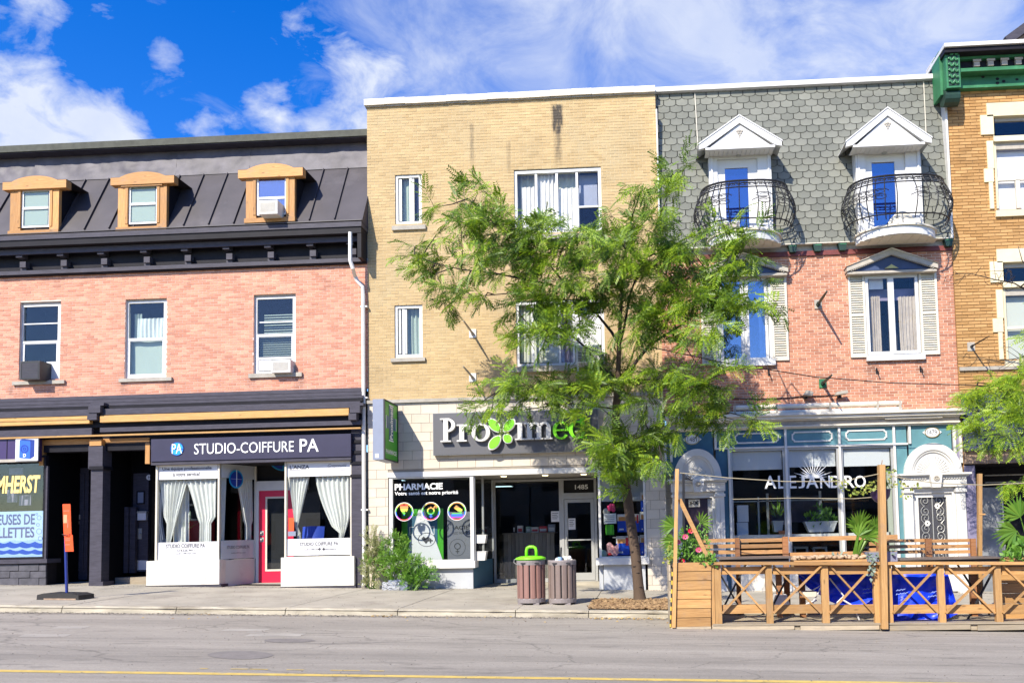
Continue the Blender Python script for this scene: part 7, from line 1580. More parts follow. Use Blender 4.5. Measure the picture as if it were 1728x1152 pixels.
# ---------------- mulch strip, kerbside litter
def scatter_chips(name, x0, x1, y0, y1, n, sz, mt, dz, kind='stuff'):
    T = blade_template(sz, sz*.4); P = np.array([(lambda x, y: (x, y, zw(x, y)+dz+random.random()*.012))(random.uniform(x0, x1), random.uniform(y0, y1)) for _ in range(n)])
    a = rng.random(n)*6.283; D = np.stack([np.cos(a), np.sin(a), rng.normal(size=n)*.2], 1)
    return np_mesh(name, place_leaves(T, P, D, .5+rng.random(n)), 4, M[mt], None, kind)
mx0, mx1 = gpoint(995, 1020)[0]+.02, gpoint(1135, 1020)[0]
m = MB(); m.grid(lambda u, v: (mx0+(mx1-mx0)*u, -4.5+1.95*v, zw(mx0+(mx1-mx0)*u, -4.5+1.95*v)+.006+.02*mnoise.noise((u*14, v*14, 0))+.012), 40, 30); m.build('mulch_bed', M['mulch'], kind='stuff', smooth=True)
scatter_chips('mulch_chips', mx0, mx1, -4.52, -2.55, 2600, .06, 'mulch', .025)
chips = [scatter_chips('fallen_leaves', gpoint(a, 1043)[0], gpoint(b, 1043)[0], KY-.30, KY-.05, n, .055, 'dryleaf', -.122) for a, b, n in ((585, 620, 24), (995, 1120, 60))]
m = None
gr_m = mat('grit', (.24, .21, .17), .9, isl=.5, col2=(.10, .09, .08)); M['grit'] = gr_m
scatter_chips('gutter_grit', -18, 9, KY-.26, KY-.03, 5200, .030, 'grit', -.127)
scatter_chips('pavement_grit', -18, 9, -.30, -.10, 2600, .026, 'grit', .004)
scatter_chips('pavement_grit', -18, 9, KY+.1, -.3, 1500, .022, 'grit', .006)
scatter_chips('road_grit', -18, 9, -11, KY-.3, 2500, .022, 'grit', -.127)
scatter_chips('fallen_leaves', -10, 5, KY-.8, KY-.04, 60, .045, 'dryleaf', -.122)
# ---------------- weeds and pot beside the pharmacy window
def bush(name, label, cat, base, clumps, T, mt, per, up=(0, 0, .7), stems=True, group=None, stemm='weed'):
    t = thing(name, label, cat, base, group); V = []; s = MB(); base = np.array(base)
    for (px, py, rx, ry, dens, Y) in clumps:
        k = (Y-CAM[1])/FOC; c = np.array(pt(px, py, Y)); R = np.array([rx*k, rx*k*.7, ry*k]); n = int(dens*per*rx*ry/(3.6 if mt in ('weed', 'weedpale') else 2.2))
        if stems:
            for j in range(max(2, n//90)):
                e = c+rng.normal(size=3)*R*.6; s.tube([tuple(base+rng.normal(size=3)*np.array([.05, .05, 0])), tuple((base+e)/2+rng.normal(size=3)*.05), tuple(e)], [.01, .007, .004], 4)
        u = rng.normal(size=(n, 3)); u /= np.linalg.norm(u, axis=1, keepdims=True); P = c+u*R*(rng.random((n, 1))**.4)
        D = u*.6+np.array(up)+rng.normal(size=(n, 3))*.5; V.append(place_leaves(T, P, D, .6+.8*rng.random(n)))
    np_mesh('foliage', np.concatenate(V), T.shape[1], M[mt], t)
    if s.v: s.build('stems', M[stemm], t)
    return t
wb_ = gpoint(628, 993); SP = leaf_template(5, .14, .050, .026, .1)
bush('weed', 'tall pale feathery weed growing against the stonework beside the downpipe', 'weed', wb_, [(626, 905, 9, 16, 1, -.3), (630, 930, 12, 24, 1, -.35), (628, 960, 16, 26, 1.1, -.4), (622, 985, 12, 8, .8, -.4), (640, 945, 10, 20, .8, -.35)], SP, 'weedpale', .9)
wb_ = gpoint(665, 994)
bush('weed', 'bright green bushy weed in front of the left pharmacy display window', 'weed', wb_, [(668, 912, 11, 16, 1, -.45), (680, 925, 9, 18, 1, -.45), (662, 945, 20, 18, 1.2, -.55), (690, 950, 22, 12, 1, -.6), (675, 968, 26, 12, 1.2, -.6), (620, 948, 9, 8, .7, -.6), (650, 925, 9, 18, .9, -.45)], SP, 'weed', 1.0)
wb_ = gpoint(700, 996)
bush('weed', 'low dark spreading weed under the left pharmacy window sill', 'weed', wb_, [(705, 975, 18, 14, 1.1, -.6), (722, 968, 12, 10, .7, -.6), (692, 985, 12, 8, 1, -.6), (715, 948, 16, 6, .6, -.6)], SP, 'herb', .8)
p = gpoint(675, 994); a, b, c, d_ = rc(660, 977, 692, 993, p[1]); pot = thing('plant_pot', 'grey box pot with crumpled plastic under the weeds', 'pot', p)
MB().box(a, b, p[1]-.2, p[1]+.15, zw(a, p[1])-.02, d_).build('box', M['blueside'], pot); MB().grid(lambda u, v: (a-.15+(b-a)*.9*u, p[1]-.22-.03*math.sin(u*20+v*9)-.04*mnoise.noise((u*5, v*5, 1)), zw(a, p[1])+(d_-c)*.85*v), 14, 6).build('plastic', M['greypanel'], pot)
# ================================================================ bins, sign on the pavement
def bin_(label, px, slat, lid):
    x, y, zz = gpoint(px, 1018); t = thing('litter_bin', label, 'litter bin', (x, y, zz), 'slatted litter bins'); y0 = y
    R = .285; H = .90
    MB().lathe([(R-.02, .03), (R, .035), (R+.005, .11), (R-.01, .13)], (x, y, zz), 28).build('base_ring', M['binring'], t)
    for i in range(4): a = i*math.pi/2+.6; MB().box(x+R*.8*math.cos(a)-.06, x+R*.8*math.cos(a)+.06, y+R*.8*math.sin(a)-.06, y+R*.8*math.sin(a)+.06, zz-.01, zz+.034).build('foot', M['binring'], t)
    MB().lathe([(R-.03, .13), (R-.03, H-.1)], (x, y, zz), 24).build('liner', M['ink'], t)
    n = 13
    for i in range(n):
        a = 2*math.pi*(i+.3)/n; w = .102; ca, sa = math.cos(a), math.sin(a); v = []
        for r in (R-.022, R+.004):
            for k in (-1, -.5, .5, 1):
                rr = r-(.010 if abs(k) == 1 else 0); v.append((x+rr*ca-sa*w/2*k, y+rr*sa+ca*w/2*k))
        pl = [v[4], v[5], v[6], v[7], v[3], v[0]]
        MB().slab(pl, zz+.125, zz+H-.095).build('slat', slat, t)
    MB().lathe([(R-.03, H-.10), (R+.006, H-.10), (R+.012, H-.02), (R+.0, H), (R-.03, H), (R-.035, H-.09)], (x, y, zz), 28, False).build('top_ring', M['binring'], t)
    f = MB(); 
    for a in (-2.0, -1.0): f.box(x+R*math.cos(a)-.05, x+R*math.cos(a)+.05, y+R*math.sin(a)-.03, y+R*math.sin(a)-.005, zz+H-.075, zz+H-.05)
    f.build('slot', M['ink'], t)
    if lid:
        MB().lathe([(R+.02, H+.002), (R+.035, H+.02), (R+.02, H+.045), (R*.75, H+.075), (0.01, H+.085)], (x, y, zz), 28).build('lid', M['lime'], t, smooth=True)
        MB().tube([(x-.09, y, zz+H+.05), (x-.09, y, zz+H+.18), (x-.075, y, zz+H+.24), (x-.03, y, zz+H+.265), (x+.05, y, zz+H+.265), (x+.10, y, zz+H+.24), (x+.115, y, zz+H+.18), (x+.115, y, zz+H+.05)], .032, 8).build('lid_handle', M['lime'], t, smooth=True)
        MB().tube([(x-R-.01, y, zz+H-.09), (x-R-.07, y, zz+H-.05), (x-R-.06, y, zz+H+.01), (x-R+.04, y, zz+H+.03)], .008, 5).build('wire', M['greyframe'], t)
    else:
        MB().lathe([(R-.03, H-.06), (.01, H-.06)], (x, y, zz), 20).build('rubbish_layer', M['ink'], t)
    return x, y, zz+H
bin_('reddish slatted litter bin with a bright lime green lid and arched handle', 897, M['binslat'], True)
x, y, zz = bin_('open greyish brown slatted litter bin with rubbish heaped on top', 949.5, M['binslat2'], False)
t = thing('rubbish', 'cups and crumpled wrappers heaped on the open litter bin', 'rubbish', (x, y, zz-.05))
MB().lathe([(.035, 0), (.05, .12), (.053, .125)], (x-.02, y-.14, zz-.06), 12).build('paper_cup', M['poster'], t); MB().tube([(x-.01, y-.1, zz+.04), (x+.0, y-.1, zz+.26)], .02, 6).build('bottle_neck', M['ink'], t)
for i, (dx, dz, r) in enumerate(((.10, .03, .07), (.16, .05, .05), (.20, .0, .045), (-.08, .0, .06), (.05, .06, .05))): MB().grid(lambda u, v: (x+dx+r*(1+.3*mnoise.noise((u*4, v*4, i)))*math.cos(u*6.283)*math.sin(v*3.14), y-.06+r*math.sin(u*6.283)*math.sin(v*3.14), zz-.02+dz+r*math.cos(v*3.14)*(1+.3*mnoise.noise((u*5, v*3, i+3)))), 10, 6).build('wrapper', M['film'] if i % 2 else M['cream'], t)
bx, by, bz = gpoint(111, 1010)
sg = thing('temporary_sign', 'narrow orange temporary sign on a blue pole with a black rubber base', 'sign', (bx, by, bz))
MB().prism([(bx-.46, bz+.012), (bx+.46, bz-.012), (bx+.45, bz+.085), (bx+.3, bz+.125), (bx-.30, bz+.145), (bx-.45, bz+.115)], by-.24, by+.24).build('base', M['rubber'], sg); MB().prism([(bx-.30, bz+.01), (bx+.40, bz-.008), (bx+.40, bz+.022), (bx-.30, bz+.04)], by-.247, by-.2405).build('base_stripe', M['rust'], sg)
MB().tube([(bx+.02, by, bz+.12), (bx-.02, by, bz+1.0), (bx-.04, by, bz+1.95)], .028, 8).build('pole', M['bluepole'], sg)
def tilt_panel(name, x0, y0, x1, y1, Y, mt, sh): 
    a, b, c, d_ = rc(x0, y0, x1, y1, Y); return MB().add([(a+sh, Y, c), (b+sh, Y, c), (b, Y, d_), (a, Y, d_), (a+sh, Y+.012, c), (b+sh, Y+.012, c), (b, Y+.012, d_), (a, Y+.012, d_)], [(0, 1, 2, 3), (7, 6, 5, 4), (0, 4, 5, 1), (1, 5, 6, 2), (2, 6, 7, 3), (3, 7, 4, 0)]).build(name, mt, sg)
p1 = tilt_panel('upper_panel', 105, 850, 118, 904, by-.045, M['orange'], .04); p2 = tilt_panel('lower_panel', 108, 902, 122, 930, by-.06, M['orange'], .03)
MB().pbox(107, 868, 113, 882, by-.048, .002).build('sticker', mat('pale_orange', (.85, .35, .18), .6), p1); MB().pbox(114, 876, 115, 890, by-.0475, .001).pbox(107, 861, 117, 861.8, by-.0475, .001).build('print_line', M['rust'], p1)
for yy in (908, 911, 918): MB().pbox(110, yy, 118, yy+.9, by-.0625, .001).build('print_line', M['rust'], p2)
MB().tube([pt(105, 901, by-.07), pt(113, 903, by-.09), pt(119, 900, by-.07)], .008, 5).build('tie', M['ink'], sg)
# ================================================================ street terrace
PY_ = -6.10
fence = thing('terrace_fence', 'low timber terrace fence with crossed braces along the road', 'fence', pt(1470, 1060, PY_))
def rail(name, x0, y0, x1, y1, w, h, Y, par, mt='fence_x'): return MB().beam(pt(x0, y0, Y), pt(x1, y1, Y), w, h, (0, 0, 1)).build(name, M[mt], par)
kf = (PY_-CAM[1])/FOC
rail('cap_rail', 1203, 949.8, 1490, 949.6, .22, 4.6*kf, PY_+.02, fence); rail('cap_rail', 1490.5, 949.6, 1800, 949.6, .22, 4.6*kf, PY_+.02, fence)
posts = [(1206.5, 1217.5), (1293, 1304), (1387, 1399), (1475, 1484.5), (1498.5, 1506), (1584, 1595), (1680, 1691), (1776, 1788)]
for a, b in posts: MB().pbox(a, 952.3, b, 1053, PY_-.02, .09).build('post', M['fence_z'], fence)
MB().pbox(1200.6, 953, 1206, 1060, PY_-.01, .09).build('post', M['fence_z'], fence)
bays = [(1217.5, 1293), (1304, 1387), (1399, 1475), (1506, 1584), (1595, 1680), (1691, 1776)]
for a, b in bays:
    MB().pbox(a+.2, 956, b-.2, 968, PY_+.03, .04).build('upper_rail', M['fence_x'], fence); MB().pbox(a+.2, 1019.5, b-.2, 1034.5, PY_+.03, .04).build('lower_rail', M['fence_x'], fence)
    MB().beam(pt(a+1, 953.5, PY_-.0), pt(b-1, 1034, PY_-.0), .03, .052, (0, 1, 0)).build('brace', M['fence_x'], fence); MB().beam(pt(b-1, 953.5, PY_-.035), pt(a+1, 1034, PY_-.035), .03, .052, (0, 1, 0)).build('brace', M['fence_x'], fence)
deck = thing('terrace_deck', 'weathered timber deck of the street terrace', 'deck', pt(1470, 1062, PY_))
zd = at(1470, 1050, PY_)[1]
def dk(x): return zd-.010*(x-3.8)
for (a, b) in ((1202, 1340.5), (1341.5, 1350), (1351, 1484), (1484.8, 1499.5), (1500.3, 1638), (1638.8, 1649), (1650, 1740), (1740.6, 1830)):
    w = 0 if b-a > 20 else .03; MB().pbox(a, 1053.5, b, 1062.3, PY_-.05+w, .05).build('skirt_board', M['deck_x'], deck)
for i in range(10):
    y0 = PY_-.06+i*.142; pl = MB(); x0, x1 = at(1201, 1000, PY_)[0], 8.6; xs_ = [x0, x0+2.4, x0+5.1, x1] if i % 2 else [x0, x0+3.6, x0+6, x1]
    for a, b in zip(xs_[:-1], xs_[1:]):
        q = MB(); q.add([(a+.003, y0, dk(a)-.03), (b-.003, y0, dk(b)-.03), (b-.003, y0+.132, dk(b)-.03), (a+.003, y0+.132, dk(a)-.03), (a+.003, y0, dk(a)), (b-.003, y0, dk(b)), (b-.003, y0+.132, dk(b)), (a+.003, y0+.132, dk(a))], [(0,3,2,1),(4,5,6,7),(0,1,5,4),(1,2,6,5),(2,3,7,6),(3,0,4,7)]); q.build('deck_board', M['deck_x'], deck)
tall = thing('timber_post', 'tall timber post of the terrace fence carrying the hanging basket', 'post', pt(1492, 1060, PY_)); MB().beam(pt(1492, 1060, PY_-.09), pt(1487, 784, PY_-.09), .135, .1, (1, 0, 0)).build('shaft', M['fence_z'], tall); MB().beam(pt(1487, 786, PY_-.09), pt(1489, 776, PY_-.09), .012, .012).build('nail', M['rust'], tall)
tp2 = thing('timber_post', 'slim timber post with a slanting strut on the left terrace planter', 'post', pt(1138, 950, PY_)); MB().beam(pt(1137, 1058, PY_-.05), pt(1142.5, 791, PY_-.05), .075, .06, (1, 0, 0)).build('shaft', M['fence_z'], tp2); MB().beam(pt(1146.5, 842, PY_-.005), pt(1198, 948, PY_-.005), .07, .04, (0, 1, 0)).build('strut', M['fence_x'], tp2)
tp3 = thing('timber_post', 'slim timber post at the back of the terrace beside the grey metal door', 'post', pt(1653, 945, -4.6)); MB().beam(pt(1653, 1010, -4.6), pt(1653, 799, -4.6), .085, .07, (1, 0, 0)).build('shaft', M['fence_z'], tp3); MB().pbox(1653, 866, 1663, 868.5, -4.65, .06).build('peg', M['fence_x'], tp3)
# left planter
pb = thing('timber_planter', 'tall timber planter of wide boards with hazard tape on its edge and flowers', 'planter', pt(1167, 1060, PY_))
ZB = [948+i*15.6 for i in range(8)]
for i in range(7): MB().pbox(1135.5-i*.6, ZB[i]+.5, 1200-.1*i, ZB[i+1]-.5, PY_-.04+random.uniform(-.004, .004), .035).build('board', M['fence_x'], pb)
a, b, c, d_ = rc(1133, 948, 1200, 1061, PY_); 
for i in range(7):
    z0, z1 = c+.02+(d_-c-.02)*i/7+.006, c+.02+(d_-c-.02)*(i+1)/7-.004; MB().box(a-.035, a-.004, PY_+.0, PY_+1.2, z0, z1).build('side_board', M['deck_x'], pb); MB().box(b-.03, b-.001, PY_+.0, PY_+1.2, z0, z1).build('side_board', M['fence_x'], pb)
MB().box(a, b-.032, PY_+.02, PY_+1.2, c+.05, d_-.10).build('soil', M['mulch'], pb); MB().pbox(1130, 1057, 1200, 1061, PY_-.05, .06).build('foot_board', M['deck_x'], pb)
for i in range(14): 
    y0 = 957+i*7.3; xx = 1133.4-(y0-957)*.035
    MB().pbox(xx, y0, xx+2.4, y0+7.1, PY_-.05, .006).build('tape_band', M['tape'] if i % 2 else M['ink'], pb)
# right planter
pb2 = thing('timber_planter', 'timber planter box behind the fence at the right end of the terrace', 'planter', pt(1720, 1050, -5.6))
for i in range(5): MB().pbox(1688, 966+i*17.2, 1800, 966+(i+1)*17.2-.8, -5.6, .04).build('board', M['fence_x'], pb2)
MB().pbox(1686, 940, 1800, 944.5, -5.7, .5).build('rim', M['fence_x'], pb2); MB().pbox(1688, 946, 1800, 965, -5.5, .4).build('soil', M['mulch'], pb2)
# benches at the back
BY = -4.7; KB = (BY-CAM[1])/FOC
def bench(label, slats, bposts, seat, group='timber benches'):
    x0 = min(s[0] for s in slats); x1 = max(s[2] for s in slats); t = thing('timber_bench', label, 'bench', (at((x0+x1)/2, 940, BY)[0], BY, dk(4)), group)
    for s in slats: MB().pbox(*s, BY+random.uniform(-.004, .004), .03).build('back_slat', M['bench_x'], t)
    for (p, q, r) in bposts: a, b, c, d_ = rc(p, r, q, 1020, BY); MB().box(a, b, BY-.07, BY-.005, zw(a, BY)-.02, d_).build('back_post', M['redwood_x'], t)
    sy0, sy1, zz = BY-.55, BY-.08, seat
    a, b = at(x0, 990, BY)[0], at(x1, 990, BY)[0]
    for i in range(4): MB().box(a, b, sy0+i*.118, sy0+i*.118+.108, zz-.03, zz).build('seat_board', M['bench_x'], t)
    for xx in (a+.15, b-.15): MB().box(xx-.05, xx+.05, sy0+.02, sy0+.12, zw(xx, BY)-.03, zz-.031).build('leg', M['redwood_x'], t)
    return t
zseat = at(1300, 962, BY)[1]
bench('timber bench at the left back of the terrace, before the plum door', [(1186, 908.5, 1241, 914.5), (1186, 918, 1241, 924.5), (1190, 928, 1241, 934.5), (1249, 908, 1321, 914), (1249, 917.5, 1321, 924), (1249, 927.5, 1321, 934)], [(1241.5, 1249, 907), (1321.5, 1331, 905)], zseat)
bench('long timber bench in the middle of the terrace with one high back rail', [(1331.5, 903.5, 1515, 911), (1331.5, 930.5, 1480, 937), (1467, 914, 1483, 920), (1467, 924, 1483, 930)], [(1480, 1486, 906)], zseat)
bench('timber bench at the right back of the terrace, before the white carved door', [(1497, 909, 1562, 914.5), (1497, 918.5, 1562, 924.5), (1497, 928, 1562, 933.5), (1573, 909, 1638, 914.5), (1573, 918.5, 1638, 924.5), (1573, 928, 1638, 933.5)], [(1562.5, 1572.5, 908), (1638.5, 1647, 908)], zseat)
def table(label, x0, x1, y0, y1, Y, dep):
    a, b, c, d_ = rc(x0, y0, x1, y1, Y); t = thing('terrace_table', label, 'table', ((a+b)/2, Y+dep/2, dk((a+b)/2)), 'terrace tables'); d_ = c+.05
    n = 5
    for i in range(n): MB().box(a, b, Y+dep*i/n+.003, Y+dep*(i+1)/n-.003, d_-.03, d_+random.uniform(-.002, .002)).build('top_board', M['tabletop'], t)
    MB().box(a+.06, b-.06, Y+.05, Y+dep-.05, d_-.10, d_-.031).build('apron', M['ink'], t)
    xc_ = (a+b)/2
    for s in (-1, 1):
        xx = xc_+s*(b-a)*.33
        MB().beam((xx-.28, Y+.12, dk(xx)), (xx+.28, Y+.12, d_-.1), .03, .03).build('leg', M['ink'], t); MB().beam((xx+.28, Y+dep-.12, dk(xx)), (xx-.28, Y+dep-.12, d_-.1), .03, .03).build('leg', M['ink'], t)
    return d_
table('long dark topped table at the left end of the terrace', 1213, 1338, 940, 944.5, -5.75, .65); table('long dark topped table at the right end of the terrace', 1517, 1690, 941, 945.5, -5.75, .65)
# planter of pebbles in the middle
pc = thing('timber_trough', 'timber trough of pale pebbles behind the middle of the terrace fence', 'planter', pt(1410, 948, -5.9))
a, b, c, d_ = rc(1340, 941, 1484, 962, -5.9); MB().box(a, b, -5.9, -5.87, c, d_-.03).box(a, b, -5.55, -5.52, c, d_+.02).build('side', M['fence_x'], pc); MB().box(a, b, -5.869, -5.551, c, d_-.05).build('soil', M['mulch'], pc)
pe = MB()
for i in range(170): pe.sphere((random.uniform(a, b), random.uniform(-5.88, -5.56), d_-.02+random.uniform(0, .05)), random.uniform(.025, .05), 6, 4, (1.2, 1, .7))
pe.build('pebbles', mat('pebble', (.50, .37, .24), .8, isl=.4, col2=(.34, .23, .14)), pc, kind='stuff', smooth=True)
# tarps over furniture
def tarp(label, prof, Y0, Y1, seed, folds):
    t = thing('tarpaulin', label, 'tarpaulin', pt(sum(p[0] for p in prof)/len(prof), 1045, (Y0+Y1)/2), 'blue covers on the terrace')
    # prof: (px, top py, bottom py) along the front
    n = 54; m = 22; xs_ = [p[0] for p in prof]
    def fn(u, v):
        px = xs_[0]+(xs_[-1]-xs_[0])*u; tp_ = np.interp(px, xs_, [p[1] for p in prof]); bt = np.interp(px, xs_, [p[2] for p in prof])
        if v < .30: q = v/.30; Y = Y1+(Y0-Y1)*q; x, z = at(px, tp_, Y0); return (x, Y, z-.03*(1-q)+.015*mnoise.noise((px*.06, v*5, seed)))
        q = (v-.30)/.70; py = tp_+(bt-tp_)*q; f = .05*math.sin(px*folds+seed+q*2.4)*q-.16*abs(mnoise.noise((px*.035+q*2.2, q*1.3-px*.01, seed+9)))+.05+.12*mnoise.noise((px*.022+q*1.2, q*2.1, seed))*(.3+q)+.05*mnoise.noise((px*.07-q*3, q*4, seed+4)); Y = Y0-.10*q-f; x, z = at(px, py, Y0); return (x, Y, z)
    MB().grid(fn, n, m).build('cover', M['blue_tarp'], t, smooth=True); return t
t1 = tarp('blue tarpaulin over stacked chairs behind the fence, left of the tall post', [(1345, 966, 972), (1362, 965, 990), (1395, 964, 1012), (1420, 964, 1022), (1478, 965, 1030)], -5.45, -5.0, 3, .11)
t2 = tarp('blue tarpaulin over furniture behind the fence, right of the tall post', [(1500, 962, 1048), (1530, 962, 1044), (1570, 964, 1046), (1598, 966, 1040), (1613, 1012, 1034)], -5.62, -5.0, 8, .09)
for (tt, px, py, w) in ((t1, 1456, 994, 18), (t2, 1512, 996, 20), (t2, 1566, 1000, 18)):
    s = MB()
    for j in range(2): s.tube([(lambda p: p)(pt(px+w*q, py+j*6.5+1.1*math.sin(q*31+j*2)*math.sin(q*9+j)-q*3, -5.62 if tt is t1 else -5.88)) for q in np.linspace(0, .8+.2*(j%2), 40)], .006, 4)
    s.build('print_marks', M['tarpprint'], tt)
ch = thing('folding_chair', 'folding chair with white tube legs under the left blue tarpaulin', 'chair', pt(1390, 1018, -5.6))
for (p, q, r) in (((1400, 975), (1424, 1005), (1398, 1030)), ((1372, 995), (1388, 985), (1370, 1020)), ((1420, 1010), (1440, 1022), (1452, 1050)), ((1378, 1012), (1362, 1018), (1358, 1022))):
    MB().tube([pt(*p, -5.66), pt(*q, -5.7), pt(*r, -5.66)], .016, 6).build('leg', M['film'], ch)
MB().pbox(1355, 998, 1378, 1006, -5.72, .3).build('seat', M['cream'], ch)
bxs = thing('white_box', 'white box standing on the deck behind the second fence panel', 'box', pt(1320, 1019, -5.3)); a, b, c, d_ = rc(1306, 1003, 1333, 1021, -5.3); MB().prism([(a, c), (b, c), (b-.05, d_), (a+.03, d_)], -5.3, -5.0).build('box', M['film'], bxs)
bk = thing('planter_box', 'blue grey planter box on the fence rail behind the tall post', 'planter', pt(1490, 948, -6.0)); MB().pbox(1466, 931, 1514.5, 947, -6.02, .25).build('box', M['planterbox'], bk); MB().pbox(1467, 929.5, 1513.5, 931, -6.0, .2).build('soil', M['mulch'], bk)
# lines
def line(label, pts, r=.008, mt='rope'):
    P = [pt(*p) for p in pts]; t = thing('line', label, 'line', P[0]); MB().tube(P, r, 5).build('strand', M[mt], t)
line('thin cord from the left terrace post to the tall post', [(1143, 797, PY_-.05), (1230, 806, PY_-.1), (1325, 812, PY_-.1), (1420, 812, PY_-.1), (1484, 799, PY_-.09)], .008)
line('thin cord from the tall post to the right edge of the terrace', [(1492, 799, PY_-.09), (1520, 806, PY_-.09), (1580, 815, PY_-.09), (1660, 818, PY_-.09), (1790, 812, PY_-.09)], .008)
line('thin cord slung low behind the hanging basket', [(1236, 842, -4.9), (1340, 840, -4.9), (1440, 841, -4.9), (1480, 838, -5.2)], .007)
line('black overhead cable crossing the red brick from the tree to the right edge', [(1100, 586, TY+.1), (1217, 611, -1.9), (1376, 636, -1.6), (1504, 646, -1.5), (1612, 649, -1.5), (1790, 655, -1.5)], .012, 'iron')
# hanging basket, iron post
hb = thing('hanging_basket', 'dark violet hanging basket behind the tall timber post', 'hanging basket', pt(1486, 848, -5.85)); x, zz = at(1486, 848, -5.85)
MB().lathe([(.04, .0), (.10, .03), (.155, .11), (.175, .22), (.19, .235)], (x, -5.85, zz), 20).build('bowl', M['purple'], hb, smooth=True)
for s in (-1, 1): MB().tube([(x+s*.17, -5.85, zz+.23), (x, -6.0, at(1486, 792, -5.85)[1])], .005, 4).build('hanger', M['iron'], hb)
ip = thing('iron_post', 'black iron post with a curled bracket in front of the plum door', 'post', pt(1154, 950, -5.2)); MB().beam(pt(1154, 1000, -5.2), pt(1153.5, 799, -5.2), .045, .045).build('shaft', M['iron'], ip)
for k in range(3): MB().tube([pt(1156+k*5+4*math.cos(q), 805+3*math.sin(q)+k*.8, -5.2) for q in np.linspace(0, 5, 10)], .01, 4).build('scroll', M['iron'], ip)
# ================================================================ plants of the terrace and the shop windows
def fan_palm(label, base, fans, mt='palm', stem=.02, group=None, cat='palm'):
    t = thing('palm', label, cat, base, group); V = []; s = MB(); base = np.array(base)
    for (px, py, Y, r, ang_, n, spread) in fans:
        c = np.array(pt(px, py, Y)); s.tube([tuple(base), tuple((base+c)/2+np.array([0, -.03, .05])), tuple(c)], [stem, stem*.6, stem*.35], 5)
        yaw = random.uniform(-.5, .5)
        for i in range(n):
            a = math.radians(ang_-spread/2+spread*i/(n-1)); d = np.array([math.cos(a), yaw*.5-.25*abs(math.sin(i*1.7)), math.sin(a)]); L_ = r*(.75+.25*math.sin(math.pi*i/(n-1)))*random.uniform(.9, 1.05)
            side_ = np.array([-math.sin(a), random.uniform(-.4, .4), math.cos(a)])*r*.055
            p0, p1, p2 = c, c+d*L_*.55, c+d*L_+np.array([0, -.02, -.10*r])
            V.append([p0, p1-side_, p2, p1+side_])
    np_mesh('fronds', np.array(V), 4, M[mt], t); s.build('stalks', M[mt], t); return t
fan_palm('small fan palm beside the slim left terrace post', pt(1140, 945, -5.6), [(1138, 888, -5.7, .33, 160, 11, 120), (1140, 912, -5.7, .33, 185, 11, 110), (1142, 925, -5.7, .3, 205, 9, 90), (1182, 882, -5.5, .28, 40, 9, 150)])
fan_palm('fan palm with a pale stem in the pebble trough', pt(1441, 946, -5.7), [(1450, 893, -5.7, .40, 100, 15, 120), (1458, 905, -5.7, .38, 30, 13, 120), (1448, 905, -5.75, .34, 60, 11, 140), (1470, 905, -5.6, .3, 80, 9, 100), (1478, 890, -5.6, .26, 100, 9, 90)], stem=.05)
fan_palm('large fan palm at the right edge of the terrace', pt(1738, 945, -5.4), [(1722, 872, -5.5, .46, 120, 15, 150), (1716, 895, -5.5, .5, 190, 15, 110), (1730, 905, -5.4, .45, 215, 13, 90), (1735, 870, -5.4, .45, 60, 13, 120)])
BL = blade_template(.07, .028); BL2 = blade_template(.055, .045); GR = blade_template(.26, .012)
bush('flowering_plant', 'tangled green flowering plants with pink and red blooms in the left planter', 'plant', pt(1165, 950, -5.75), [(1155, 930, 20, 22, .9, -5.8), (1180, 925, 18, 20, .9, -5.7), (1165, 905, 22, 18, .7, -5.6), (1150, 940, 18, 8, 1, -5.9), (1185, 898, 14, 16, .6, -5.5)], BL, 'herb', .9, stemm='herb')
bush('trailing_plant', 'bright lime trailing plant spilling over the right corner of the left planter', 'plant', pt(1192, 946, -6.0), [(1195, 943, 14, 8, 1.3, -6.1), (1203, 950, 7, 7, 1.2, -6.14), (1180, 944, 14, 5, 1, -6.1)], BL2, 'herb', 1.1, stems=False)
bush('trailing_plant', 'pale trailing plant at the left edge of the left planter', 'plant', pt(1135, 948, -6.0), [(1130, 945, 12, 7, 1, -6.05), (1128, 925, 8, 10, .5, -6.0)], BL2, 'yellowleaf', .9, stems=False)
for i, (px, py) in enumerate(((1166, 895), (1156, 905), (1144, 914), (1179, 927), (1150, 946))):
    x, zz = at(px, py, -6.0); t = thing('flower', ('red bloom highest in the left planter', 'pink bloom second highest in the left planter', 'pink bloom nearest the slim post in the left planter', 'pink bloom in the right half of the left planter', 'red bloom hanging over the front board of the left planter')[i], 'flower', (x, -6.0, zz), 'blooms in the left planter')
    V = []
    for j in range(9): a = j*.7; d = np.array([math.cos(a), -.35, math.sin(a)*.8]); p0 = np.array([x, -6.0, zz]); s_ = np.array([-math.sin(a), 0, math.cos(a)])*.022; V.append([p0, p0+d*.035-s_, p0+d*.062, p0+d*.035+s_])
    np_mesh('petals', np.array(V), 4, M['pink' if i not in (0, 4) else 'red'], t); MB().sphere((x, -6.02, zz), .014, 8, 5).build('centre', M['gold'], t); MB().tube([(x, -6.0, zz), (x+.02, -5.9, zz-.25)], .006, 4).build('stalk', M['herb'], t)
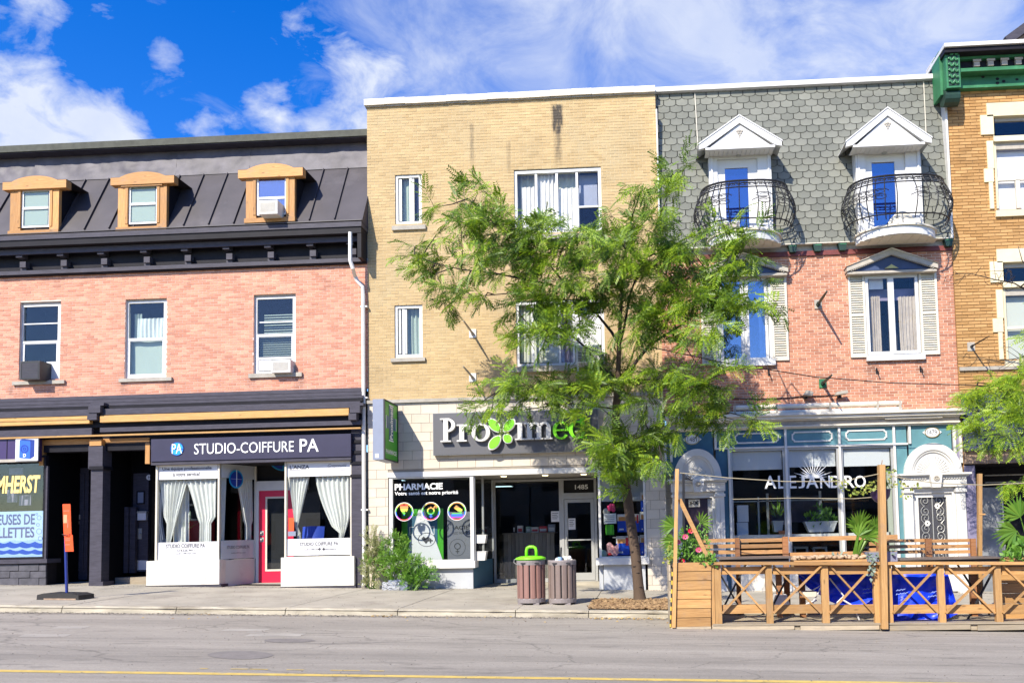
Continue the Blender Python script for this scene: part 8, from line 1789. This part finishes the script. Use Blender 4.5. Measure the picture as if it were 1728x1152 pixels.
bush('trailing_vine', 'yellow green vine trailing from the hanging basket along the cord', 'plant', pt(1486, 832, -5.9), [(1478, 818, 18, 8, 1.1, -5.95), (1458, 828, 14, 6, .9, -5.98), (1440, 828, 12, 6, .6, -6.0), (1422, 818, 8, 12, .5, -6.0), (1500, 812, 12, 8, .9, -5.9), (1520, 820, 14, 6, .7, -6.0), (1502, 792, 8, 6, .8, -6.0), (1545, 822, 12, 4, .6, -6.05), (1530, 834, 8, 5, .5, -6.0), (1408, 812, 6, 6, .5, -6.0)], BL2, 'yellowleaf', .75, up=(0, 0, -.3), stems=False)
bush('succulent', 'grey green succulents in the pebble trough', 'plant', pt(1418, 943, -5.75), [(1418, 938, 12, 5, .9, -5.8), (1408, 940, 8, 3, .6, -5.8)], BL, 'succulent', 1, stems=False)
bush('succulent', 'grey green succulent trailing from the blue grey planter box down the fence', 'plant', pt(1474, 935, -6.15), [(1474, 940, 9, 8, 1.2, -6.2), (1472, 958, 5, 9, 1, -6.2), (1468, 972, 4, 7, .8, -6.2), (1500, 931, 12, 4, .6, -6.0)], BL2, 'succulent', 1.1, up=(0, 0, -.4), stems=False)
bush('shrub', 'bright leafy shrub in the right timber planter', 'plant', pt(1715, 945, -5.6), [(1715, 935, 18, 11, 1.2, -5.7), (1700, 942, 9, 6, 1, -5.7), (1730, 925, 14, 14, 1.1, -5.6)], blade_template(.10, .06), 'herb', .6, stems=False)
bush('potted_plant', 'spiky plant behind the glass of the left salon window', 'plant', pt(311, 915, .35), [(311, 893, 9, 12, .5, .35)], GR, 'palm', .9, up=(0, 0, 1.3), stems=False)
# restaurant window plants
def pot_(label, x0, y0, x1, y1, Y, mt, d=.3):
    a, b, c, d_ = rc(x0, y0, x1, y1, Y); t = thing('plant_pot', label, 'pot', ((a+b)/2, Y+d/2, c)); k = (b-a)*.12; MB().prism([(a+k, c), (b-k, c), (b, d_), (a, d_)], Y, Y+d).build('pot', mt, t); MB().box(a-.012, b+.012, Y-.012, Y+d+.012, d_+.0005, d_+.03).build('rim', mt, t); return t
pot_('grey green pot with an agave on the restaurant ledge', 1305, 880, 1322, 897, .45, M['greypanel']); pot_('long white planter trough on the restaurant ledge', 1359, 881, 1413, 897, .35, M['greypanel']); pot_('small terracotta pot on the restaurant ledge', 1316, 897, 1325, 908, .25, M['terracotta'], .14)
bush('agave', 'upright agave leaves in the pot behind the restaurant glass', 'plant', pt(1313, 881, .55), [(1313, 868, 6, 10, .9, .55)], blade_template(.30, .03), 'palm', 1, up=(0, 0, 1.3), stems=False)
bush('shrub', 'dark green leafy plants in the white trough behind the restaurant glass', 'plant', pt(1386, 881, .45), [(1372, 874, 16, 8, 1, .45), (1392, 868, 14, 14, .8, .45), (1400, 878, 14, 6, 1, .45), (1384, 858, 6, 8, .5, .45)], blade_template(.14, .06), 'herb', .7, stems=False)
